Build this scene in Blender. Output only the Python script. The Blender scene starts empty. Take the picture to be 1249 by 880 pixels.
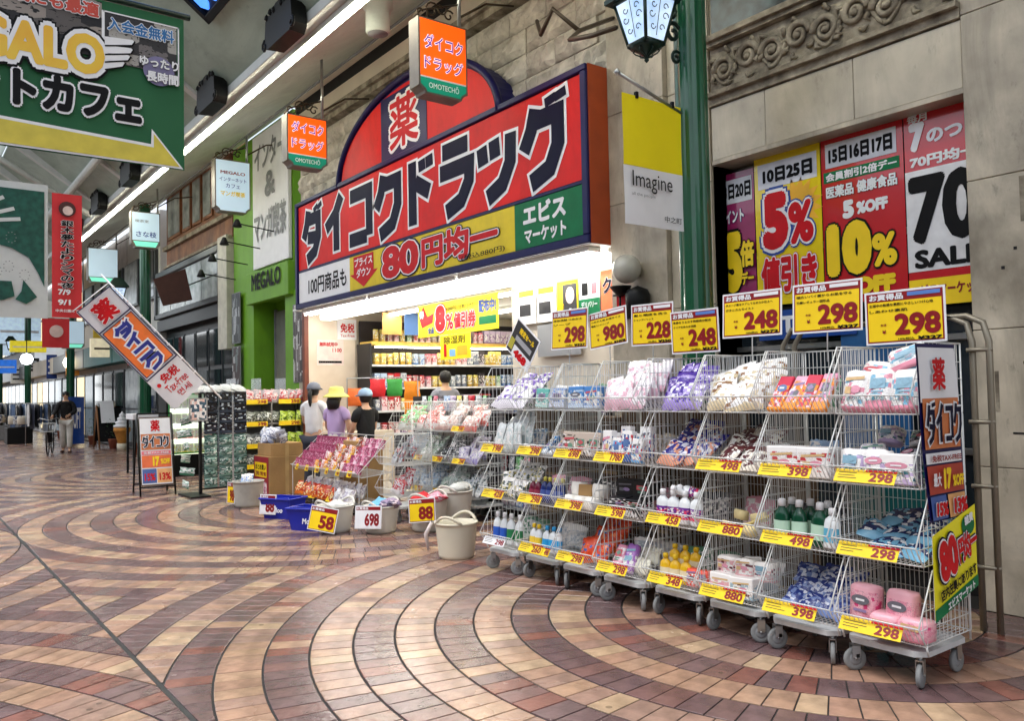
import bpy, bmesh, math, random
from mathutils import Vector, Matrix, Euler
R = random.Random(7)
SC = bpy.context.scene
COL = SC.collection
PI = math.pi
rad = math.radians

# ------------------------------------------------------------------ camera
cam_d = bpy.data.cameras.new('camera')
cam = bpy.data.objects.new('camera', cam_d)
COL.objects.link(cam)
cam_d.sensor_width = 36
cam_d.lens = 1010 / 1249 * 36
cam_d.clip_start = 0.05
cam_d.clip_end = 600
_th, _p, _r = math.atan(760 / 1010), 0.037, 0.02
_f0 = Vector((-math.cos(_th), math.sin(_th), 0)); _u0 = Vector((0, 0, 1)); _r0 = _f0.cross(_u0)
_f = _f0 * math.cos(_p) + _u0 * math.sin(_p)
_u = _u0 * math.cos(_p) - _f0 * math.sin(_p)
_rt = _r0 * math.cos(_r) - _u * math.sin(_r)
_up = _u * math.cos(_r) + _r0 * math.sin(_r)
cam.matrix_world = Matrix(((_rt.x, _up.x, -_f.x, 0), (_rt.y, _up.y, -_f.y, 0), (_rt.z, _up.z, -_f.z, 1.55), (0, 0, 0, 1)))
SC.camera = cam
def in_view(p, m=0.0):
    v = Vector(p) - Vector((0, 0, 1.55)); z = v.dot(_f)
    if z < .2: return None
    x = v.dot(_rt) / z * 1010; y = v.dot(_up) / z * 1010
    return z if abs(x) < 625 + m and abs(y) < 441 + m else None

# ------------------------------------------------------------------ light
w = bpy.data.worlds.new('World'); SC.world = w; w.use_nodes = True
nt = w.node_tree
sky = nt.nodes.new('ShaderNodeTexSky'); sky.sky_type = 'NISHITA'; sky.sun_disc = False
SUN_EL, SUN_AZ = rad(68), rad(192)
sky.sun_elevation = SUN_EL; sky.sun_rotation = SUN_AZ
sky.air_density = 1.0; sky.dust_density = 1.5; sky.ozone_density = 1.0
hsv = nt.nodes.new('ShaderNodeHueSaturation'); hsv.inputs['Saturation'].default_value = 0.4
nt.links.new(sky.outputs[0], hsv.inputs['Color'])
nt.links.new(hsv.outputs[0], nt.nodes['Background'].inputs[0])
nt.nodes['Background'].inputs[1].default_value = 0.14
sl = bpy.data.lights.new('sun', 'SUN'); sl.energy = 1.5; sl.angle = rad(40); sl.color = (1, .99, .975)
so = bpy.data.objects.new('sun', sl); COL.objects.link(so)
_sd = Vector((math.sin(SUN_AZ) * math.cos(SUN_EL), math.cos(SUN_AZ) * math.cos(SUN_EL), math.sin(SUN_EL)))
so.rotation_euler = _sd.to_track_quat('Z', 'Y').to_euler()
SC.view_settings.view_transform = 'Standard'; SC.view_settings.look = 'None'
SC.view_settings.exposure = 1.12; SC.view_settings.gamma = 1
SC.render.film_transparent = False
try:
    SC.cycles.max_bounces = 6; SC.cycles.diffuse_bounces = 3; SC.cycles.glossy_bounces = 3
    SC.cycles.transparent_max_bounces = 12
    SC.cycles.sample_clamp_indirect = 6
except Exception: pass

# ------------------------------------------------------------------ materials
MATS = {}
def lin(c):
    c = c / 255
    return c / 12.92 if c <= .04045 else ((c + .055) / 1.055) ** 2.4
def rgb(c): return (lin(c[0]), lin(c[1]), lin(c[2]), 1)
def mat(name, c, rough=.5, metal=0, var=.12, scale=6, bump=0, bscale=60, emit=0, alpha=1, spec=.5, coat=0, c2=None, detail=4):
    if name in MATS: return MATS[name]
    m = bpy.data.materials.new(name); m.use_nodes = True
    n = m.node_tree; P = n.nodes['Principled BSDF']
    P.inputs['Roughness'].default_value = rough; P.inputs['Metallic'].default_value = metal
    P.inputs['Specular IOR Level'].default_value = spec; P.inputs['Coat Weight'].default_value = coat
    tc = n.nodes.new('ShaderNodeTexCoord')
    nz = n.nodes.new('ShaderNodeTexNoise'); nz.inputs['Scale'].default_value = scale; nz.inputs['Detail'].default_value = detail
    n.links.new(tc.outputs['Object'], nz.inputs['Vector'])
    rp = n.nodes.new('ShaderNodeValToRGB')
    a = rgb(c)
    if c2 is None:
        lo = [x * (1 - var) for x in a[:3]] + [1]; hi = [min(1, x * (1 + var)) for x in a[:3]] + [1]
    else: lo = a; hi = rgb(c2)
    rp.color_ramp.elements[0].position = .32; rp.color_ramp.elements[1].position = .68
    rp.color_ramp.elements[0].color = lo; rp.color_ramp.elements[1].color = hi
    n.links.new(nz.outputs[0], rp.inputs[0]); n.links.new(rp.outputs[0], P.inputs['Base Color'])
    if emit:
        n.links.new(rp.outputs[0], P.inputs['Emission Color']); P.inputs['Emission Strength'].default_value = emit
    if bump:
        b = n.nodes.new('ShaderNodeBump'); b.inputs['Strength'].default_value = bump; b.inputs['Distance'].default_value = .02
        n2 = n.nodes.new('ShaderNodeTexNoise'); n2.inputs['Scale'].default_value = bscale; n2.inputs['Detail'].default_value = 6
        n.links.new(tc.outputs['Object'], n2.inputs['Vector']); n.links.new(n2.outputs[0], b.inputs['Height'])
        n.links.new(b.outputs[0], P.inputs['Normal'])
    if alpha < 1: P.inputs['Alpha'].default_value = alpha
    MATS[name] = m
    return m
def pack(c1, c2, c3=(245, 245, 245), rough=.3, bump=0, sc=5.0, bias=(.45, .7)):
    """printed packaging: three inks laid out in irregular blocks, shifted from item to item"""
    key = 'pack%s%s%s%s%s' % (c1, c2, c3, rough, bump)
    if key in MATS: return MATS[key]
    m = bpy.data.materials.new('printed_packaging'); m.use_nodes = True
    n = m.node_tree; P = n.nodes['Principled BSDF']; P.inputs['Roughness'].default_value = rough
    tc = n.nodes.new('ShaderNodeTexCoord'); oi = n.nodes.new('ShaderNodeObjectInfo')
    mul = n.nodes.new('ShaderNodeVectorMath'); mul.operation = 'MULTIPLY_ADD'
    cmb = n.nodes.new('ShaderNodeCombineXYZ')
    mm = n.nodes.new('ShaderNodeMath'); mm.operation = 'MULTIPLY'; mm.inputs[1].default_value = 37
    n.links.new(oi.outputs['Random'], mm.inputs[0])
    for k in range(3): n.links.new(mm.outputs[0], cmb.inputs[k])
    mul.inputs[1].default_value = (sc * 1.2, sc * 1.2, sc * 1.9)
    n.links.new(tc.outputs['Generated'], mul.inputs[0]); n.links.new(cmb.outputs[0], mul.inputs[2])
    vo = n.nodes.new('ShaderNodeTexVoronoi'); vo.distance = 'CHEBYCHEV'; vo.inputs['Scale'].default_value = 1.0; vo.inputs['Randomness'].default_value = .55
    n.links.new(mul.outputs[0], vo.inputs['Vector'])
    sep = n.nodes.new('ShaderNodeSeparateColor'); n.links.new(vo.outputs['Color'], sep.inputs[0])
    rp = n.nodes.new('ShaderNodeValToRGB'); rp.color_ramp.interpolation = 'CONSTANT'
    e = rp.color_ramp.elements; e[0].position = 0; e[0].color = rgb(c1); e[1].position = bias[0]; e[1].color = rgb(c2)
    e3 = e.new(bias[1]); e3.color = rgb(c3)
    n.links.new(sep.outputs[0], rp.inputs[0])
    # small print: fine wavy rows
    wv = n.nodes.new('ShaderNodeTexNoise'); wv.inputs['Scale'].default_value = 5
    sv = n.nodes.new('ShaderNodeVectorMath'); sv.operation = 'MULTIPLY'; sv.inputs[1].default_value = (1, 1, 3)
    n.links.new(mul.outputs[0], sv.inputs[0]); n.links.new(sv.outputs[0], wv.inputs['Vector'])
    gt = n.nodes.new('ShaderNodeMath'); gt.operation = 'GREATER_THAN'; gt.inputs[1].default_value = .62
    n.links.new(wv.outputs[0], gt.inputs[0])
    mx = n.nodes.new('ShaderNodeMix'); mx.data_type = 'RGBA'; mx.inputs['B'].default_value = rgb(tuple(int(a * .45) for a in c1))
    n.links.new(gt.outputs[0], mx.inputs['Factor']); n.links.new(rp.outputs[0], mx.inputs['A'])
    # plain colour bands at the foot and the head of the pack
    sx_ = n.nodes.new('ShaderNodeSeparateXYZ'); n.links.new(tc.outputs['Generated'], sx_.inputs[0])
    jz = n.nodes.new('ShaderNodeMath'); jz.operation = 'MULTIPLY_ADD'; jz.inputs[1].default_value = .25; n.links.new(oi.outputs['Random'], jz.inputs[0]); n.links.new(sx_.outputs[2], jz.inputs[2])
    prev = mx.outputs['Result']
    for th_, op_, cc in ((.30, 'LESS_THAN', c2), (.93, 'GREATER_THAN', c1)):
        g_ = n.nodes.new('ShaderNodeMath'); g_.operation = op_; g_.inputs[1].default_value = th_; n.links.new(jz.outputs[0], g_.inputs[0])
        m_ = n.nodes.new('ShaderNodeMix'); m_.data_type = 'RGBA'; m_.inputs['B'].default_value = rgb(cc); n.links.new(g_.outputs[0], m_.inputs['Factor']); n.links.new(prev, m_.inputs['A']); prev = m_.outputs['Result']
    n.links.new(prev, P.inputs['Base Color'])
    if bump:
        b = n.nodes.new('ShaderNodeBump'); b.inputs['Strength'].default_value = bump; b.inputs['Distance'].default_value = .01
        n2 = n.nodes.new('ShaderNodeTexNoise'); n2.inputs['Scale'].default_value = 45; n2.inputs['Detail'].default_value = 3
        n.links.new(tc.outputs['Object'], n2.inputs['Vector']); n.links.new(n2.outputs[0], b.inputs['Height'])
        n.links.new(b.outputs[0], P.inputs['Normal'])
    MATS[key] = m
    return m
M = {}
def weather(m, lo=.7, hi=1.08, sc=(1.2, 1.2, .5), fine=9):
    """dirt, run marks and blotches multiplied over a surface's own colour"""
    n = m.node_tree; P = n.nodes['Principled BSDF']; src = P.inputs['Base Color'].links[0].from_socket
    g = n.nodes.new('ShaderNodeNewGeometry'); mp = n.nodes.new('ShaderNodeVectorMath'); mp.operation = 'MULTIPLY'; mp.inputs[1].default_value = sc; n.links.new(g.outputs['Position'], mp.inputs[0])
    a = n.nodes.new('ShaderNodeTexNoise'); a.inputs['Scale'].default_value = 1.6; a.inputs['Detail'].default_value = 14; a.inputs['Roughness'].default_value = .68; a.inputs['Distortion'].default_value = .8; n.links.new(mp.outputs[0], a.inputs['Vector'])
    b = n.nodes.new('ShaderNodeTexNoise'); b.inputs['Scale'].default_value = fine; b.inputs['Detail'].default_value = 10; b.inputs['Roughness'].default_value = .75; n.links.new(mp.outputs[0], b.inputs['Vector'])
    r1 = n.nodes.new('ShaderNodeMapRange'); r1.inputs['From Min'].default_value = .36; r1.inputs['From Max'].default_value = .6; r1.inputs['To Min'].default_value = lo; r1.inputs['To Max'].default_value = hi; n.links.new(a.outputs[0], r1.inputs[0])
    r2 = n.nodes.new('ShaderNodeMapRange'); r2.inputs['From Min'].default_value = .30; r2.inputs['From Max'].default_value = .42; r2.inputs['To Min'].default_value = lo * .9; r2.inputs['To Max'].default_value = 1; n.links.new(b.outputs[0], r2.inputs[0])
    mu = n.nodes.new('ShaderNodeMath'); mu.operation = 'MULTIPLY'; n.links.new(r1.outputs[0], mu.inputs[0]); n.links.new(r2.outputs[0], mu.inputs[1])
    v = n.nodes.new('ShaderNodeVectorMath'); v.operation = 'SCALE'; n.links.new(src, v.inputs[0]); n.links.new(mu.outputs[0], v.inputs['Scale']); n.links.new(v.outputs[0], P.inputs['Base Color'])
    return m
def glow(name, c, e): return mat(name, c, .5, 0, .02, 3, emit=e)
INK = mat('black_ink', (12, 12, 15), .6, spec=.2); NAVY = mat('navy_ink', (10, 12, 44), .55, spec=.15); WHITE = mat('white_print', (238, 238, 240), .4, var=.03)
REDI = mat('red_ink', (200, 10, 24), .5, spec=.25); MAROON = mat('maroon_ink', (140, 14, 22), .45); YEL = mat('yellow_card', (250, 212, 12), .5, var=.05)
GRN = mat('green_print', (6, 112, 66), .5, spec=.25); BLU = mat('blue_ink', (24, 66, 150), .4); ORG = mat('orange_print', (240, 118, 40), .45)
STEEL = mat('steel', (170, 172, 172), .3, .9); WIRE = mat('white_coated_wire', (222, 224, 222), .35, .1, var=.05)
BLACKM = mat('black_metal', (11, 12, 12), .5, .1, spec=.3); GREY = mat('grey_plastic', (128, 130, 132), .5); DARK = mat('dark_interior', (24, 22, 22), .8)
PLAST = mat('white_plastic', (225, 222, 210), .4, var=.05)
CLEARP = mat('clear_plastic_film', (225, 232, 235), .12, 0, .05, 9, bump=.6, bscale=25, alpha=.35)
CARD = mat('brown_cardboard', (168, 132, 84), .85, var=.12, scale=3, bump=.15, bscale=30)
SKIN = mat('skin', (205, 160, 130), .5); HAIR = mat('black_hair', (16, 13, 13), .45, bump=.5, bscale=90)

# ------------------------------------------------------------------ mesh builder
class MB:
    def __init__(s): s.v = []; s.f = []; s.mi = []; s.sm = []; s.mats = []; s.X = Matrix.Identity(4)
    def mid(s, m):
        if m is None: return 0
        if m not in s.mats: s.mats.append(m)
        return s.mats.index(m)
    def add(s, vs, fs, m=None, smooth=False):
        b = len(s.v); k = s.mid(m)
        s.v += [s.X @ Vector(p) for p in vs]
        for f in fs: s.f.append(tuple(b + i for i in f)); s.mi.append(k); s.sm.append(smooth)
        return s
    def box(s, x0, y0, z0, x1, y1, z1, m=None, b=0):
        if x0 > x1: x0, x1 = x1, x0
        if y0 > y1: y0, y1 = y1, y0
        if z0 > z1: z0, z1 = z1, z0
        if b <= 0:
            vs = [(x, y, z) for z in (z0, z1) for y in (y0, y1) for x in (x0, x1)]
            return s.add(vs, [(0, 2, 3, 1), (4, 5, 7, 6), (0, 1, 5, 4), (2, 6, 7, 3), (0, 4, 6, 2), (1, 3, 7, 5)], m)
        b = min(b, (x1 - x0) * .45, (y1 - y0) * .45, (z1 - z0) * .45)
        xs, ys, zs = (x0, x1), (y0, y1), (z0, z1)
        vs = []; idx = {}
        for i in (0, 1):
            for j in (0, 1):
                for k in (0, 1):
                    X, Y, Z = xs[i], ys[j], zs[k]; dx, dy, dz = b * (1 - 2 * i), b * (1 - 2 * j), b * (1 - 2 * k)
                    for a, p in enumerate(((X, Y + dy, Z + dz), (X + dx, Y, Z + dz), (X + dx, Y + dy, Z))):
                        idx[(i, j, k, a)] = len(vs); vs.append(p)
        F = []
        def q(*ks):
            F.append(tuple(idx[k] for k in ks))
        for i in (0, 1): q((i, 0, 0, 0), (i, 1, 0, 0), (i, 1, 1, 0), (i, 0, 1, 0))
        for j in (0, 1): q((0, j, 0, 1), (1, j, 0, 1), (1, j, 1, 1), (0, j, 1, 1))
        for k in (0, 1): q((0, 0, k, 2), (1, 0, k, 2), (1, 1, k, 2), (0, 1, k, 2))
        for i in (0, 1):
            for j in (0, 1): q((i, j, 0, 0), (i, j, 0, 1), (i, j, 1, 1), (i, j, 1, 0))
        for i in (0, 1):
            for k in (0, 1): q((i, 0, k, 0), (i, 0, k, 2), (i, 1, k, 2), (i, 1, k, 0))
        for j in (0, 1):
            for k in (0, 1): q((0, j, k, 1), (0, j, k, 2), (1, j, k, 2), (1, j, k, 1))
        for i in (0, 1):
            for j in (0, 1):
                for k in (0, 1): q((i, j, k, 0), (i, j, k, 1), (i, j, k, 2))
        # orient outward
        c = Vector(((x0 + x1) / 2, (y0 + y1) / 2, (z0 + z1) / 2)); out = []
        for f in F:
            p = [Vector(vs[i]) for i in f]; n = (p[1] - p[0]).cross(p[2] - p[0]); mid = sum(p, Vector()) / len(p)
            out.append(f if n.dot(mid - c) > 0 else tuple(reversed(f)))
        return s.add(vs, out, m)
    def tube(s, pts, r, n=6, m=None, smooth=True, cap=True):
        pts = [Vector(p) for p in pts]; rs = r if isinstance(r, (list, tuple)) else [r] * len(pts)
        vs = []; fs = []; ref = None
        for i, p in enumerate(pts):
            if i == 0: t = pts[1] - p
            elif i == len(pts) - 1: t = p - pts[-2]
            else: t = (pts[i + 1] - p).normalized() + (p - pts[i - 1]).normalized()
            if t.length < 1e-9: t = Vector((0, 0, 1))
            t.normalize()
            if ref is None: ref = Vector((0, 0, 1)) if abs(t.z) < .9 else Vector((1, 0, 0))
            a = t.cross(ref)
            if a.length < 1e-6: a = t.orthogonal()
            a.normalize(); b = a.cross(t).normalized(); ref = b
            for k in range(n):
                an = 2 * PI * k / n + PI / n
                vs.append(p + a * math.cos(an) * rs[i] + b * math.sin(an) * rs[i])
        for i in range(len(pts) - 1):
            for k in range(n):
                k2 = (k + 1) % n; fs.append((i * n + k, i * n + k2, (i + 1) * n + k2, (i + 1) * n + k))
        if cap: fs.append(tuple(range(n))[::-1]); fs.append(tuple((len(pts) - 1) * n + k for k in range(n)))
        return s.add(vs, [f[::-1] for f in fs], m, smooth)
    def lathe(s, prof, n=16, c=(0, 0, 0), m=None, smooth=True, sx=1, sy=1, cap=True):
        vs = []; fs = []
        for (r, z) in prof:
            for k in range(n):
                a = 2 * PI * k / n; vs.append((c[0] + r * math.cos(a) * sx, c[1] + r * math.sin(a) * sy, c[2] + z))
        for i in range(len(prof) - 1):
            for k in range(n):
                k2 = (k + 1) % n; fs.append((i * n + k, i * n + k2, (i + 1) * n + k2, (i + 1) * n + k))
        if cap: fs.append(tuple(range(n))[::-1]); fs.append(tuple((len(prof) - 1) * n + k for k in range(n)))
        return s.add(vs, fs, m, smooth)
    def poly(s, pts, z=0, m=None):
        a = sum(pts[i][0] * pts[(i + 1) % len(pts)][1] - pts[(i + 1) % len(pts)][0] * pts[i][1] for i in range(len(pts)))
        if a < 0: pts = pts[::-1]
        return s.add([(p[0], p[1], z) for p in pts], [tuple(range(len(pts)))], m)
    def prism(s, pts, z0, z1, m=None):
        a = sum(pts[i][0] * pts[(i + 1) % len(pts)][1] - pts[(i + 1) % len(pts)][0] * pts[i][1] for i in range(len(pts)))
        if a < 0: pts = pts[::-1]
        n = len(pts)
        vs = [(p[0], p[1], z0) for p in pts] + [(p[0], p[1], z1) for p in pts]
        fs = [tuple(range(n))[::-1], tuple(range(n, 2 * n))] + [(i, (i + 1) % n, n + (i + 1) % n, n + i) for i in range(n)]
        return s.add(vs, fs, m)
    def stroke(s, pts, t, z=0, m=None, ext=0):
        """a flat mitred brush stroke of width t"""
        P = [Vector(p) for p in pts]
        if ext:
            P[0] = P[0] + (P[0] - P[1]).normalized() * ext; P[-1] = P[-1] + (P[-1] - P[-2]).normalized() * ext
        L = []; Q = []
        for i, p in enumerate(P):
            d0 = (p - P[i - 1]).normalized() if i else None; d1 = (P[i + 1] - p).normalized() if i < len(P) - 1 else None
            n0 = Vector((-d0.y, d0.x)) if d0 else None; n1 = Vector((-d1.y, d1.x)) if d1 else None
            if n0 is None: o = n1 * t / 2
            elif n1 is None: o = n0 * t / 2
            else:
                b = (n0 + n1); b.normalize(); o = b * (t / 2 / max(.45, b.dot(n0)))
            L.append(p + o); Q.append(p - o)
        vs = [(q.x, q.y, z) for q in L] + [(q.x, q.y, z) for q in Q]; k = len(P)
        return s.add(vs, [(i, k + i, k + i + 1, i + 1) for i in range(k - 1)], m)
    def mesh(s, name):
        me = bpy.data.meshes.new(name); me.from_pydata([tuple(v) for v in s.v], [], s.f)
        for m in s.mats: me.materials.append(m)
        if s.f:
            me.polygons.foreach_set('material_index', s.mi); me.polygons.foreach_set('use_smooth', s.sm)
        me.update(); return me
    def build(s, name, parent=None, loc=None, rot=None, m=None):
        me = s.mesh(name)
        if m is not None and not s.mats: me.materials.append(m)
        return link(name, me, parent, loc, rot)
def link(name, me, parent=None, loc=None, rot=None, scale=None):
    o = bpy.data.objects.new(name, me); COL.objects.link(o)
    if parent is not None: o.parent = parent
    if loc is not None: o.location = loc
    if rot is not None: o.rotation_euler = rot
    if scale is not None: o.scale = scale
    return o
def tag(o, label, cat, group=None):
    o['label'] = label; o['category'] = cat
    if group: o['group'] = group
    return o
def thing(name, label, cat, loc=(0, 0, 0), rot=(0, 0, 0), group=None):
    return tag(link(name, None, None, loc, rot), label, cat, group)
def struct(o): o['kind'] = 'structure'; return o
def stuff(o): o['kind'] = 'stuff'; return o
FACE = (PI / 2, 0, 0)            # a board facing the street (-Y): local x right, y up, z towards viewer
FACEX = (PI / 2, 0, PI / 2)      # a board across the street, facing +X
def turn(mx, p): return mx @ Vector(p)

# ------------------------------------------------------------------ lettering
GLY = {}
def glyphs(s, res=2):
    if (s, res) in GLY: return GLY[(s, res)]
    c = bpy.data.curves.new('t', 'FONT'); c.body = s; c.size = 1; c.resolution_u = res
    o = bpy.data.objects.new('t', c); COL.objects.link(o)
    me = bpy.data.meshes.new_from_object(o.evaluated_get(bpy.context.evaluated_depsgraph_get()))
    vs = [tuple(v.co) for v in me.vertices]; fs = [tuple(p.vertices) for p in me.polygons]
    bpy.data.objects.remove(o); bpy.data.curves.remove(c); bpy.data.meshes.remove(me)
    GLY[(s, res)] = (vs, fs); return GLY[(s, res)]
TXM = {}
def weather(m, lo=.7, hi=1.08, sc=(1.2, 1.2, .5), fine=9):
    """dirt, run marks and blotches multiplied over a surface's own colour"""
    n = m.node_tree; P = n.nodes['Principled BSDF']; src = P.inputs['Base Color'].links[0].from_socket
    g = n.nodes.new('ShaderNodeNewGeometry'); mp = n.nodes.new('ShaderNodeVectorMath'); mp.operation = 'MULTIPLY'; mp.inputs[1].default_value = sc; n.links.new(g.outputs['Position'], mp.inputs[0])
    a = n.nodes.new('ShaderNodeTexNoise'); a.inputs['Scale'].default_value = 1.6; a.inputs['Detail'].default_value = 14; a.inputs['Roughness'].default_value = .68; a.inputs['Distortion'].default_value = .8; n.links.new(mp.outputs[0], a.inputs['Vector'])
    b = n.nodes.new('ShaderNodeTexNoise'); b.inputs['Scale'].default_value = fine; b.inputs['Detail'].default_value = 10; b.inputs['Roughness'].default_value = .75; n.links.new(mp.outputs[0], b.inputs['Vector'])
    r1 = n.nodes.new('ShaderNodeMapRange'); r1.inputs['From Min'].default_value = .36; r1.inputs['From Max'].default_value = .6; r1.inputs['To Min'].default_value = lo; r1.inputs['To Max'].default_value = hi; n.links.new(a.outputs[0], r1.inputs[0])
    r2 = n.nodes.new('ShaderNodeMapRange'); r2.inputs['From Min'].default_value = .30; r2.inputs['From Max'].default_value = .42; r2.inputs['To Min'].default_value = lo * .9; r2.inputs['To Max'].default_value = 1; n.links.new(b.outputs[0], r2.inputs[0])
    mu = n.nodes.new('ShaderNodeMath'); mu.operation = 'MULTIPLY'; n.links.new(r1.outputs[0], mu.inputs[0]); n.links.new(r2.outputs[0], mu.inputs[1])
    v = n.nodes.new('ShaderNodeVectorMath'); v.operation = 'SCALE'; n.links.new(src, v.inputs[0]); n.links.new(mu.outputs[0], v.inputs['Scale']); n.links.new(v.outputs[0], P.inputs['Base Color'])
    return m
def text(parent, s, x0, y0, x1, y1, m, z=.004, bold=.02, outline=None, om=None, slant=0, name='lettering', rot=0, res=3, out2=None, om2=None):
    """flat lettering filling the given box; bold/outline in glyph heights"""
    vs, fs = glyphs(s, res)
    if not vs: return None
    ax = min(v[0] for v in vs); bx = max(v[0] for v in vs); ay = min(v[1] for v in vs); by = max(v[1] for v in vs)
    W, H = bx - ax, max(by - ay, .05)
    sx = (x1 - x0) / (W + 2 * bold); sy = (y1 - y0) / (H + 2 * bold)
    cx, cy = (ax + bx) / 2, (ay + by) / 2
    def layer(r, mm, zz, nm, par, loc):
        b = MB(); dz = .00007
        offs = [(0, 0)]
        if r > 0:
            rings = [r] if r < .06 else [r * .5, r]
            for rr in rings:
                k = 8 if rr < .04 else 12
                offs += [(rr * math.cos(2 * PI * i / k + .39), rr * math.sin(2 * PI * i / k + .39)) for i in range(k)]
        for i, (ox, oy) in enumerate(offs):
            b.add([((v[0] - cx + ox) * sx + slant * (v[1] - cy) * sy, (v[1] - cy + oy) * sy, i * dz) for v in vs], fs, mm)
        return b.build(nm, par, loc, (0, 0, rot))
    X, Y = (x0 + x1) / 2, (y0 + y1) / 2
    zt = z
    if out2: layer(bold + outline + out2, om2, 0, name + '_edge', parent, (X, Y, zt)); zt += .0032
    if outline: layer(bold + outline, om, 0, name + '_outline', parent, (X, Y, zt)); zt += .0032
    return layer(bold, m, 0, name, parent, (X, Y, zt))
def rect(parent, name, x0, y0, x1, y1, z, m, th=0, b=0):
    k = MB()
    if th: k.box(x0, y0, z - th, x1, y1, z, m, b)
    else: k.poly([(x0, y0), (x1, y0), (x1, y1), (x0, y1)], z, m)
    return k.build(name, parent)
def wires(b, segs, r, m=None):
    for p, q in segs: b.tube([p, q], r, 4, m, False, False)
# ================================================================== GROUND
MORT = mat('dark_joint_mortar', (36, 33, 32), .8, bump=.2)
GR_FAR = mat('far_paving', (118, 98, 90), .28, var=.2, scale=1.5)
k = MB(); k.add([(-45, -30, -.006), (20, -30, -.006), (20, 14, -.006), (-45, 14, -.006)], [(0, 1, 2, 3)], MORT)
pavement = struct(k.build('pavement'))
k = MB(); k.add([(-400, -120, -.012), (60, -120, -.012), (60, 160, -.012), (-400, 160, -.012)], [(0, 1, 2, 3)], GR_FAR)
struct(k.build('ground'))
k = MB(); k.add([(-130, -14, -.001), (-45, -14, -.001), (-45, 5.9, -.001), (-130, 5.9, -.001)], [(0, 1, 2, 3)], GR_FAR)
struct(k.build('far_pavement'))
def tile_mat(i, c):
    m = mat('paving_tile_%d' % i, c, .3, var=.26, scale=7, bump=.16, bscale=25, detail=10)
    P = m.node_tree.nodes['Principled BSDF']; n = m.node_tree
    tc = [q for q in n.nodes if q.type == 'TEX_COORD'][0]
    nz = n.nodes.new('ShaderNodeTexNoise'); nz.inputs['Scale'].default_value = 1.3; nz.inputs['Detail'].default_value = 5
    mr = n.nodes.new('ShaderNodeMapRange'); mr.inputs['From Min'].default_value = .3; mr.inputs['From Max'].default_value = .7
    mr.inputs['To Min'].default_value = .13; mr.inputs['To Max'].default_value = .33
    geo = n.nodes.new('ShaderNodeNewGeometry')
    n.links.new(geo.outputs['Position'], nz.inputs['Vector']); n.links.new(nz.outputs[0], mr.inputs[0]); n.links.new(mr.outputs[0], P.inputs['Roughness'])
    # trodden-in dirt and stains
    st_ = n.nodes.new('ShaderNodeTexNoise'); st_.inputs['Scale'].default_value = 2.6; st_.inputs['Detail'].default_value = 12; st_.inputs['Roughness'].default_value = .7; n.links.new(geo.outputs['Position'], st_.inputs['Vector'])
    ms = n.nodes.new('ShaderNodeMapRange'); ms.inputs['From Min'].default_value = .35; ms.inputs['From Max'].default_value = .62; ms.inputs['To Min'].default_value = .74; ms.inputs['To Max'].default_value = 1.1; n.links.new(st_.outputs[0], ms.inputs[0])
    vx = n.nodes.new('ShaderNodeTexVoronoi'); vx.inputs['Scale'].default_value = 3.1; n.links.new(geo.outputs['Position'], vx.inputs['Vector'])
    sp = n.nodes.new('ShaderNodeMath'); sp.operation = 'LESS_THAN'; sp.inputs[1].default_value = .055; n.links.new(vx.outputs['Distance'], sp.inputs[0])
    sp2 = n.nodes.new('ShaderNodeMapRange'); sp2.inputs['To Min'].default_value = 1; sp2.inputs['To Max'].default_value = .55; n.links.new(sp.outputs[0], sp2.inputs[0])
    mu = n.nodes.new('ShaderNodeMath'); mu.operation = 'MULTIPLY'; n.links.new(ms.outputs[0], mu.inputs[0]); n.links.new(sp2.outputs[0], mu.inputs[1])
    src = P.inputs['Base Color'].links[0].from_socket
    vm = n.nodes.new('ShaderNodeVectorMath'); vm.operation = 'SCALE'; n.links.new(src, vm.inputs[0]); n.links.new(mu.outputs[0], vm.inputs['Scale']); n.links.new(vm.outputs[0], P.inputs['Base Color'])
    return m
TAN = [tile_mat(i, c) for i, c in enumerate([(158, 126, 106), (166, 134, 110), (146, 118, 104), (174, 148, 120), (150, 120, 106), (158, 124, 104)])]
DRK = [tile_mat(10 + i, c) for i, c in enumerate([(108, 84, 82), (102, 80, 80), (114, 84, 80), (98, 76, 77), (106, 84, 84), (124, 80, 70), (104, 82, 82)])]
def clip(poly, a, b, c):          # keep a*x+b*y<=c
    out = []
    for i in range(len(poly)):
        p, q = poly[i], poly[(i + 1) % len(poly)]
        dp, dq = a * p[0] + b * p[1] - c, a * q[0] + b * q[1] - c
        if dp <= 0: out.append(p)
        if (dp < 0 < dq) or (dq < 0 < dp):
            t = dp / (dp - dq); out.append((p[0] + (q[0] - p[0]) * t, p[1] + (q[1] - p[1]) * t))
    return out
tiles = []
RS = .2575
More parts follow.
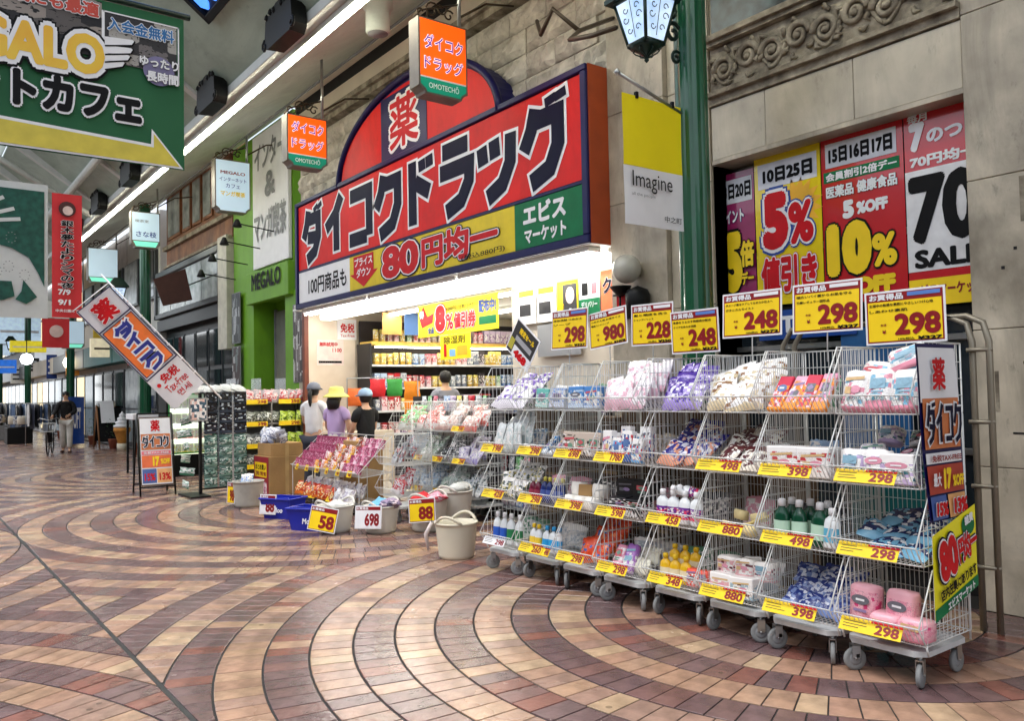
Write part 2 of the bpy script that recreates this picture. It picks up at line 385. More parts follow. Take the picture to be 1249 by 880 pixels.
for row, cy in enumerate((5.2, -2.84)):
    for ci in range(-1, 7):
        cx = -3.3 - 7.6 * ci
        for ri in range(0, 26):
            r0, r1 = (max(0, .152 + (ri - 1) * RS), .152 + ri * RS)
            rm = (r0 + r1) / 2
            nb = max(8, int(2 * PI * rm / .142))
            g = .0038
            for bi in range(nb):
                a0 = 2 * PI * bi / nb + ri * .37; a1 = a0 + 2 * PI / nb
                mx, my = cx + rm * math.cos(a0), cy + rm * math.sin(a0)
                if abs(mx - cx) > 4.1 or my < -1.5 or my > 6.1 or mx > .6 or mx < -44.9: continue
                if (row == 0) != (my > 1.18) and abs(my - 1.18) > .5: continue
                i0, i1 = r0 + (.006 if ri else 0), r1 - .007
                h0 = a0 + g / max(i0, .1); h1 = a1 - g / max(i0, .1); k0 = a0 + g / i1; k1 = a1 - g / i1
                P = [(cx + i0 * math.cos(h0), cy + i0 * math.sin(h0)), (cx + i1 * math.cos(k0), cy + i1 * math.sin(k0)),
                     (cx + i1 * math.cos(k1), cy + i1 * math.sin(k1)), (cx + i0 * math.cos(h1), cy + i0 * math.sin(h1))]
                if ri == 0: P = P[1:3] + [(cx, cy)]
                P = clip(P, 1, 0, cx + 3.796); P = clip(P, -1, 0, -(cx - 3.796)) if P else P
                P = clip(P, 0, 1, 5.93) if P else P
                if row == 0: P = clip(P, 0, -1, -1.195) if P else P
                else: P = clip(P, 0, 1, 1.165) if P else P
                if len(P) < 3: continue
                ar = abs(sum(P[i][0] * P[(i + 1) % len(P)][1] - P[(i + 1) % len(P)][0] * P[i][1] for i in range(len(P)))) / 2
                if ar < .0008: continue
                tiles.append((P, ar, ri, (sum(p[0] for p in P) / len(P), sum(p[1] for p in P) / len(P))))
# reddish zone near the shop side, greyer towards the street centre
def pick(ri, c, rr):
    pal = TAN if ri % 2 else DRK
    if rr.random() < .02: pal = DRK if ri % 2 else TAN
    return rr.choice(pal)
def add_tile(b, P, m, dz):
    a = sum(P[i][0] * P[(i + 1) % len(P)][1] - P[(i + 1) % len(P)][0] * P[i][1] for i in range(len(P)))
    if a < 0: P = P[::-1]
    n = len(P); cx = sum(p[0] for p in P) / n; cy = sum(p[1] for p in P) / n
    ins = [(cx + (p[0] - cx) * (1 - .0035 / max(.02, math.hypot(p[0] - cx, p[1] - cy))), cy + (p[1] - cy) * (1 - .0035 / max(.02, math.hypot(p[0] - cx, p[1] - cy)))) for p in P]
    vs = [(p[0], p[1], -.007) for p in P] + [(p[0], p[1], -.002 + dz) for p in P] + [(p[0], p[1], dz) for p in ins]
    fs = [tuple(range(2 * n, 3 * n))]
    for q in (0, n): fs += [(q + i, q + (i + 1) % n, q + n + (i + 1) % n, q + n + i) for i in range(n)]
    b.add(vs, fs, m)
rt = random.Random(3)
sc_ = []
for i, (P, ar, ri, c) in enumerate(tiles):
    z = in_view((c[0], c[1], 0), -4)
    sc_.append((ar / z ** 3 * 1.55 if z else 0, i))
own = set(i for s, i in sorted(sc_, reverse=True)[:300])
rest = MB()
for i, (P, ar, ri, c) in enumerate(tiles):
    m = pick(ri, c, rt); dz = rt.uniform(-.0008, .0008)
    if i in own:
        b = MB(); add_tile(b, [(p[0] - c[0], p[1] - c[1]) for p in P], m, dz)
        b.build('tile', pavement, (c[0], c[1], 0))
    else: add_tile(rest, P, m, dz)
stuff(rest.build('paving_tiles', pavement))
k = MB(); k.box(-44, 1.168, -.012, .6, 1.192, -.004, mat('drain_metal', (60, 62, 62), .5, .4)); k.build('drain_strip', pavement)

# ================================================================== SHOP BUILDING FACADE
STONE = mat('rough_beige_stone', (164, 156, 142), .92, scale=3.2, c2=(222, 215, 202), bump=1.0, bscale=14, detail=12)
MARB = mat('beige_marble', (176, 166, 146), .25, scale=2.4, c2=(204, 194, 172), bump=.04, bscale=5, detail=12)
MARB2 = mat('worn_beige_marble', (152, 142, 124), .36, scale=2.2, c2=(204, 193, 172), bump=.1, bscale=8, detail=14)
DMARB = mat('dark_teal_marble', (12, 20, 24), .3, scale=7, c2=(70, 92, 98), detail=14)
CONC = mat('carved_stone', (112, 102, 86), .75, scale=6, c2=(176, 166, 146), bump=.4, bscale=40)
CREAM = mat('cream_wall', (214, 202, 182), .7, var=.06, scale=2)
CEIL = mat('shop_ceiling', (235, 233, 226), .7, var=.03)
k = MB(); k.box(-14.3, 6.0, 3.1, -6.05, 6.3, 6.9, STONE); k.box(-2.6, 6.0, 0, 3, 6.9, 7.2, MARB2)
k.box(-6.05, 6.0, 0, -4.83, 6.5, 6.9, MARB2); k.box(-4.83, 6.06, 3.58, -2.6, 6.6, 7.2, MARB)
k.box(-14.3, 5.93, 0, -13.95, 6.5, 3.1, MARB2)
for m_ in (STONE, MARB2): weather(m_, .68, 1.12)
weather(MARB, .84, 1.06); weather(CONC, .6, 1.15, (3, 3, 3))
bld = k.build('shop_building'); tag(bld, 'beige stone building that houses the drugstore with carved frieze above its side window', 'building')
bmr = random.Random(5)
def rough_block(w_, h_, seed):
    rr = random.Random(seed); b = MB(); nx, ny = 9, 5; vs = []; 
    for j in range(ny + 1):
        for i in range(nx + 1):
            x = w_ * i / nx; y = h_ * j / ny; edge = i in (0, nx) or j in (0, ny)
            vs.append((x, -(0 if edge else rr.uniform(.015, .075)), y))
    fs = [(j * (nx + 1) + i, j * (nx + 1) + i + 1, (j + 1) * (nx + 1) + i + 1, (j + 1) * (nx + 1) + i) for j in range(ny) for i in range(nx)]
    b.add(vs, fs, STONE, False)
    n = len(vs); q = [(0, .06, 0), (w_, .06, 0), (w_, .06, h_), (0, .06, h_)]
    b.add([(0, 0, 0), (w_, 0, 0), (w_, 0, h_), (0, 0, h_)] + q, [(0, 4, 5, 1), (1, 5, 6, 2), (2, 6, 7, 3), (3, 7, 4, 0)], STONE)
    return b.mesh('stone_block')
SB = [[rough_block(wd, .29, s * 9 + i) for s in range(2)] for i, wd in enumerate((.5, .68, .86))]
z = 4.62; row = 0
while z < 6.1:
    x = -14.25 + (row % 2) * -.0
    first = .3 if row % 2 else 0
    x += first * .5
    while x < -6.15:
        i = bmr.randrange(3); wd = (.5, .68, .86)[i]
        if x + wd > -6.08: i = 0; wd = .5
        if x + wd > -6.06: break
        link('stone_block', SB[i][bmr.randrange(2)], bld, (x, 5.955 + bmr.uniform(0, .012), z)); x += wd + .012
    z += .302; row += 1
k = MB(); k.box(-14.3, 5.84, 6.15, -6.05, 6.0, 6.24, CONC); k.box(-14.3, 5.78, 6.24, -6.05, 6.0, 6.32, CONC); k.box(-14.3, 5.88, 6.32, -6.05, 6.0, 6.62, CREAM)
k.box(-14.3, 5.92, 6.62, -6.05, 6.0, 6.85, DARK); k.box(-14.3, 5.82, 6.85, -6.05, 6.0, 6.95, CREAM); k.build('cornice', bld)
# pilaster slabs
def slab(x0, z0, x1, z1, y0, y1, m=MARB2): 
    k = MB(); k.box(x0, y0, z0, x1, y1, z1, m, .004); return k.build('marble_slab', bld)
for z0, z1 in ((0, 1.1), (1.105, 2.3), (2.305, 3.42), (3.425, 4.35), (4.355, 5.5), (5.505, 6.14)):
    slab(-6.12, z0, -5.36, z1, 5.90, 5.998, MARB2)
    slab(-5.355, z0, -4.86, z1, 5.96, 5.998, MARB)
for z0, z1 in ((0, .97), (.975, 1.9), (1.905, 2.93), (2.935, 4.1), (4.105, 5.2), (5.205, 6.6)):
    slab(-2.63, z0, -1.52, z1, 5.94, 5.998, MARB2); slab(-1.515, z0, -.4, z1, 5.94, 5.998, MARB2); slab(-.395, z0, .7, z1, 5.94, 5.998, MARB2)
k = MB(); k.box(-2.63, 6.0, 0, -2.6, 6.5, 6.6, MARB2, 0); k.build('pillar_side', bld)
# holes and stains on the pillar
for px, pz in ((-2.35, 2.42), (-2.43, 2.3), (-2.12, 1.62), (-2.32, 1.66), (-2.2, 1.25)): k = MB(); k.box(px, 5.936, pz, px + .02, 5.94, pz + .02, DARK); k.build('drill_hole', bld)
k = None
for a0, b0, c0, d0, mm in ((-2.5, 1.35, -2.475, 1.62, CONC), (-2.4, 1.2, -2.1, 1.212, DARK), (-2.18, 2.05, -2.0, 2.075, CONC), (-2.3, 2.6, -2.26, 2.9, CONC), (-2.02, .9, -1.98, 1.4, CONC)):
    k = MB(); k.box(a0, 5.9365, b0, c0, 5.94, d0, mm); k.build('tape_residue', bld)
# lintel panels
for x0, x1 in ((-4.83, -4.26), (-4.255, -3.45), (-3.445, -2.635)): slab(x0, 3.6, x1, 4.08, 5.955, 6.05, MARB)
k = MB(); k.box(-4.83, 5.95, 3.56, -2.632, 6.35, 3.598, MARB2); k.box(-4.83, 5.93, 4.09, -2.632, 6.05, 4.16, CONC); k.box(-4.83, 5.88, 4.16, -2.632, 6.05, 4.2, CONC)
k.box(-4.83, 5.9, 4.62, -2.632, 6.05, 4.66, CONC); k.box(-4.83, 5.86, 4.66, -2.632, 6.05, 4.71, CONC); k.build('lintel_moulding', bld)
k = MB(); k.box(-4.83, 5.965, 4.205, -2.632, 6.05, 4.615, CONC); fr = k.build('frieze', bld)
def spiral(b, cx, cz, r, s, turns=1.6, y=5.955):
    pts = []; rs = []
    n = 26
    for i in range(n):
        t = i / (n - 1); a = s * (t * turns * 2 * PI) + (0 if s > 0 else PI)
        rr = r * (1 - t * .85); pts.append((cx + rr * math.cos(a), y - .012, cz + rr * math.sin(a))); rs.append(.032 * (1 - t * .55))
    b.tube(pts, rs, 6, CONC)
    b.lathe([(.001, -.03), (.03, -.02), (.035, 0), (.02, .02), (.001, .025)], 8, (cx, y - .01, cz), CONC)
for i in range(9):
    cx = -4.66 + i * .25; b = MB(); s = 1 if i % 2 else -1
    spiral(b, cx, 4.41 + .02 * s, .115, s)
    pts = [(cx - .125 + .25 * t, 5.955, 4.41 + s * .15 * math.sin(t * PI)) for t in [j / 8 for j in range(9)]]
    b.tube(pts, .018, 6, CONC)
    for a in range(5):
        an = a * 1.2 + i; px, pz = cx + .13 * math.cos(an), 4.41 + .13 * math.sin(an)
        b.tube([(px, 5.955, pz), (px + .05 * math.cos(an + .8), 5.93, pz + .05 * math.sin(an + .8)), (px + .07 * math.cos(an + 1.4), 5.955, pz + .07 * math.sin(an + 1.4))], [.02, .022, .004], 5, CONC)
    b.build('carved_scroll', fr)
k = MB(); k.box(-4.83, 5.99, 4.72, -2.62, 6.05, 6.9, DMARB); k.build('dark_marble_panel', bld)
# recessed window with glass and frames
k = MB(); k.box(-4.83, 6.30, 0, -2.6, 6.4, 3.56, DARK); k.box(-4.86, 6.0, 0, -4.83, 6.4, 3.56, MARB2); k.build('recess_back', bld)
GLASSD = mat('dark_window_glass', (38, 46, 52), .06, var=.1, scale=2, spec=.8)
k = MB(); k.box(-4.8, 6.26, .25, -3.72, 6.29, 3.5, GLASSD); k.box(-3.7, 6.26, .25, -2.62, 6.29, 3.5, GLASSD); wn = k.build('window_glass', bld)
k = MB()
for zz in (.2, 1.02, 1.86, 2.7, 3.5): k.box(-4.83, 6.22, zz, -2.62, 6.3, zz + .05, STEEL, .004)
k.box(-3.72, 6.21, .2, -3.69, 6.3, 3.5, STEEL); k.build('window_frame', wn)
k = MB(); k.box(-3.75, 6.16, 1.0, -3.2, 6.2, 2.0, mat('blue_panel', (40, 90, 140), .3)); k.box(-3.7, 6.155, .4, -3.1, 6.2, .96, mat('teal_panel', (20, 84, 84), .3)); k.box(-3.1, 6.155, .3, -2.9, 6.2, 1.2, mat('dull_red_panel', (110, 28, 30), .5)); k.build('window_display_board', bld)
# ---- shop interior
SF = mat('shop_floor', (170, 160, 148), .35, var=.06)
k = MB(); k.box(-13.95, 5.94, -.1, -6.12, 10.7, .004, SF); struct(k.build('shop_floor'))
k = MB(); k.box(-14.0, 6.0, 3.06, -6.1, 10.7, 3.14, CEIL); k.box(-14.05, 10.6, 0, -6.1, 10.75, 3.1, CREAM)
k.box(-14.05, 6.5, 0, -13.95, 10.7, 3.1, CREAM); k.box(-6.2, 6.5, 0, -6.05, 10.7, 3.1, CREAM); k.box(-8.3, 6.26, 0, -6.2, 6.34, 3.06, CREAM)
k.build('shop_interior', bld)
k = MB(); k.box(-13.94, 5.95, 0, -13.91, 6.86, 3.05, mat('pink_beige_marble', (216, 196, 172), .25, scale=2, c2=(232, 216, 196), detail=10), .003); k.build('marble_slab', bld)
k = MB(); k.box(-13.98, 5.86, 0, -13.88, 5.94, 3.05, mat('brown_frame', (120, 60, 40), .4), .004); k.build('door_jamb', bld)
LT = glow('fluorescent_tube', (255, 252, 244), 12.0)
LDF = glow('lamp_diffuser', (255, 252, 246), 2.0)
LW = mat('lamp_housing', (240, 240, 236), .4, var=.02)
for n_, (x0, x1, y, z) in enumerate([(-13.6, -11.2, 5.8, 2.95), (-11.15, -8.75, 5.8, 2.95), (-8.7, -6.25, 5.8, 2.95)] + [(-13.6, -11.2, 6.15, 2.97), (-11.15, -8.75, 6.15, 2.97), (-8.7, -6.3, 6.13, 2.97)] + [(x, x + 2.3, yy, 2.98) for yy in (7.3, 8.8) for x in (-13.3, -10.8, -8.3)]):
    where = 'fluorescent lamp under the front edge of the red sign' if y < 6 else ('fluorescent lamp just inside the shop opening' if y < 7 else ('fluorescent lamp in the middle of the shop ceiling' if y < 8 else 'fluorescent lamp deepest on the shop ceiling'))
    t = thing('fluorescent_lamp', '%s, %s of its row' % (where, ('leftmost', 'middle', 'rightmost')[n_ % 3]), 'lamp', ((x0 + x1) / 2, y, z), group='fluorescent lamps of the drugstore')
    L = (x1 - x0) / 2
    k = MB(); k.box(-L, -.09, .02, L, .09, .08, LW, .01); k.build('lamp_housing', t)
    if 6 < y < 7: k = MB(); k.box(-L, -.12, -.11, L, .10, .018, LDF, .02); k.build('lamp_diffuser', t)
    for dy in (-.045, .045):
        if 6 < y < 7: break
        k = MB(); k.tube([(-L + .02, dy, 0), (L - .02, dy, 0)], .018, 8, LT); k.build('lamp_tube', t)
k = MB(); k.box(-13.9, 5.66, 3.025, -6.14, 5.99, 3.06, LW); k.build('soffit', bld)

# ================================================================== THE BIG SIGN
sg = thing('shop_sign', 'big red drugstore sign board with navy katakana and arched top over the shop opening', 'shop sign', (-13.65, 5.64, 3.03), FACE)
NVB = mat('navy_frame', (14, 14, 76), .4, spec=.3); RDP = mat('red_sign_panel', (222, 26, 22), .5, var=.10, scale=1.1, spec=.25, detail=8)
weather(RDP, .86, 1.05); W_, H_ = 7.52, 1.84
acx, acy, aa, ab = 3.85, 1.78, 2.15, 1.10
arch = [(acx + aa * math.cos(t), acy + ab * math.sin(t)) for t in [PI * i / 32 for i in range(33)]]
arch_in = [(acx + (aa - .09) * math.cos(t), acy + .06 + (ab - .14) * math.sin(t)) for t in [PI * i / 32 for i in range(33)]]
k = MB(); k.prism([(0, 0), (W_, 0), (W_, H_), (0, H_)], -.30, -.02, NVB); k.prism(arch, -.298, -.021, NVB); k.build('sign_box', sg)
k = MB(); OR2 = mat('orange_brown_side', (178, 74, 30), .5, scale=3, var=.15); k.box(W_, .0, -.3, W_ + .006, H_, -.0, OR2); k.build('sign_side', sg)
k = MB(); k.poly([(.1, .665), (W_ - .1, .665), (W_ - .1, 1.76), (.1, 1.76)], 0, RDP); k.build('red_panel', sg)
k = MB(); k.poly(arch_in, -.012, RDP); k.build('arch_panel', sg)
k = MB(); f = .035
for a0, b0, c0, d0 in ((0, 0, W_, .09), (0, 1.77, W_, H_), (0, .09, .09, 1.77), (W_ - .09, .09, W_, 1.77)): k.box(a0, b0, -.02, c0, d0, f, NVB, .01)
k.box(.09, .625, -.02, W_ - .09, .655, .012, NVB)
k.build('sign_frame', sg)
k = MB()
k.tube([(p[0], p[1], .0) for p in arch], .05, 6, NVB); k.build('arch_frame', sg)
k = MB(); k.box(3.12, 1.845, -.02, 4.38, 2.74, -.004, NVB); k.build('kanji_panel', sg)
k = MB(); k.box(3.0, 1.842, -.02, 3.04, 1.8421, -.004, NVB)
text(sg, '薬', 3.38, 1.93, 4.18, 2.66, REDI, z=.0, bold=.022, outline=.06, om=WHITE)
LET = {
 'ダ': [[(.30, .98), (.22, .72), (.05, .45)], [(.24, .80), (.80, .80), (.80, .42), (.62, .15), (.22, .02)], [(.26, .45), (.70, .42)], [(.66, 1.03), (.70, .93)], [(.86, 1.05), (.90, .95)]],
 'イ': [[(.80, 1.0), (.52, .70), (.08, .48)], [(.56, .68), (.56, .02)]],
 'コ': [[(.08, .88), (.88, .88), (.88, .10)], [(.04, .10), (.78, .10)]],
 'ク': [[(.34, 1.0), (.24, .72), (.05, .48)], [(.28, .84), (.86, .84), (.86, .45), (.66, .15), (.18, .02)]],
 'ド': [[(.26, 1.0), (.26, 0)], [(.36, .66), (.82, .44)], [(.58, .98), (.60, .80)], [(.82, 1.0), (.84, .82)]],
 'ラ': [[(.12, .92), (.86, .92)], [(.04, .62), (.90, .62), (.88, .38), (.66, .13), (.22, .02)]],
 'ッ': [[(.12, .76), (.16, .50)], [(.44, .80), (.47, .54)], [(.86, .80), (.84, .42), (.64, .15), (.26, .02)]],
 'グ': [[(.32, .96), (.22, .70), (.05, .46)], [(.26, .80), (.80, .80), (.80, .42), (.62, .14), (.20, .02)], [(.64, 1.05), (.66, .93)], [(.86, 1.07), (.88, .95)]]}
def kana(parent, s, x0, y0, wd, h, gap, m, om, t=.2, o=.06, z=.004, nm='letter', scx=None):
    for i, ch in enumerate(s):
        ox = x0 + i * (wd + gap)
        b1 = MB(); b2 = MB()
        for j, st in enumerate(LET[ch]):
            P = [(p[0] * wd, p[1] * h) for p in st]; tt = t * wd * (.85 if len(st) == 2 and abs(st[0][1] - st[1][1]) < .2 and abs(st[0][0] - st[1][0]) < .1 else 1)
            b1.stroke(P, tt + 2 * o, z + .0005 * j, om, o); b2.stroke(P, tt, z + .0045 + .0005 * j, m)
        lt = b2.build(nm, parent, (ox, y0, 0)); b1.build('letter_outline', lt)
kana(sg, 'ダイコクドラッグ', .30, .78, .78, .86, .095, NAVY, WHITE, .27, .038)
YB = mat('yellow_sign_panel', (226, 200, 8), .5, var=.05)
weather(YB, .86, 1.04); rect(sg, 'white_panel', .1, .1, 2.06, .62, .002, WHITE); rect(sg, 'yellow_panel', 2.06, .1, 6.26, .62, .002, YB); rect(sg, 'green_panel', 6.26, .1, W_ - .1, .62, .002, GRN)
text(sg, '100円商品も', .5, .2, 1.95, .5, INK, .006, .02)
k = MB(); k.poly([(2.2, .6), (2.85, .6), (2.85, .34), (2.98, .34), (2.53, .12), (2.08, .34), (2.2, .34)], .006, REDI); k.build('arrow', sg)
text(sg, 'プライス', 2.24, .44, 2.82, .57, WHITE, .009, .03); text(sg, 'ダウン', 2.3, .27, 2.76, .41, WHITE, .009, .03)
text(sg, '80', 3.12, .14, 4.15, .60, REDI, .008, .05, .03, WHITE, out2=.035, om2=NAVY); text(sg, '円均一', 4.22, .16, 5.95, .58, REDI, .008, .045, .03, WHITE, out2=.035, om2=NAVY)
text(sg, '(税込880円)', 5.2, .12, 6.1, .2, INK, .03, .01)
text(sg, 'エビス', 6.42, .35, 7.15, .58, WHITE, .006, .05); text(sg, 'マーケット', 6.44, .14, 7.15, .31, WHITE, .006, .045)
# ================================================================== ARCADE ROOF
PAN = mat('pale_grey_green_roof_panel', (166, 182, 168), .45, var=.07, scale=1.2)
PAN2 = mat('white_soffit_panel', (216, 224, 214), .5, var=.04, scale=1.5)
RIB = mat('white_steel_beam', (205, 208, 204), .45, var=.05)
GPOST = mat('green_painted_metal', (18, 84, 54), .28, var=.15, scale=3, coat=.4)
GLZ = bpy.data.materials.new('milky_roof_glazing'); GLZ.use_nodes = True; _n = GLZ.node_tree
_t = _n.nodes.new('ShaderNodeBsdfTranslucent'); _t.inputs[0].default_value = (.75, .8, .77, 1); _m = _n.nodes.new('ShaderNodeMixShader'); _m.inputs[0].default_value = .6
_n.nodes['Principled BSDF'].inputs['Base Color'].default_value = (.6, .64, .6, 1); _n.links.new(_n.nodes['Principled BSDF'].outputs[0], _m.inputs[1]); _n.links.new(_t.outputs[0], _m.inputs[2]); _n.links.new(_m.outputs[0], _n.nodes['Material Output'].inputs[0])
arc_ = thing('arcade_roof', 'long pale arcade roof with sloping panels and white beams above the shopping street', 'arcade roof', (0, 0, 0))
k = MB()
for i in range(20):
    x0 = 3 - i * 5.6; x1 = x0 - 5.58
    # rear soffit rising to the wall, seen above the shops
    p = [(x0, 4.12, 6.12), (x1, 4.12, 6.12), (x1, 5.98, 6.93), (x0, 5.98, 6.93)]
    b = MB(); b.add(p + [(q[0], q[1], q[2] + .05) for q in p], [(0, 1, 2, 3)[::-1], (4, 5, 6, 7), (0, 4, 5, 1), (1, 5, 6, 2), (2, 6, 7, 3), (3, 7, 4, 0)], PAN2); b.build('soffit_panel', arc_)
    for s in range(2):
        ya, za, yb, zb = (4.08, 6.12, 2.2, 7.55) if s == 0 else (2.17, 7.57, -.4, 9.0)
        if i < 4 and s == 1: continue
        p = [(x0, ya, za), (x1, ya, za), (x1, yb, zb), (x0, yb, zb)]
        b = MB(); b.add(p + [(q[0], q[1], q[2] + .06) for q in p], [(0, 1, 2, 3), (4, 7, 6, 5), (0, 4, 5, 1), (1, 5, 6, 2), (2, 6, 7, 3), (3, 7, 4, 0)], PAN if s == 0 else GLZ); b.build('roof_panel', arc_)
for i in range(16):
    x = -13.2 - i * 2.8
    b = MB(); b.tube([(x, 4.05, 6.2), (x, 2.2, 7.45), (x, -.4, 8.85)], .11, 4, RIB, False); b.build('roof_beam', arc_)
b = MB(); b.box(-110, 3.98, 6.02, 3, 4.12, 6.16, RIB, .01); b.build('gutter_beam', arc_)
b = MB(); b.tube([(-13, 3.4, 6.5), (-110, 3.4, 6.5)], .085, 8, RIB); b.build('duct', arc_)
b = MB(); b.tube([(3, 5.5, 6.6), (-110, 5.5, 6.6)], .02, 6, GREY); b.build('conduit', arc_)
# opposite, high crossing frames far away
for i in range(7):
    x = -22 - i * 9
    b = MB(); b.tube([(x, 3.9, 6.0), (x, 1.5, 7.4), (x, -1.5, 8.2)], .07, 6, RIB); b.build('hanging_frame', arc_)
ST = thing('led_strip', 'long glowing white light strip running under the arcade gutter', 'light strip', (0, 4.18, 5.92))
k = MB(); k.box(-25.5, -.035, -.02, -1.5, .035, .02, glow('led_light', (255, 250, 226), 14), .008); k.build('light_tube', ST)
k = MB(); k.box(-25.5, -.06, .021, -1.5, .06, .10, RIB); k.build('strip_housing', ST)
# stained-glass skylight
sk = thing('stained_glass_skylight', 'blue stained glass skylight panel in a dark frame under the arcade roof', 'skylight', (-11.12, 3.42, 6.58), (rad(-37.5) , 0, 0))
SG = glow('glowing_blue_glass', (70, 130, 235), .9)  # the glass itself glows, standing for daylight from above
k = MB(); k.box(0, -2.4, -.03, 3.2, 0, 0, BLACKM); 
k = MB()
for a0, b0, c0, d0 in ((0, -2.4, .1, 0), (3.1, -2.4, 3.2, 0), (0, -.1, 3.2, 0), (0, -2.4, 3.2, -2.3)): k.box(a0, b0, -.05, c0, d0, .04, BLACKM, .008)
k.build('frame', sk)
rg = random.Random(2)
def cell(cx, cy, r):
    n = 7; return [(cx + r * rg.uniform(.8, 1.05) * math.cos(2 * PI * i / n), cy + r * rg.uniform(.8, 1.05) * math.sin(2 * PI * i / n)) for i in range(n)]
for i in range(10):
    for j in range(7):
        k = MB(); cx, cy = .26 + i * .3, -.26 - j * .3
        k.prism([(min(3.09, max(.11, p[0])), min(-.11, max(-2.29, p[1]))) for p in cell(cx, cy, .15)], -.012, .012, SG if rg.random() < .75 else glow('glowing_pale_glass', (170, 205, 245), .9))
        k.build('glass_piece', sk)
k = MB(); k.box(.1, -2.3, .02, 3.1, -.1, .03, mat('lead_backing', (14, 22, 60), .4)); k.build('leading', sk)
# ornate black uplights along the gutter
def uplight(x, lab):
    t = thing('ornate_uplight', lab, 'light', (x, 3.88, 5.98), group='black wrought iron uplights along the gutter'); t.scale = (.72, .8, .8)
    k = MB(); Pf = [(-.62, -.02), (-.5, -.12), (.5, -.12), (.62, -.02), (.56, .34), (.42, .40), (.3, .36), (.15, .46), (0, .52), (-.15, .46), (-.3, .36), (-.42, .40), (-.56, .34)]
    vs = [(p[0], -.16, p[1]) for p in Pf] + [(p[0] * .9, .1, p[1]) for p in Pf]; n = len(Pf)
    k.add(vs, [tuple(range(n)), tuple(range(2 * n - 1, n - 1, -1))] + [(i, n + i, n + (i + 1) % n, (i + 1) % n) for i in range(n)], BLACKM); k.build('shade', t)
    for s in (-1, 1):
        k = MB(); k.tube([(s * (.6 + .12 * math.sin(a * .9) * (1 - a / 9)), -.16, .02 + .3 - .36 + .1 * math.cos(a * .9) * (1 - a / 9)) for a in range(8)], .022, 5, BLACKM); k.build('scroll', t)
    for i in range(7):
        k = MB(); xx = -.5 + i * .166; zz = [.38, .42, .4, .54, .4, .42, .38][i]
        k.lathe([(.001, -.05), (.04, -.02), (.03, .03), (.001, .07)], 6, (xx, -.16, zz), BLACKM); k.build('finial', t)
for i, x in enumerate((-4.6, -9.6, -12.5, -15.3, -17.8, -20.9, -23.9)):
    uplight(x, 'black wrought iron uplight beside the light strip, %s from the right' % ('first', 'second', 'third', 'fourth', 'fifth', 'sixth', 'farthest')[i])
# speaker/cylinder downlight
t = thing('downlight', 'pale cylindrical downlight hanging under the arcade soffit above the two orange signs', 'light', (-9.0, 4.8, 6.0))
k = MB(); k.lathe([(.13, 0), (.15, .02), (.15, .3), (.19, .32), (.19, .42)], 20, m=PAN2); k.build('lamp_body', t)
k = MB(); k.lathe([(.001, -.004), (.125, -.002), (.125, .0)], 20, m=GREY); k.build('lamp_opening', t)

# ---- posts
def fluted(r, n=12):
    pts = []
    for i in range(n * 4):
        a = 2 * PI * i / (n * 4); rr = r * (1 - .07 * (.5 - .5 * math.cos(i * PI / 2)))
        pts.append((rr * math.cos(a), rr * math.sin(a)))
    return pts
def post(x, y, lab, h=6.5):
    t = thing('arcade_post', lab, 'post', (x, y, 0), group='green fluted arcade posts')
    k = MB(); k.prism(fluted(.135), .5, h, GPOST); k.build('post_shaft', t)
    k = MB(); k.lathe([(.2, 0), (.2, .25), (.17, .32), (.17, .48), (.145, .52)], 20, m=GPOST); k.build('post_base', t)
    return t
PX = [(-4.5, 5.3, 'tall green fluted post beside the dark marble window'), (-22.4, 5.2, 'green fluted post behind the tilted drugstore banner'), (-33.3, 5.2, 'green post behind the person pushing a bicycle'), (-44.8, 5.2, 'distant green post beyond the bicycle, left of the red flag'), (-57, 5.2, 'farthest green post near the bright end of the arcade')]
for x, y, l in PX: post(x, y, l)

# ---- street lamp on the near post
def scroll2(b, c, r, a0, turns, m, rad_=.012, plane='yz', s=1):
    pts = []
    for i in range(14):
        t_ = i / 13; a = a0 + s * turns * 2 * PI * t_; rr = r * (1 - .8 * t_)
        dy, dz = rr * math.cos(a), rr * math.sin(a)
        pts.append((c[0], c[1] + dy, c[2] + dz) if plane == 'yz' else (c[0] + dy, c[1], c[2] + dz))
    b.tube(pts, rad_, 5, m)
DGM = mat('dark_green_iron', (14, 42, 36), .35, .3)
lp = thing('street_lantern', 'lit hanging lantern with blue-white glass and dark green iron frame on the green post', 'lantern', (-4.5, 4.78, 4.19), (0, 0, rad(43))); lp.scale = (1.03, 1.03, 1.03)
GLW = mat('lit_lantern_glass', (150, 180, 214), .3, scale=4, emit=.5, c2=(206, 224, 240))
def ring4(r, z): return [(r * math.cos(PI / 2 * i), r * math.sin(PI / 2 * i), z) for i in range(4)]
A = ring4(.135, .08); B = ring4(.235, .42)
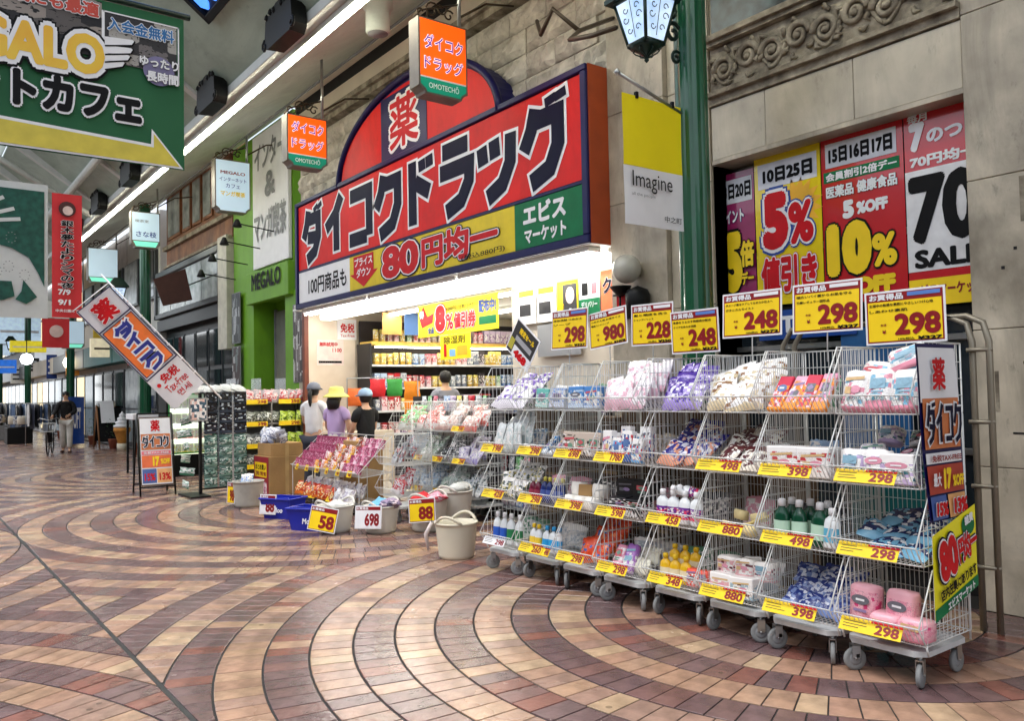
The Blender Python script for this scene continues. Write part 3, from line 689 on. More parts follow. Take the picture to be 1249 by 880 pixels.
for i in range(4):
    j = (i + 1) % 4; k = MB(); vs = [A[i], A[j], B[j], B[i]]; c = Vector((0, 0, .28))
    vs2 = [tuple(Vector(v) * .985 + c * .015) for v in vs]
    k.add(vs + vs2, [(0, 1, 2, 3), (7, 6, 5, 4), (0, 4, 5, 1), (1, 5, 6, 2), (2, 6, 7, 3), (3, 7, 4, 0)], GLW); gp = k.build('glass_pane', lp)
    # iron scroll decoration on the pane
    k = MB(); o = (Vector(A[i]) + Vector(A[j])) / 2; up = ((Vector(B[i]) + Vector(B[j])) / 2 - o); sd = (Vector(B[j]) - Vector(B[i])).normalized(); nn = sd.cross(up).normalized()
    if nn.dot(Vector((o.x, o.y, 0))) < 0: nn = -nn
    for s in (-1, 1):
        for (uu, vv, rr) in ((.3, .045, .03), (.55, .07, .035), (.75, .06, .03)):
            pts = []
            for q in range(10):
                a = q * .6 * s; r_ = rr * (1 - q / 12); pts.append(o + up * uu + sd * (s * vv + r_ * math.cos(a)) + up.normalized() * r_ * math.sin(a) + nn * .008)
            k.tube(pts, .0035, 4, INK)
    k.tube([o + up * .12 + nn * .008, o + up * .92 + nn * .008], .0035, 4, INK)
    k.build('iron_scroll', lp)
k = MB()
for i in range(4):
    k.tube([A[i], B[i]], .014, 5, DGM); k.tube([A[i], A[(i + 1) % 4]], .02, 5, DGM); k.tube([B[i], B[(i + 1) % 4]], .02, 5, DGM)
k.build('lantern_frame', lp)
k = MB(); k.add(ring4(.315, .42) + ring4(.315, .45) + ring4(.12, .66) , [(0, 1, 2, 3)[::-1]] + [(i, (i + 1) % 4, 4 + (i + 1) % 4, 4 + i) for i in range(4)] + [(4 + i, 4 + (i + 1) % 4, 8 + (i + 1) % 4, 8 + i) for i in range(4)] + [(8, 9, 10, 11)], DGM); k.build('lantern_roof', lp)
k = MB(); k.lathe([(.001, .17), (.04, .2), (.05, .24), (.04, .28), (.001, .31)], 14, m=glow('bulb', (235, 244, 255), 22)); k.build('bulb', lp)
k = MB(); k.lathe([(.001, -.06), (.02, -.04), (.012, -.02), (.03, .0), (.10, .05), (.14, .07)], 10, m=DGM)
for i in range(6):
    a = i * PI / 3
    pts = [(math.cos(a) * (.05 + .05 * math.sin(q * .8)), math.sin(a) * (.05 + .05 * math.sin(q * .8)), .06 - q * .016) for q in range(7)]
    k.tube(pts, .006, 4, DGM)
k.build('finial', lp)
pb = MB(); pb.tube([(-4.5, 4.95, 4.98), (-4.5, 4.78, 4.98), (-4.5, 4.78, 4.88)], .02, 6, DGM); pb.tube([(-4.5, 5.2, 4.72), (-4.5, 5.0, 4.78), (-4.5, 4.9, 4.95)], .025, 6, DGM)
scroll2(pb, (-4.5, 5.1, 4.45), .1, 0, 1.3, DGM, .018); scroll2(pb, (-4.5, 5.13, 4.25), .06, 1, 1.2, DGM, .015); scroll2(pb, (-4.5, 5.08, 4.62), .07, 2, 1.2, DGM, .015, s=-1)
o = pb.build('lantern_bracket'); tag(o, 'dark green scrolled bracket carrying the lantern on the green post', 'bracket')
pb = MB(); pb.tube([(-6.0, 5.9, 5.35), (-5.75, 5.2, 4.95), (-5.55, 4.9, 4.72), (-5.2, 4.85, 4.62), (-4.85, 4.8, 4.55)], .022, 6, mat('bronze_iron', (70, 58, 44), .4, .5))
pb.tube([(-6.5, 5.3, 5.35), (-6.2, 5.1, 5.05), (-5.95, 5.05, 5.2), (-5.75, 5.2, 4.95)], .022, 6, MATS['bronze_iron'])
o = pb.build('iron_bracket'); tag(o, 'crooked bronze iron bracket branching over the sign towards the lantern', 'bracket')
def copy_tree(o, parent=None):
    c = o.copy(); COL.objects.link(c)
    if parent: c.parent = parent
    for ch in o.children: copy_tree(ch, c)
    return c
lp['group'] = 'lanterns on the arcade posts'
for q, (x_, y_, l_) in enumerate(((-22.4, 4.55, 'small distant lantern behind the tilted drugstore banner'), (-33.3, 4.5, 'small distant lantern on the post behind the cyclist'), (-44.8, 4.5, 'farthest small lantern down the arcade'))):
    c_ = copy_tree(lp); c_.location = (x_, y_, 3.9); c_['label'] = l_
# ---- yellow banner
ry = MB(); ry.tube([(-4.5, 5.2, 3.79), (-4.5, 4.47, 3.98)], .014, 8, STEEL); ry.lathe([(.001, -.03), (.03, 0), (.001, .03)], 8, (-4.5, 4.45, 3.985), STEEL)
o = ry.build('banner_rod'); tag(o, 'thin steel rod with ball end holding the yellow banner out from the post', 'rod')
yb = thing('street_banner', 'yellow and white banner reading Imagine hung from a rod beside the green post', 'banner', (-4.5, 4.50, 2.82), FACEX)
def cloth(parent, name, x0, y0, x1, y1, m, z=0, sag=.012, nx=12, ny=14, ph=0, th=.004):
    b = MB(); vs = []
    for s in (0, 1):
        for j in range(ny + 1):
            for i in range(nx + 1):
                u_, v_ = i / nx, j / ny
                vs.append((x0 + (x1 - x0) * u_, y0 + (y1 - y0) * v_, z - s * th + sag * math.sin(u_ * 7 + ph) * (1 - v_ * .6) + sag * .5 * math.sin(v_ * 5 + u_ * 3 + ph)))
    n = (nx + 1) * (ny + 1); fs = []
    for j in range(ny):
        for i in range(nx):
            a = j * (nx + 1) + i; fs.append((a, a + 1, a + nx + 2, a + nx + 1)); fs.append((n + a, n + a + nx + 1, n + a + nx + 2, n + a + 1))
    b.add(vs, fs, m, True); return b.build(name, parent)
cloth(yb, 'white_cloth', 0, 0, .66, .46, WHITE, sag=.006); cloth(yb, 'yellow_cloth', 0, .461, .66, 1.02, mat('bright_yellow_cloth', (246, 226, 0), .7, var=.02), sag=.006)
text(yb, 'Imagine', .07, .26, .52, .42, INK, .02, .0); text(yb, 'all the people', .06, .22, .32, .25, GREY, .02, .0); text(yb, '中之町', .42, .05, .62, .1, INK, .02, .005)
k = MB()
for xx in (.14, .55): k.box(xx, 1.0, -.012, xx + .025, 1.05, .014, INK)
k.build('clip', yb)
# ---- hanging OMOTECHO box signs
def boxsign(x, y0, z0, wd, h, label, kind, th=.2, zt=6.6):
    t = thing('hanging_box_sign', label, 'hanging sign', (x, y0, z0), FACEX, 'hanging box signs along the arcade')
    CS = mat('brushed_sign_case', (120, 112, 104), .4, .5)
    c = .08; out = [(c, 0), (wd - c, 0), (wd - c * .9, c * .35), (wd - .3 * c, c * .9), (wd, c), (wd, h), (0, h), (0, c), (.3 * c, c * .9), (c * .9, c * .35)]
    k = MB(); k.prism(out, -th, 0, CS); k.build('sign_case', t)
    ins = [(.02 + (p[0]) * (wd - .04) / wd, .02 + p[1] * (h - .04) / h) for p in out]
    if kind == 'D':
        k = MB(); k.poly([(.02, .19), (wd - .02, .19), (wd - .02, h - .02), (.02, h - .02)], .004, glow('lit_orange_panel', (255, 88, 4), .4)); k.build('orange_panel', t)
        gp = [(.02, .17), (.02, .1), (.09, .05), (.1, .02), (wd - .1, .02), (wd - .09, .05), (wd - .02, .1), (wd - .02, .17)]
        k = MB(); k.poly(gp, .004, glow('lit_green_panel', (0, 128, 100), .3)); k.build('green_panel', t)
        k = MB(); k.box(.02, .172, 0, wd - .02, .188, .006, WHITE); k.build('divider', t)
        PU = mat('violet_lettering', (92, 30, 190), .4); PW = glow('white_lit_letter', (255, 235, 250), .35)
        text(t, 'ダイコク', .07, .50, wd - .06, .66, PU, .006, .01, .04, PW); text(t, 'ドラッグ', .07, .27, wd - .06, .42, PU, .006, .01, .04, PW)
        text(t, 'OMOTECHŌ', .12, .065, wd - .12, .145, WHITE, .008, .02)
    elif kind == 'N':
        k = MB(); k.poly([(p[0], p[1] + .0) for p in ins], .004, glow('lit_pale_panel', (190, 214, 230), .22)); k.build('white_panel', t)
        text(t, 'インターネット', .08, h * .58, wd - .08, h * .66, BLU, .008, .01); text(t, 'カフェ', wd * .3, h * .46, wd * .7, h * .54, BLU, .008, .01); text(t, 'マンガ喫茶', .1, h * .3, wd - .1, h * .4, YEL, .008, .03)
        text(t, 'MEGALO', .1, h * .72, wd - .1, h * .78, MAROON, .008, .03)
    else:
        k = MB(); k.poly([(.02, .17), (wd - .02, .17), (wd - .02, h - .02), (.02, h - .02)], .004, glow('lit_pale_panel', (190, 214, 230), .22)); k.build('white_panel', t)
        k = MB(); k.poly([(.04, .15), (.1, .03), (wd - .1, .03), (wd - .04, .15)], .004, glow('lit_mint_panel', (120, 220, 190), .4)); k.build('green_panel', t)
        if kind == 'S': text(t, '喫茶室', .08, h * .7, wd * .6, h * .78, GREY, .008, .01); text(t, 'さな枝', .1, h * .3, wd - .08, h * .46, BLU, .008, .02)
    k = MB(); k.tube([(wd - .03, h, -th / 2), (wd - .03, zt - z0, -th / 2)], .022, 8, STEEL); k.build('hanging_pole', t)
    k = MB(); B2 = MATS['bronze_iron']
    for i, (px, py, r_) in enumerate(((.1, .1, .09), (.24, .15, .1), (.36, .2, .08), (.46, .14, .07))):
        pts = []
        for q in range(13):
            a = PI * .2 + q * .55 * (1 if i % 2 else -1); rr = r_ * (1 - q / 16); pts.append((px + rr * math.cos(a), h + py + rr * math.sin(a), -th / 2))
        k.tube(pts, .011, 5, B2)
    k.tube([(0, h + .01, -th / 2), (.1, h + .12, -th / 2), (wd - .05, h + .3, -th / 2)], .012, 5, B2)
    k.tube([(wd - .04, h + .15, -th / 2), (wd + .35, h + .42, -th / 2), (wd + .75, h + .5, -th / 2)], .015, 5, B2); k.build('iron_scroll', t)
    return t
boxsign(-7.6, 4.54, 4.80, .63, .84, 'larger orange box sign reading drug store kana, hanging above the arched sign', 'D')
boxsign(-11.3, 4.54, 4.86, .62, .76, 'smaller orange box sign hanging at the left end of the red shop sign', 'D')
boxsign(-15.3, 4.76, 4.98, .66, .98, 'white lit internet cafe box sign hanging before the brown upper floor', 'N', zt=6.5)
boxsign(-20.0, 4.35, 4.98, .62, .83, 'pale lit box sign with blue brush writing on the second green post', 'S', zt=6.4)
boxsign(-26, 4.5, 4.9, .8, 1.0, 'pale blue box sign with mint foot behind the tilted banner', 'P', zt=6.4)
boxsign(-31.5, 4.6, 3.3, .75, .95, 'small green and grey sign on the post left of the tilted banner', 'P', zt=6.4)
# ---- big MEGALO banner across the street
mb = thing('hanging_banner', 'green internet cafe banner with gold MEGALO wording and yellow arrow across the street', 'banner', (-7.0, 1.93, 3.42), FACEX)
GC = mat('green_banner_cloth', (26, 96, 56), .7, var=.06, scale=2)
cloth(mb, 'banner_cloth', -3.2, 0, 0, 1.26, GC, sag=.006, nx=24, ny=10)
PH = pack((26, 24, 30), (90, 84, 82), (150, 140, 132), .6, sc=4)
rect(mb, 'photo_panel', -2.1, .8, -.62, 1.24, .012, PH); rect(mb, 'photo_panel', -.60, .78, -.06, 1.17, .012, pack((44, 42, 46), (110, 104, 104), (170, 166, 160), .6, sc=4))
k = MB(); 
for a0, b0, c0, d0 in ((-.05, .70, -.04, 1.18), (-.61, 1.17, -.04, 1.18), (-.62, .78, -.6, 1.18)): k.box(a0, b0, .01, c0, d0, .016, WHITE)
k.build('white_border', mb)
BR = mat('brick_red_print', (196, 70, 54), .5); BU = mat('steel_blue_print', (40, 110, 170), .5); GOLD = mat('gold_print', (236, 176, 40), .4, c2=(240, 200, 60), scale=3)
text(mb, '仮眠にも最適', -1.35, 1.10, -.64, 1.22, BR, .018, .04, .05, WHITE)
text(mb, '入会金無料', -.58, 1.03, -.08, 1.14, BU, .018, .03, .05, WHITE)
text(mb, 'MEGALO', -1.90, .64, -.60, .96, GOLD, .018, .05, .09, WHITE, out2=.05, om2=INK)
k = MB()
for i, (yy, ww) in enumerate(((.93, .2), (.86, .19), (.80, .17), (.74, .13))):
    k.prism([(-.60, yy - .03), (-.60 + ww, yy + .02), (-.60 + ww + .02, yy + .045), (-.60 + ww, yy + .06), (-.60, yy + .04)], .018, .022, WHITE)
    k.stroke([(-.60, yy - .035), (-.60 + ww, yy + .013), (-.58 + ww, yy + .05)], .012, .024, INK)
k.build('wing_emblem', mb)
k = MB(); k.lathe([(.001, 0), (.12, 0)], 28, (-.20, .78, .022), mat('lilac_disc', (126, 120, 160), .5), False, cap=False); k.build('lilac_disc', mb)
text(mb, 'ゆったり', -.35, .80, -.05, .88, WHITE, .03, .04, .03, INK); text(mb, '長時間', -.30, .68, -.05, .77, WHITE, .03, .04, .03, INK)
text(mb, 'インターネットカフェ', -2.75, .30, -.33, .60, INK, .018, .06, .06, WHITE)
k = MB(); ar = [(-3.2, .13), (-.26, .14), (-.26, .05), (-.04, .22), (-.26, .37), (-.26, .30), (-3.2, .32)]
ar = [(-3.2, .10), (-.26, .085), (-.26, .085)] ; ar = [(-3.2, .02), (-.04, .02), (-.24, .26), (-.24, .15), (-3.2, .27)]
k.poly([(p[0] - .0, p[1] + .0) for p in [(-3.2, .005), (-.01, .005), (-.255, .30), (-.26, .175), (-3.2, .295)]], .014, WHITE); k.poly(ar, .018, mat('mustard_print', (214, 196, 70), .5)); k.build('arrow', mb)
k = MB(); k.tube([(-3.3, 1.29, 0), (.05, 1.29, 0)], .025, 8, DGM); k.build('banner_bar', mb)
# ---- deer banner and red banner
db = thing('hanging_banner', 'dark green banner painted with a large white animal hanging over the street', 'banner', (-18.0, 2.42, 3.12), FACEX)
WB = mat('white_canvas', (206, 208, 206), .7, var=.04); DG = mat('dark_green_paint', (14, 66, 56), .7, scale=9, c2=(28, 92, 78))
cloth(db, 'canvas', -2.6, 0, 0, 2.58, WB, sag=.01, nx=16, ny=14)
k = MB(); k.poly([(-2.6, 1.4), (-.95, 1.4), (-.6, 1.31), (-.32, 1.15), (-.16, .85), (-.06, .6), (-.06, 2.44), (-2.6, 2.46)], .02, DG); k.build('painted_ground', db)
k = MB(); k.poly([(-.41, .72), (-.18, .4), (-.36, .26), (-.54, .34), (-.44, .5)], .032, DG); k.poly([(-1.6, .3), (-.98, .3), (-.73, .32), (-.55, .4), (-.6, .68), (-1.6, .68)], .032, DG); k.build('painted_gap', db)
k = MB()
for q_, pts in enumerate(([(-1.1, 2.04), (-.9, 2.16), (-.73, 2.26)], [(-1.1, 1.92), (-.8, 1.97), (-.56, 2.06)], [(-1.1, 1.80), (-.8, 1.82), (-.46, 1.87)])): k.stroke(pts, .07, .034 + .001 * q_, WB)
k.build('painted_antler', db)
k = MB()
for (px, py) in ((-.9, 1.15), (-.66, .95), (-.4, .8), (-.62, 1.5), (-.85, .85)):
    for s in range(9):
        a = s * .7; k.box(px + .08 * math.cos(a), py + .1 * math.sin(a), .03, px + .08 * math.cos(a) + .02, py + .1 * math.sin(a) + .015, .034, GREY)
stuff(k.build('sketched_marks', db))
rb = thing('hanging_banner', 'narrow red vertical banner with black brush writing and dates 7/9 and 9/1', 'banner', (-18.0, 2.49, 3.15), FACEX)
RC = mat('red_banner_cloth', (206, 44, 50), .7, var=.05, scale=2)
cloth(rb, 'banner_cloth', 0, 0, .52, 2.42, RC, sag=.012, nx=6, ny=16)
for i, ch in enumerate('銀木夢たよりシマの夜'): text(rb, ch, .15, 1.78 - i * .135, .37, 1.9 - i * .135, INK, .03, .03, .035, WHITE)
text(rb, '7/9', .1, .44, .32, .55, WHITE, .03, .04); text(rb, '9/1', .1, .24, .32, .35, WHITE, .03, .04); text(rb, '開催', .1, .62, .24, .66, WHITE, .03, .01); text(rb, '中央公園にて', .06, .10, .46, .16, WHITE, .03, .02)
k = MB(); k.lathe([(.001, 0), (.15, 0)], 20, (.26, 2.12, .03), mat('dark_portrait_hair', (70, 24, 26), .6), False, cap=False); k.lathe([(.001, 0), (.09, 0)], 16, (.27, 2.09, .034), mat('portrait_face', (222, 196, 190), .6), False, cap=False); k.build('round_portrait', rb)
rb2 = thing('hanging_banner', 'small red banner square hanging lower behind the long red banner', 'banner', (-24.0, 3.1, 2.9), FACEX)
cloth(rb2, 'banner_cloth', 0, 0, .62, .75, RC, sag=.012, nx=6, ny=8); cloth(rb2, 'white_cloth', 0, .76, .62, 1.2, WB, sag=.012, nx=6, ny=4)
k = MB(); k.lathe([(.001, 0), (.16, 0)], 20, (.32, .42, .03), MATS['portrait_face'], False, cap=False); k.build('round_portrait', rb2)

# ================================================================== MEGALO BUILDING
LIME = mat('lime_green_paint', (106, 160, 26), .5, var=.05, scale=1.5)
weather(LIME, .85, 1.05); weather(PAN, .8, 1.08, (.5, .9, .9)); weather(PAN2, .86, 1.05, (.5, 1, 1)); mg = thing('internet_cafe_building', 'lime green internet cafe building with white sign panel and grey entrance door', 'building', (-16.2, 5.95, 0))
k = MB(); k.box(-1.75, .03, 3.5, 1.6, 1.5, 6.9, LIME); k.box(-1.75, .03, 0, -.55, 1.5, 3.5, LIME); k.box(-.55, .5, 0, 1.25, 1.5, 3.5, LIME); k.box(1.22, 0, 0, 1.9, .48, 3.5, LIME); k.build('wall', mg)
k = MB(); k.box(-.62, -.10, 3.42, 1.62, .03, 4.05, LIME, .01); k.build('fascia', mg)
k = MB(); k.box(-.45, .46, 0, 1.2, .5, 3.3, mat('grey_door', (128, 126, 120), .4), .005); d = k.build('entrance_door', mg)
k = MB(); k.box(-.5, .44, 0, -.45, .52, 3.34, GREY); k.box(.42, .45, 0, .45, .5, 3.1, GREY); k.build('door_frame', d)
k = MB(); k.box(-.3, -.06, 4.1, 1.55, .02, 6.8, WHITE, .01); sp = k.build('white_sign_panel', mg)
def ftext(parent, s, x0, z0, x1, z1, m, y, bold=.03, **kw):
    o = text(parent, s, x0, z0, x1, z1, m, 0, bold, **kw); 
    return o
f2 = link('sign_lettering', None, mg, (0, -.07, 0), FACE)
for s, a, b_, c_, d_ in (('インター', -.15, 6.05, 1.45, 6.6), ('&', .4, 5.45, .95, 5.95), ('マンガ喫茶', -.2, 4.6, 1.5, 5.25)): text(f2, s, a, b_, c_, d_, GREY, .002, .03)
f3 = link('facade_lettering', None, mg, (0, -.11, 0), FACE)
text(f3, 'MEGALO', -.25, 3.66, 1.3, 4.0, INK, .01, .03)
for i in range(4):
    t = thing('spot_lamp', 'small black arm lamp on the lime green front, %s of four' % ('lowest and leftmost', 'second', 'third', 'highest and rightmost')[i], 'lamp', (-17.6 + i * .75, 5.9, 4.05 + i * .22), group='arm lamps on the lime green building')
    k = MB(); k.tube([(0, 0, 0), (0, -.7, .08)], .012, 6, BLACKM); k.build('lamp_arm', t)
    k = MB(); k.lathe([(.03, .1), (.05, .06), (.09, -.04), (.08, -.05)], 10, (0, -.72, .06), BLACKM); k.build('lamp_head', t)
for i, (x, z0, z1, l) in enumerate([(-17.85, 2.7, 3.75, 'dark poster of a standing figure on the lime green wall'), (-17.85, 1.55, 2.6, 'mixed notice poster below the dark one on the lime green wall'), (-14.55, 1.8, 3.2, 'tall notice board of small adverts beside the grey door'), (-14.5, .6, 1.6, 'white notice sheets low beside the grey door')]):
    t = thing('wall_poster', l, 'poster', (x, 5.9 if i < 2 else 5.93, z0), FACE)
    k = MB(); k.box(-.02, -.02, -.02, .5, z1 - z0 + .02, .0, GREY, .004); k.build('poster_frame', t)
    rect(t, 'poster_print', 0, 0, .48, z1 - z0, .004, [pack((40, 44, 48), (90, 96, 100), (170, 175, 178), .4), pack((60, 40, 40), (190, 190, 190), (110, 120, 120), .4), pack((70, 60, 60), (200, 200, 196), (120, 110, 110), .4), pack((150, 160, 150), (220, 225, 220), (90, 110, 100), .4)][i])

# ================================================================== DARK BUILDING
BRW = mat('weathered_brown_wood', (112, 66, 42), .6, scale=3, c2=(150, 100, 66), bump=.2, bscale=20, detail=8)
BLK = mat('black_shopfront', (26, 27, 28), .4, var=.2); GRF = mat('grey_steel_frame', (78, 82, 84), .4, .4); WGL = mat('bright_window', (186, 194, 194), .15, scale=2.5, c2=(120, 128, 130))
weather(BRW, .6, 1.15); dk = thing('dark_shop_building', 'dark shopfront building with brown wooden upper floor and grey framed bay', 'building', (-21.2, 5.95, 0))
k = MB(); k.box(-3.3, .3, 0, 3.2, 1.5, 3.4, BLK); k.box(-3.3, .05, 3.4, 3.2, 1.5, 3.7, BLK); k.box(-3.3, .25, 3.7, 3.2, 1.5, 5.1, BLK); k.build('wall', dk)
k = MB(); k.box(-2.15, .02, 5.05, 3.2, 1.5, 7.2, BRW); k.build('upper_wall', dk)
for i, xx in enumerate((-1.9, -.5, .35, 1.2)):
    k = MB(); k.box(xx, -.02, 5.75, xx + (1.2 if i == 0 else .7), .03, 6.9, BRW); wf = k.build('upper_window', dk)
    k = MB(); k.box(xx + .07, -.035, 5.82, xx + (1.13 if i == 0 else .63), -.02, 6.83, WGL); k.build('pane', wf)
k = MB(); k.box(-2.2, -.08, 5.5, 3.2, .02, 5.6, CONC); k.box(-2.2, -.06, 5.02, 3.2, .02, 5.08, CONC); k.build('moulding', dk)
k = MB()
for a0, b0, c0, d0 in ((-3.2, 3.72, -3.05, 5.0), (2.35, 3.72, 2.5, 5.0), (-3.2, 3.72, 2.5, 3.85), (-3.2, 4.85, 2.5, 5.0), ): k.box(a0, -.06, b0, c0, .25, d0, GRF, .01)
bf = k.build('bay_frame', dk)
for i in range(4):
    for j in range(2):
        k = MB(); k.box(-3.04 + i * 1.35, .0, 3.87 + j * .5, -1.74 + i * 1.35, .04, 4.34 + j * .5, WGL, .003); k.build('pane', bf)
k = MB(); k.box(2.55, -.1, 2.6, 3.15, .2, 5.1, mat('cream_column', (196, 192, 176), .5)); k.build('column', dk)
for i in range(6):
    k = MB(); k.box(-3.1 + i * 1.02, .2, .3, -2.2 + i * 1.02, .29, 3.2, GRF, .004); wf = k.build('shop_window', dk)
    for q in range(3):
        k = MB(); k.box(-3.04 + i * 1.02, .17, .4 + q * .95, -2.26 + i * 1.02, .2, 1.25 + q * .95, GLASSD if (i + q) % 4 else mat('dim_window', (96, 104, 108), .15)); k.build('pane', wf)
tb = thing('brown_board', 'square dark brown board hung askew across the grey framed bay window', 'board', (-20.5, 4.93, 3.72), FACEX)
k = MB(); k.prism([(0.0, .62), (.72, .92), (.88, .18), (.22, 0.0)], 0, .05, mat('dark_brown_board', (74, 42, 36), .6, scale=8)); k.build('board_face', tb)

# ================================================================== MIDDLE AND FAR BUILDINGS
def shopfront(name, label, x0, x1, h, wallm, seed, y=6.0, shutter=False):
    rr = random.Random(seed); t = thing(name, label, 'building', ((x0 + x1) / 2, y, 0)); L = (x1 - x0) / 2
    k = MB(); k.box(-L, .1, 0, L, 2, h, wallm); k.build('wall', t)
    n = max(2, int((x1 - x0) / 1.6)); wd = 2 * L / n
    for i in range(n):
        a = -L + i * wd + .1
        c = rr.choice([GLASSD, WGL, mat('warm_lit_window', (236, 216, 170), .4, emit=.5), mat('pale_shop_window', (150, 170, 180), .2)])
        k = MB(); k.box(a, .02, .1, a + wd - .2, .09, 2.5, GRF, .005); wf = k.build('window', t)
        k = MB(); k.box(a + .06, -.0, .2, a + wd - .26, .02, 1.2, c); k.box(a + .06, -.0, 1.26, a + wd - .26, .02, 2.42, c); k.build('pane', wf)
        if h > 4.5:
            k = MB(); k.box(a, .0, 4.4, a + wd - .3, .09, 5.8, GRF, .005); wf = k.build('window', t); k = MB(); k.box(a + .06, -.02, 4.46, a + wd - .36, 0, 5.74, c); k.build('pane', wf)
    k = MB(); k.box(-L, -.35, 2.7, L, .1, 3.4, rr.choice([WHITE, CREAM, mat('teal_fascia', (40, 110, 110), .5), GRF, BLK]), .01); k.build('fascia', t)
    return t
shopfront('shop_building', 'pale grey building with green door between the dark shop and the soft serve cone', -28.6, -24.55, 6.9, mat('pale_grey_wall', (196, 194, 188), .7, var=.05), 1)
k = MB(); k.box(-26.6, 5.95, 0, -25.8, 6.02, 2.3, GPOST, .005); o = k.build('shop_door'); tag(o, 'plain dark green door behind the second green post', 'door')
shopfront('shop_building', 'shop building with grey blinds and black doorway behind the chalk board', -33.5, -28.7, 6.9, mat('light_brick_wall', (188, 184, 180), .7, scale=4), 2)
shopfront('shop_building', 'cream shop building behind the third green post', -40.5, -33.6, 6.9, CREAM, 3)
shopfront('shop_building', 'far white shop building right of the clothes racks', -50, -40.6, 6.9, WHITE, 4)
shopfront('shop_building', 'farthest grey shop building near the bright arcade end', -66, -50.1, 6.9, mat('grey_wall', (160, 160, 158), .7), 5)
shopfront('shop_building', 'distant pale building at the very end of the arcade', -95, -66.1, 6.9, mat('very_pale_wall', (225, 228, 228), .7), 6)
k = MB(); k.box(-135, -40, 0, -130, 40, 14, glow('daylight_glow_wall', (236, 240, 240), 1.2)); o = k.build('end_glow_wall'); tag(o, 'added glowing wall standing for daylight at the far end of the arcade', 'building')  # added wall; its glow stands for the daylight at the arcade end
# ================================================================== GOODS LIBRARY
rp_ = random.Random(11)
def p_box(w_, d_, h_, m, b=.004):
    k = MB(); k.box(-w_ / 2, -d_ / 2, 0, w_ / 2, d_ / 2, h_, m, b); return k.mesh('product_box')
def p_pouch(w_, h_, t_, m, seed=0, wr=.012, nx=6, nz=8):
    rr = random.Random(seed); b = MB(); vs = []
    for s in (-1, 1):
        for j in range(nz + 1):
            for i in range(nx + 1):
                u_, v_ = i / nx, j / nz
                prof = (math.sin(PI * min(1, max(0, u_ * 1.0)))) ** .5 * (math.sin(PI * (v_ * .86 + .08))) ** .6 if 0 < v_ < 1 else 0
                e = i in (0, nx)
                vs.append(((u_ - .5) * w_ * (1 - .06 * math.sin(v_ * 9 + seed)), s * (t_ / 2 * prof + (0 if e or j in (0, nz) else rr.uniform(-wr, wr) * .6)) + (rr.uniform(-.004, .004) if j == nz else 0), v_ * h_ + (rr.uniform(-.006, .006) if j == nz else 0)))
    n = (nx + 1) * (nz + 1); fs = []
    for j in range(nz):
        for i in range(nx):
            a = j * (nx + 1) + i; fs.append((a, a + 1, a + nx + 2, a + nx + 1)); fs.append((n + a, n + a + nx + 1, n + a + nx + 2, n + a + 1))
    b.add(vs, fs, m, True); return b.mesh('pouch')
def p_soft(w_, d_, h_, m, seed=0):
    rr = random.Random(seed); b = MB(); vs = []; fs = []; n = 12; L = [(0, .9), (.08, 1), (.5, 1.03), (.92, 1), (1, .86)]
    for (v_, s) in L:
        for k in range(n):
            a = 2 * PI * k / n + PI / n; c_, s_ = math.cos(a), math.sin(a); q = (abs(c_) ** 5 + abs(s_) ** 5) ** (-1 / 5)
            vs.append((c_ * q * s * w_ / 2 + rr.uniform(-.003, .003), s_ * q * s * d_ / 2 + rr.uniform(-.003, .003), v_ * h_ + rr.uniform(-.004, .004)))
    for j in range(len(L) - 1):
        for k in range(n): fs.append((j * n + k, j * n + (k + 1) % n, (j + 1) * n + (k + 1) % n, (j + 1) * n + k))
    fs.append(tuple(range(n))[::-1]); fs.append(tuple((len(L) - 1) * n + k for k in range(n)))
    b.add(vs, fs, m, True); return b.mesh('soft_pack')
def p_bottle(r, h_, mb_, ml, mc, sq=.7, n=12):
    k = MB(); k.lathe([(r * .9, 0), (r, h_ * .04), (r, h_ * .6), (r * .85, h_ * .7), (r * .36, h_ * .8), (r * .34, h_ * .86)], n, m=mb_, sy=sq); body = k.mesh('bottle')
    k = MB(); k.lathe([(r * 1.015, h_ * .15), (r * 1.02, h_ * .5)], n, m=ml, sy=sq, cap=False); lab = k.mesh('bottle_label')
    k = MB(); k.lathe([(r * .42, h_ * .83), (r * .44, h_ * .98), (r * .3, h_)], 8, m=mc); cap = k.mesh('cap')
    return body, [('bottle_label', lab), ('cap', cap)]
PUTN = []
def put(name, me, loc, rot, label, cat, group=None, kids=(), scale=None):
    o = link(name, me, None, loc, rot); tag(o, label, cat, group)
    if scale: o.scale = scale
    if name in ('product_box', 'soft_pack') and loc[0] > -6.3 and loc[2] < 3 and 3.9 < loc[1] < 4.9 and len(me.vertices) > 20: front(o, me, int(abs(loc[0]) * 7) + int(loc[2] * 5) + (PUTN.append(1) or len(PUTN)) % 2)
    for nm, km in kids: link(nm, km, o)
    return o
ORD = ['rightmost', 'second', 'third', 'fourth', 'fifth', 'sixth', 'seventh', 'eighth']
def cshort(i): return 'rightmost cart' if i == 0 else ORD[i] + ' cart from right'
def cartname(i): return 'rightmost wire cart' if i == 0 else ORD[i] + ' wire cart from the right'
TIER = {3: 'top', 2: 'second', 1: 'third', 0: 'lowest'}
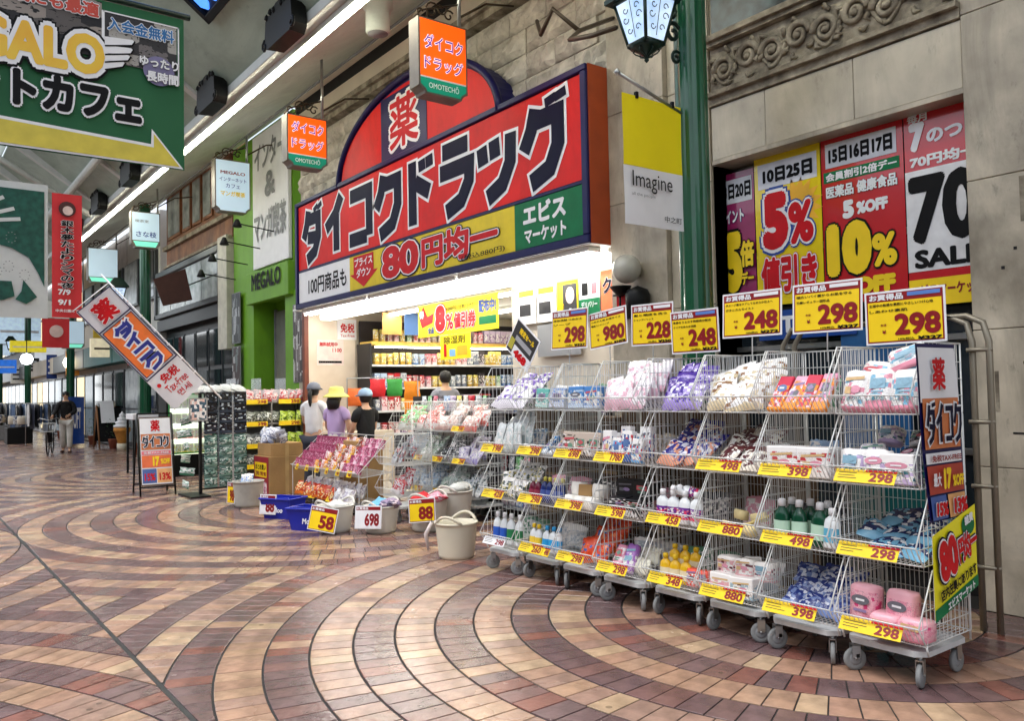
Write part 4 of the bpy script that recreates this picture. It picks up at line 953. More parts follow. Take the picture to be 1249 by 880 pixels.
# ---- wire basket cart
CW, CD, CH = .46, .55, .37
def basket_mesh(cw=CW, cd=CD, ch=CH, lip=.10):
    b = MB(); r = .0021; h = cw / 2
    def side_top(y):    # height of the side outline at depth y
        if y < .16: return lip + (ch - lip) * max(0, (y - 0)) / .16
        return ch
    n = int(cw / .027)
    for i in range(n + 1):
        x = -h + cw * i / n
        wires(b, [((x, cd, 0), (x, cd, ch)), ((x, .07, 0), (x, 0, lip)), ((x, .07, 0), (x, cd, 0))], r, WIRE)
    for z in (0, .09, .18, .27): wires(b, [((-h, cd, z), (h, cd, z))], r * 1.3, WIRE)
    for y in (.2, .36): wires(b, [((-h, y, 0), (h, y, 0))], r * 1.3, WIRE)
    for s in (-h, h):
        m_ = int(cd / .04)
        for i in range(1, m_):
            y = cd * i / m_
            lo = 0 if y > .07 else lip * (1 - y / .07)
            wires(b, [((s, y, lo), (s, y, side_top(y)))], r, WIRE)
        for z in (.09, .18, .27):
            y0 = 0 if z <= lip else .16 * (z - lip) / (ch - lip)
            wires(b, [((s, y0, z), (s, cd, z))], r * 1.2, WIRE)
    return b
BASK = basket_mesh().mesh('wire_grid')
k = MB(); h = CW / 2
for s in (-h, h): k.tube([(s, CD, CH), (s, .16, CH), (s, 0, .10), (s, .07, 0), (s, CD, 0), (s, CD, CH)], .0042, 6, WIRE)
k.tube([(-h, 0, .10), (h, 0, .10)], .0042, 6, WIRE); k.tube([(-h, CD, CH), (h, CD, CH)], .0042, 6, WIRE); k.tube([(-h, .07, 0), (h, .07, 0)], .0036, 6, WIRE); k.tube([(-h, CD, 0), (h, CD, 0)], .0036, 6, WIRE)
RIM = k.mesh('rim')
k = MB(); hh = h - .01
pts = [(-hh, .12), (-hh + .05, .06), (hh - .05, .06), (hh, .12), (hh, .5), (hh - .04, .54), (-hh + .04, .54), (-hh, .5)]
k.prism(pts, .158, .185, mat('pale_grey_cart_base', (206, 208, 208), .45)); CBASE = k.mesh('cart_base')
TYRE = mat('grey_rubber_tyre', (126, 128, 128), .7, bump=.1)
k = MB(); k.X = Matrix.Rotation(PI / 2, 4, 'Y'); k.lathe([(.042, -.011), (.057, -.012), (.061, -.006), (.061, .006), (.057, .012), (.042, .011)], 20, m=TYRE); TY = k.mesh('tyre')
k = MB(); k.X = Matrix.Rotation(PI / 2, 4, 'Y'); k.lathe([(.001, -.014), (.02, -.014), (.043, -.009), (.043, .009), (.02, .014), (.001, .014)], 16, m=GREY); HUB = k.mesh('hub')
k = MB(); k.box(-.02, -.02, .07, -.015, .025, .14, STEEL); k.box(.015, -.02, .07, .02, .025, .14, STEEL); k.box(-.02, -.02, .135, .02, .025, .142, STEEL); k.tube([(0, 0, .14), (0, 0, .16)], .012, 8, STEEL); k.tube([(-.022, 0, .066), (.022, 0, .066)], .006, 6, STEEL)
k.box(-.02, .0, .066, -.0155, .02, .09, STEEL); k.box(.0155, 0, .066, .02, .02, .09, STEEL); FORK = k.mesh('fork')
rc = random.Random(21)
def cart(x, y, tiers, label, zs, group='white wire basket carts outside the drugstore', rot=0):
    t = thing('basket_cart', label, 'cart', (x, y, 0), (0, 0, rot), group)
    link('cart_base', CBASE, t)
    for z in zs:
        bq = link('basket', BASK, t, (0, 0, z)); link('rim', RIM, bq)
    k = MB()
    for s in (-h, h): k.tube([(s, CD - .01, .17), (s, CD - .01, zs[-1])], .006, 6, WIRE); k.tube([(s, .1, .17), (s, .07, zs[0])], .006, 6, WIRE)
    k.build('upright', t) if False else stuff_up(t)
    for sx in (-.18, .18):
        for sy in (.1, .48):
            a = rc.uniform(-.9, .9); c = link('caster', FORK, t, (sx, sy, 0), (0, 0, a)); link('tyre', TY, c, (0, 0, .061)); link('hub', HUB, c, (0, 0, .061))
    return t
def stuff_up(t):
    for s in (-h, h):
        for ya in (CD - .01, .09):
            k = MB(); k.tube([(s, ya, .17), (s, ya if ya > .2 else .07, .225 if ya < .2 else 1.4)], .006, 6, WIRE); k.build('upright', t)
ZS = [.22, .62, 1.01, 1.39]
CY0 = 4.10
CX_ = [-2.36 - .490 * i for i in range(8)]
for i, x in enumerate(CX_):
    cart(x, CY0 + [0, 0, .02, .04, .02, .05, .06, .04][i], 4, 'white four tier wire basket cart of goods, ' + ('rightmost, with the tall side banner' if i == 0 else ORD[i] + ' from the right'), ZS)
# ---- price tags on the basket lips
TNUM = MAROON
def ptag(x, y, z, num, label, w_=.30, h_=.07, white=False, full=False):
    t = thing('price_tag', label, 'price tag', (x - w_ / 2, y, z), (PI / 2 - .55, 0, rc.uniform(-.02, .02)), 'small price tags on the basket rims')
    k = MB(); k.box(0, 0, -.003, w_, h_, 0, WHITE if white else YEL, .001); k.build('tag_card', t)
    if not white:
        rect(t, 'red_bar', w_ * .5, h_ * .84, w_, h_, .001, REDI)
    text(t, num, w_ * .58, h_ * .12, w_ * .96, h_ * .80, TNUM, .002, .035)
    k = MB()
    for q in range(3): k.box(w_ * .06, h_ * (.3 + q * .2), 0, w_ * rc.uniform(.28, .45), h_ * (.3 + q * .2) + .004, .0012, mat('dark_small_print', (90, 76, 30), .6))
    k.build('small_print', t)
    return t
TAGS = {0: {2: '298', 1: '298', 0: '298'}, 1: {2: '398', 1: '498', 0: '398'}, 2: {2: '498', 1: '880', 0: '880'}, 3: {1: '458', 0: '348'}, 4: {2: '1780', 1: '598', 0: '298'}, 5: {2: '698', 1: '398', 0: '298'}, 6: {2: '298', 1: '298', 0: '260'}, 7: {2: '198', 1: '428'}}
for i in TAGS:
    for ti, n_ in TAGS[i].items():
        ptag(CX_[i] - .03, CY0 - .018 + [0, 0, .02, .04, .02, .05, .06, .04][i], ZS[ti] + .022, n_, 'yellow price tag %s on the %s basket of the %s' % (n_, TIER[ti], 'rightmost cart' if i == 0 else ORD[i] + ' cart from the right'), w_=.34 if i < 3 else .30, h_=.075)
ptag(CX_[7] - .02, CY0 + .02, ZS[0] + .02, '298', 'white price tag 298 on the lowest basket beside the cream tub', white=True)
ptag(CX_[6] + .14, CY0 + .04, ZS[0] + .02, '498', 'small yellow tag 498 right of the tag reading 260', w_=.14)

# ---- contents
def cbase(i): return CX_[i], CY0 + [0, 0, .02, .04, .02, .05, .06, .04][i]
EMB = {}
def emblem(kind, c1_, c2_):
    key = (kind, c1_, c2_)
    if key not in EMB:
        m1, m2 = mat('print_%d_%d_%d' % c1_, c1_, .4), mat('print_%d_%d_%d' % c2_, c2_, .4); k = MB()
        if kind == 0: k.poly([(.42 * math.cos(a * PI / 8), .18 * math.sin(a * PI / 8) + .12) for a in range(16)], 0, m1); k.poly([(-.3, -.32), (.3, -.32), (.3, -.22), (-.3, -.22)], 0, m2); k.poly([(-.2, .08), (.2, .08), (.2, .16), (-.2, .16)], .002, mat('white_print', (238, 238, 240), .4))
        elif kind == 1: k.poly([(-.45, .2), (.45, .3), (.45, .42), (-.45, .34)], 0, m1); k.poly([(.24 * math.cos(a * PI / 7) + .1, .16 * math.sin(a * PI / 7) - .12) for a in range(14)], 0, m2); k.poly([(-.4, -.3), (-.1, -.3), (-.1, -.02), (-.4, -.02)], 0, m1)
        else: k.poly([(-.36, -.1), (.36, -.1), (.36, .3), (-.36, .3)], 0, m1); k.poly([(-.28, -.36), (.2, -.36), (.2, -.29), (-.28, -.29)], 0, m2); k.poly([(-.28, -.24), (.3, -.24), (.3, -.17), (-.28, -.17)], 0, m2); k.poly([(0, -.05), (.3, .1), (0, .26), (-.3, .1)], .002, m2)
        EMB[key] = k.mesh('front_print')
    return EMB[key]
EC = [(206, 90, 100), (90, 120, 170), (110, 150, 130), (214, 180, 130), (150, 130, 170), (140, 180, 200), (110, 110, 118), (220, 150, 170)]
def front(o, me, q, kind=None):
    xs = [v.co.x for v in me.vertices]; ys = [v.co.y for v in me.vertices]; zs = [v.co.z for v in me.vertices]
    w_, h_ = max(xs) - min(xs), max(zs) - min(zs); f_ = link('front_print', emblem(q % 3 if kind is None else kind, EC[(q * 3) % 8], EC[(q * 5 + 2) % 8]), o, (0, min(ys) - .0015, h_ * .55), FACE, (w_ * .8, h_ * .62, 1)); return f_
def heap(i, ti, meshes, n, desc, cat, kids=None, tilt=.5, zmax=.2, names='pouch', x0=-.18, x1=.18, cx=None, cy=None, z=None, place=None, lay=False):
    bx, by = (cx, cy) if cx is not None else cbase(i); z = ZS[ti] if z is None else z
    place = place or ', %s basket, %s' % (TIER[ti], cshort(i))
    n = int(n * 1.25) + 1 if cx is None else n
    per = max(2, int(math.ceil(n / 3)))
    for q in range(n):
        layer, c = divmod(q, per)
        xx = x0 + (x1 - x0) * ((c + .5) / per) + rp_.uniform(-.02, .02)
        yy = .14 + .10 * layer + rp_.uniform(-.02, .03); zz = z + .012 + layer * zmax / 3.2
        me = meshes[q % len(meshes)]
        rot = (rp_.uniform(-.2, .1) - tilt + (1.1 if lay else 0) * -1, rp_.uniform(-.25, .25), rp_.uniform(-.45, .45))
        put(names, me, (bx + xx, by + yy, zz), rot, ('%s %s %s %s' % (['front', 'middle', 'back'][min(layer, 2)], {2: ['left', 'right'], 3: ['left', 'centre', 'right'], 4: ['left', 'centre left', 'centre right', 'right']}.get(per, ['left', 'centre', 'right'] * 3)[c], desc, place)).replace(' ,', ','), cat, ('%s %s' % (desc, place)).replace(' ,', ','))
POSN = {1: [''], 2: ['left ', 'right '], 3: ['leftmost ', 'middle ', 'rightmost '], 4: ['leftmost ', 'second ', 'third ', 'rightmost '], 5: ['leftmost ', 'second ', 'middle ', 'fourth ', 'rightmost ']}
def rowf(i, ti, me, n, step, desc, cat, kids=(), names='product_box', y=.13, x0=None, tilt=-.12, rows=1, dy=.09, dz=0, jit=.05, zoff=0):
    bx, by = cbase(i); z = ZS[ti]
    x0 = -step * (n - 1) / 2 if x0 is None else x0
    for r_ in range(rows):
        for q in range(n):
            m_ = me[(q + r_) % len(me)] if isinstance(me, list) else me
            kk = kids[(q + r_) % len(kids)] if kids and isinstance(kids, list) and isinstance(kids[0], list) else kids
            front = r_ == 0
            lab = '%s%s %s, %s basket, %s' % (POSN.get(n, ['%s ' % s for s in ('first', 'second', 'third', 'fourth', 'fifth', 'sixth', 'seventh')][:n])[q % n], desc, 'in front' if front and rows > 1 else ('behind' if rows > 1 else ''), TIER[ti], cshort(i))
            put(names, m_, (bx + x0 + q * step + rp_.uniform(-.006, .006), by + y + r_ * dy, z + .012 + r_ * dz + zoff), (tilt + rp_.uniform(-jit, jit), rp_.uniform(-jit, jit), rp_.uniform(-jit, jit) * 2), ' '.join(lab.split()).replace(' ,', ','), cat, '%s, %s' % (desc, cshort(i)), kk, (1.12, 1.12, 1.32 if names != 'paper_roll' else 1.1))
def pouches(m, w_=.13, h_=.19, t_=.05, n=3, wr=.012): return [p_pouch(w_ * 1.16, h_ * 1.16, t_ * 1.3, m, s * 7 + 3, wr) for s in range(n)]
Wt = (246, 244, 242)
mPW = pack(Wt, (232, 150, 170), (130, 190, 220), .35, .3, bias=(.62, .82)); mLil = pack(Wt, (196, 176, 214), (70, 120, 130), .35, .2, bias=(.6, .85))
mNav = pack((34, 48, 96), (120, 180, 210), Wt, .25, .4); mPink = pack((240, 178, 190), (232, 150, 170), (214, 60, 120), .4, .1, bias=(.6, .92))
# cart 0
for q in range(3): pass
rowf(0, 3, [p_soft(.13, .08, .17, mPW, s) for s in range(3)], 3, .145, 'white sanitary pack with pink corners', 'pack', names='soft_pack', y=.12, tilt=-.35, rows=1)
rowf(0, 3, [p_soft(.19, .09, .11, mPW, 5)], 2, .19, 'large white pack lying on top of the pile', 'pack', names='soft_pack', y=.26, tilt=-.5, zoff=.12, jit=.25)
put('soft_pack', p_soft(.20, .10, .13, mPW, 9), (-2.24, 4.36, 1.62), (-.5, -.35, .3), 'white pack with grey kana sticking highest out of the rightmost cart', 'pack')
rowf(0, 2, [p_soft(.13, .10, .13, mLil, s) for s in range(2)], 2, .14, 'white and lilac pack', 'pack', names='soft_pack', y=.12, x0=-.15); rowf(0, 2, [p_box(.16, .10, .12, mLil)], 1, .1, 'white carton with green leaf print', 'pack', y=.13, x0=.10, jit=.1)
heap(0, 2, [p_soft(.14, .09, .10, mLil, 3), p_soft(.12, .07, .09, pack((20, 22, 40), Wt, (180, 180, 190)), 4)], 4, 'lilac and black pack on the pile', 'pack', names='soft_pack', zmax=.3)
heap(0, 1, pouches(mNav, .16, .15, .06, 3), 7, 'navy and pale blue wipes pouch', 'pouch', tilt=1.0)
rowf(0, 0, [p_soft(.14, .10, .17, mPink, s) for s in range(2)], 2, .2, 'pink sanitary pack standing', 'pack', names='soft_pack', y=.16, x0=-.14); rowf(0, 0, [p_soft(.14, .12, .08, mPink, 5)], 2, .16, 'pink pack lying flat', 'pack', names='soft_pack', y=.12, x0=0.0, tilt=0)
# cart 1
mRC = pack((206, 40, 74), (240, 150, 40), (250, 210, 220), .3, bias=(.4, .8)); mPC = pack((244, 170, 196), (240, 150, 60), (250, 230, 240), .3, bias=(.4, .8))
rowf(1, 3, [p_box(.085, .03, .19, mRC), p_box(.085, .03, .19, mPC)], 4, .10, 'red pink and orange carton leaning back', 'box', y=.09, tilt=-.65)
rowf(1, 2, [p_box(.19, .12, .13, pack(Wt, (236, 230, 226), (200, 60, 70), .4, bias=(.5, .86)))], 2, .205, 'white carton with small red print', 'box', y=.16, tilt=0, jit=.02)
gb, gk = p_bottle(.045, .19, mat('dark_green_bottle', (14, 70, 48), .2), mat('pale_green_label', (190, 222, 200), .5), WHITE)
bb2, bk2 = p_bottle(.045, .17, mat('white_bottle', (232, 236, 238), .25), mat('sky_blue_label', (90, 170, 200), .5), WHITE)
rowf(1, 1, gb, 3, .12, 'dark green bottle with white cap', 'bottle', gk, 'bottle', x0=-.15, tilt=-.05, rows=2); rowf(1, 1, bb2, 1, .1, 'white bottle with blue label', 'bottle', bk2, 'bottle', x0=.17, tilt=-.05)
heap(1, 0, pouches(pack((40, 58, 130), (120, 140, 190), (210, 214, 230), .2, .6), .13, .14, .06, 3), 9, 'small shiny blue pouch', 'pouch', tilt=.9)
# cart 2
mTan = pack(Wt, (214, 196, 160), (140, 96, 56), .3, .5, bias=(.6, .85))
heap(2, 3, pouches(mTan, .15, .2, .06, 3), 7, 'white and tan refill pouch', 'pouch', tilt=.55)
heap(2, 2, pouches(pack((90, 34, 38), (238, 230, 214), (250, 248, 240), .3, .4), .13, .17, .05, 3), 8, 'cream and dark red pouch', 'pouch', tilt=.8)
heap(2, 1, [p_soft(.1, .06, .06, mat('cream_sponge', (232, 214, 160), .8), 3)], 3, 'small cream bath sponge', 'sponge', names='sponge', tilt=.1)
k = MB(); k.tube([(0, 0, 0), (.05, .02, .02), (.22, .1, .10)], .011, 8, mat('pale_wood', (214, 190, 120), .6)); put('wooden_handle', k.mesh('wooden_handle'), (cbase(2)[0] - .03, cbase(2)[1] + .1, ZS[1] + .03), (0, 0, 0), 'pale wooden brush handle in the third basket of the third cart', 'brush')
mHt = pack((248, 244, 240), (236, 180, 184), (110, 40, 56), .4, bias=(.66, .9))
rowf(2, 0, [p_box(.15, .11, .10, mHt), p_box(.15, .11, .10, pack((248, 244, 240), (170, 196, 210), (110, 40, 56), .4, bias=(.66, .9)))], 2, .17, 'white tissue carton with heart and pink handle', 'box', y=.15, x0=-.12, tilt=-.05); rowf(2, 0, [p_soft(.12, .1, .09, mHt, 4)], 3, .14, 'white rounded pack on the stack', 'pack', names='soft_pack', y=.22, zoff=.11, tilt=-.1)
# cart 3
mPur = pack((70, 40, 150), (170, 150, 220), (235, 232, 245), .25, .5, bias=(.4, .75)); mBl = pack((36, 36, 130), (220, 150, 120), (230, 230, 240), .25, .5, bias=(.45, .7))
heap(3, 3, pouches(mPur, .14, .19, .06, 3), 8, 'purple and white refill pouch', 'pouch', tilt=.5)
heap(3, 2, pouches(mBl, .14, .19, .06, 3), 8, 'dark blue pouch with coloured print', 'pouch', tilt=.7)
wb_, wk_ = p_bottle(.045, .17, mat('white_bottle', (232, 236, 238), .25), pack((110, 50, 150), (230, 70, 110), Wt), WHITE)
rowf(3, 1, wb_, 4, .10, 'white bottle with purple and red label', 'bottle', wk_, 'bottle', tilt=-.05, rows=1)
for q in range(3): put('bottle', wb_, (cbase(3)[0] - .1 + q * .1, cbase(3)[1] + .24, ZS[1] + .20), (1.2, .3 * q, .8 - q), 'white bottle lying on its side on top, ' + ('left', 'middle', 'right')[q] + ', in the fourth cart', 'bottle', 'bottles lying on top in the fourth cart', wk_)
yb_, yk_ = p_bottle(.04, .14, mat('yellow_bottle', (234, 186, 30), .3), mat('cream_label', (240, 226, 190), .5), mat('yellow_cap', (240, 200, 40), .35))
rowf(3, 0, yb_, 3, .09, 'yellow bottle with cream label', 'bottle', yk_, 'bottle', x0=-.14, tilt=-.05, rows=2, dz=.05, dy=.1); rowf(3, 0, [p_soft(.08, .06, .09, pack((240, 90, 70), (246, 190, 190), Wt), 2)], 2, .1, 'pink and orange refill', 'pack', names='soft_pack', x0=.11)
# cart 4
heap(4, 3, pouches(pack((246, 240, 244), (236, 190, 206), (250, 250, 250), .2, .6, bias=(.6, .85)), .15, .21, .07, 3), 7, 'white and pink crinkled bag', 'bag', tilt=.4, names='bag')
rowf(4, 2, [p_box(.09, .05, .17, pack(Wt, (50, 90, 160), (214, 40, 50), .3, bias=(.6, .9))), p_box(.08, .05, .13, pack(Wt, (110, 170, 220), (214, 40, 50), .3, bias=(.6, .9)))], 4, .098, 'white medicine box', 'box', y=.11, rows=2, dz=.03)
mBK = pack((22, 20, 22), Wt, (200, 60, 110), .3, bias=(.62, .92))
rowf(4, 1, [p_box(.15, .10, .055, mBK)], 2, .17, 'black box with white lettering', 'box', y=.12, x0=-.07, tilt=0); rowf(4, 1, [p_box(.15, .10, .055, mBK)], 2, .17, 'black box on the upper layer', 'box', y=.17, x0=-.07, tilt=.1, zoff=.06); rowf(4, 1, [p_box(.15, .10, .1, mat('black_carton', (26, 25, 26), .5))], 2, .17, 'plain black carton on top', 'box', y=.25, x0=-.07, tilt=0, zoff=.12)
rowf(4, 0, [p_soft(.09, .05, .15, pack((232, 150, 176), (246, 200, 214), Wt), 2), p_soft(.09, .05, .16, pack((170, 110, 196), (214, 180, 226), Wt), 3)], 2, .11, 'pink or purple refill carton', 'pack', names='soft_pack', y=.10, x0=-.09, tilt=-.5); heap(4, 0, pouches(mat('white_net_bag', (226, 224, 206), .8, bump=.5), .12, .1, .06, 2), 3, 'white mesh laundry net', 'net', names='net_bag', x0=.05, x1=.2)
# cart 5
rowf(5, 3, [p_box(.17, .09, .13, pack((80, 140, 206), (200, 220, 240), Wt, .3, bias=(.45, .7)))], 2, .19, 'pale blue carton with white print', 'box', y=.2, tilt=-.1)
rowf(5, 2, [p_box(.13, .08, .15, pack((206, 190, 176), (60, 50, 50), Wt, .4, bias=(.6, .8)))], 3, .14, 'beige and black carton', 'box', y=.15, tilt=-.05)
rowf(5, 1, [p_soft(.1, .1, .09, mat('white_tissue_roll', (238, 234, 226), .8), 2)], 3, .115, 'white paper roll', 'roll', names='paper_roll', y=.12); rowf(5, 1, [p_soft(.1, .1, .09, mat('white_tissue_roll', (238, 234, 226), .8), 3), p_box(.13, .1, .08, CARD)], 3, .115, 'roll or small carton on the upper layer', 'roll', names='paper_roll', y=.2, zoff=.09)
heap(5, 0, pouches(pack((220, 70, 30), (240, 120, 50), (40, 110, 190), .2, .5, bias=(.6, .88)), .12, .17, .06, 3), 7, 'shiny orange bag', 'bag', tilt=.4, names='bag', x0=-.05)
# cart 6
rowf(6, 3, [p_box(.16, .1, .12, pack((110, 190, 180), (190, 226, 220), Wt, .3)), p_box(.16, .1, .12, pack((140, 170, 220), (210, 220, 240), Wt, .3))], 2, .19, 'pale teal or blue box', 'box', y=.25, tilt=-.1)
rowf(6, 2, [p_soft(.06, .05, .17, pack((50, 130, 190), (230, 240, 250), (30, 60, 120)), 1)], 3, .075, 'blue tube pack leaning over', 'pack', names='soft_pack', y=.15, x0=-.02, tilt=-.7, jit=.3); rowf(6, 2, [p_soft(.08, .06, .06, mTan, 1)], 2, .09, 'small tan pack at the front', 'pack', names='soft_pack', y=.1, x0=-.17)
rb_, rk_ = p_bottle(.032, .15, mat('maroon_bottle', (110, 26, 52), .2), mat('maroon_label', (150, 50, 76), .5), WHITE); nb_, nk_ = p_bottle(.032, .16, mat('navy_bottle', (34, 48, 110), .2), mat('navy_label', (70, 90, 160), .5), mat('lemon_cap', (220, 210, 90), .4))
rowf(6, 1, rb_, 2, .075, 'maroon bottle', 'bottle', rk_, 'bottle', x0=-.17); rowf(6, 1, nb_, 4, .075, 'navy bottle with pale yellow cap', 'bottle', nk_, 'bottle', x0=-.02)
y2, yk2 = p_bottle(.036, .16, mat('white_bottle', (232, 236, 238), .25), mat('yellow_label', (244, 206, 60), .5), mat('yellow_cap', (240, 200, 40), .35)); b3, bk3 = p_bottle(.036, .16, mat('white_bottle', (232, 236, 238), .25), mat('bright_blue_label', (40, 160, 220), .5), mat('bright_blue_cap', (50, 160, 220), .35))
rowf(6, 0, y2, 2, .08, 'white bottle with yellow label', 'bottle', yk2, 'bottle', x0=-.17); rowf(6, 0, b3, 3, .08, 'white bottle with bright blue label', 'bottle', bk3, 'bottle', x0=-.01)
# cart 7
heap(7, 3, pouches(pack((120, 90, 180), (236, 230, 240), Wt, .2, .5, bias=(.35, .5)), .16, .22, .06, 3), 7, 'purple and white refill pouch', 'pouch', tilt=.7)
heap(7, 2, pouches(pack((226, 232, 232), (200, 214, 214), Wt, .2, .6), .12, .22, .05, 3), 8, 'silvery white slim pouch', 'pouch', tilt=.15)
heap(7, 1, pouches(pack(Wt, (60, 80, 70), (220, 206, 120), .3, .4, bias=(.5, .8)), .12, .15, .05, 3), 9, 'white pouch with green and yellow print', 'pouch', tilt=.5)
b4, bk4 = p_bottle(.04, .20, mat('white_bottle', (232, 236, 238), .25), mat('cobalt_label', (36, 90, 190), .5), WHITE); b5, bk5 = p_bottle(.04, .20, mat('white_bottle', (232, 236, 238), .25), mat('leaf_green_label', (30, 120, 70), .5), WHITE)
rowf(7, 0, b4, 2, .1, 'tall white bottle with cobalt label', 'bottle', bk4, 'bottle', x0=-.16); rowf(7, 0, b5, 2, .1, 'tall white bottle with green label', 'bottle', bk5, 'bottle', x0=.05)

# ---- large price cards on sticks above the carts
def pcard(x0, z0, x1, z1, y, num, tax, label, rot=0, blue=False, cx=None, th=.004, l1='', l2=''):
    w_, h_ = x1 - x0, z1 - z0
    t = thing('price_card', label, 'price card', ((x0 + x1) / 2, y, (z0 + z1) / 2), (PI / 2 + rc.uniform(-.05, .05), rot + rc.uniform(-.012, .012), rc.uniform(-.06, .06)), 'yellow price cards above the carts')
    a, b_ = -w_ / 2, -h_ / 2
    k = MB(); k.box(a, b_, -th, -a, -b_, 0, WHITE, .001); k.build('card', t)
    k = MB(); e = .012; k.poly([(a + e, b_ + e), (-a - e, b_ + e), (-a - e, -b_ - e), (a + e, -b_ - e)], .001, MAROON); k.build('red_border', t)
    rect(t, 'yellow_field', a + e + .008, b_ + e + .008, -a - e - .008, -b_ - h_ * .20, .0022, YEL)
    text(t, 'お買得品', a + .03, -b_ - h_ * .175, a + w_ * .5, -b_ - h_ * .055, WHITE, .0035, .04)
    rect(t, 'header_strip', a + w_ * .55, -b_ - h_ * .13, -a - .025, -b_ - h_ * .06, .0035, mat('blue_header_strip', (90, 130, 200), .5) if blue else WHITE)
    text(t, num, a + w_ * .38, b_ + h_ * .16, -a - w_ * .06, b_ + h_ * .56, MAROON, .0045, .045, res=4)
    text(t, '¥' + tax, a + w_ * .66, b_ + h_ * .06, -a - w_ * .05, b_ + h_ * .125, INK, .0045, .05); text(t, '10%税込', a + w_ * .42, b_ + h_ * .07, a + w_ * .62, b_ + h_ * .115, INK, .0045, .02)
    text(t, '本体', a + w_ * .2, b_ + h_ * .34, a + w_ * .28, b_ + h_ * .39, MAROON, .0045, .02); text(t, '¥', a + w_ * .22, b_ + h_ * .2, a + w_ * .27, b_ + h_ * .27, MAROON, .0045, .04)
    text(t, l1, a + .03, -b_ - h_ * .29, a + w_ * .86, -b_ - h_ * .235, INK, .0045, .02); text(t, l2, a + .03, -b_ - h_ * .40, a + w_ * .55, -b_ - h_ * .345, INK, .0045, .02)
    k = MB(); k.tube([(0, b_ - .18, -.012), (0, -b_ - .02, -.012)], .004, 6, WIRE); k.build('card_stick', t)
    return t
CARDS = [(-2.635, 1.775, -2.175, 2.085, '298', '327', 0, 1, 'rightmost yellow card reading 298 with blue header strip'), (-3.12, 1.872, -2.66, 2.185, '298', '327', 0, 0, 'yellow card reading 298, second from the right, with white header strip'),
 (-3.68, 1.88, -3.21, 2.185, '248', '272', 0, 0, 'yellow card reading 248 with white header strip, third from the right'), (-4.165, 1.795, -3.712, 2.105, '248', '272', 0, 1, 'yellow card reading 248 with blue header strip beside the 228 card'),
 (-4.575, 1.875, -4.16, 2.195, '228', '250', 0, 0, 'yellow card reading 228, partly covered by the 248 card'), (-5.06, 1.89, -4.60, 2.19, '980', '1078', .07, 0, 'tilted yellow card reading 980'), (-5.545, 1.895, -5.055, 2.235, '298', '327', -.01, 1, 'leftmost yellow card reading 298 with blue header strip')]
CT = [('生理中の敏感な素肌にやさしいつけ心地', 'しあわせ素肌'), ('幅広いバイ菌からお肌を守る', '石鹸レギュラー固形品'), ('ダメージ髪をケアしてなめらか仕上へ', 'ボタニカルモイスト'), ('季節をうるおす発酵成分配合', 'クリアなめらか洗顔'), ('髪と頭皮を洗う', 'シャンプーリンス'), ('つめかえ用 お得サイズ', '薬用ハンドソープ'), ('液体洗剤 つめかえ', 'ソープ')]
for q, (a, b_, c_, d_, n_, tx, ro, bl, lab) in enumerate(CARDS): pcard(a, b_, c_, d_, 4.60 + (.02 if q == 4 else 0), n_, tx, lab, -ro, bl, l1=CT[q][0], l2=CT[q][1])
# tilted black card 46*
t = thing('price_card', 'tilted black price card with yellow kana and red 468 left of the yellow cards', 'price card', (-5.95, 4.6, 1.97), (PI / 2, rad(38), 0))
k = MB(); k.box(-.20, -.17, -.004, .20, .17, 0, WHITE, .001); k.build('card', t); rect(t, 'black_field', -.185, -.155, .185, .155, .001, mat('charcoal_print', (50, 48, 48), .5)); rect(t, 'white_field', -.1, -.165, .19, -.06, .002, WHITE)
text(t, '限定セール', -.1, .06, .15, .12, YEL, .003, .05); rect(t, 'grey_strip', -.12, -.02, .15, .03, .003, mat('silver_strip', (170, 170, 172), .4)); rect(t, 'yellow_patch', -.18, -.13, -.11, -.02, .003, mat('olive_patch', (190, 180, 60), .5)); text(t, '468', -.07, -.155, .14, -.075, REDI, .004, .08)
# ---- tall side banner on the rightmost cart
sb = thing('side_banner', 'tall paper banner with navy kana, discount squares and 80 yen poster on the rightmost cart', 'banner', (-2.10, 4.19, .42), (PI / 2, 0, PI / 2)); sb.scale = (.80, 1, 1)
def shear(o, k_):
    for v in o.data.vertices: v.co.x += -(v.co.y + o.location.y - .4) * k_ if True else 0
def sq(nm, x0, y0, x1, y1, z, m, wv=.006):
    b = MB(); n = 8; vs = []
    for j in range(n + 1):
        for i in range(5):
            v_ = y0 + (y1 - y0) * j / n; u_ = x0 + (x1 - x0) * i / 4; vs.append((u_ - max(0, v_ - .4) * .13, v_, z + wv * math.sin(v_ * 6 + i * .3)))
    b.add(vs, [(j * 5 + i, j * 5 + i + 1, j * 5 + i + 6, j * 5 + i + 5) for j in range(n) for i in range(4)], m); return b.build(nm, sb)
def st(s, x0, y0, x1, y1, m, z, bold=.03, **kw):
    sh = max(0, (y0 + y1) / 2 - .4) * .13; o = text(sb, s, x0 - sh, y0, x1 - sh, y1, m, z + .006, bold, **kw); return o
OB = mat('dull_orange_print', (206, 120, 70), .5)
sq('banner_back', 0.02, .42, .54, 1.33, -.006, NVB); sq('white_field', .03, 1.03, .52, 1.31, 0, WHITE); sq('orange_field', .045, .79, .50, 1.05, .003, OB)
st('薬', .16, 1.09, .33, 1.26, REDI, .01, .03, outline=.03, om=WHITE)
kb = thing; 
kk_ = link('lettering_row', None, sb, (0, 0, 0)); kana(kk_, 'ダイコク', -.015, .82, .105, .2, .012, NAVY, WHITE, .26, .010, .010)
for c_ in kk_.children: pass
sq('white_strip', .04, .715, .50, .77, .003, WHITE); st('免税TAX-FREE', .08, .725, .47, .76, MAROON, .006, .03)
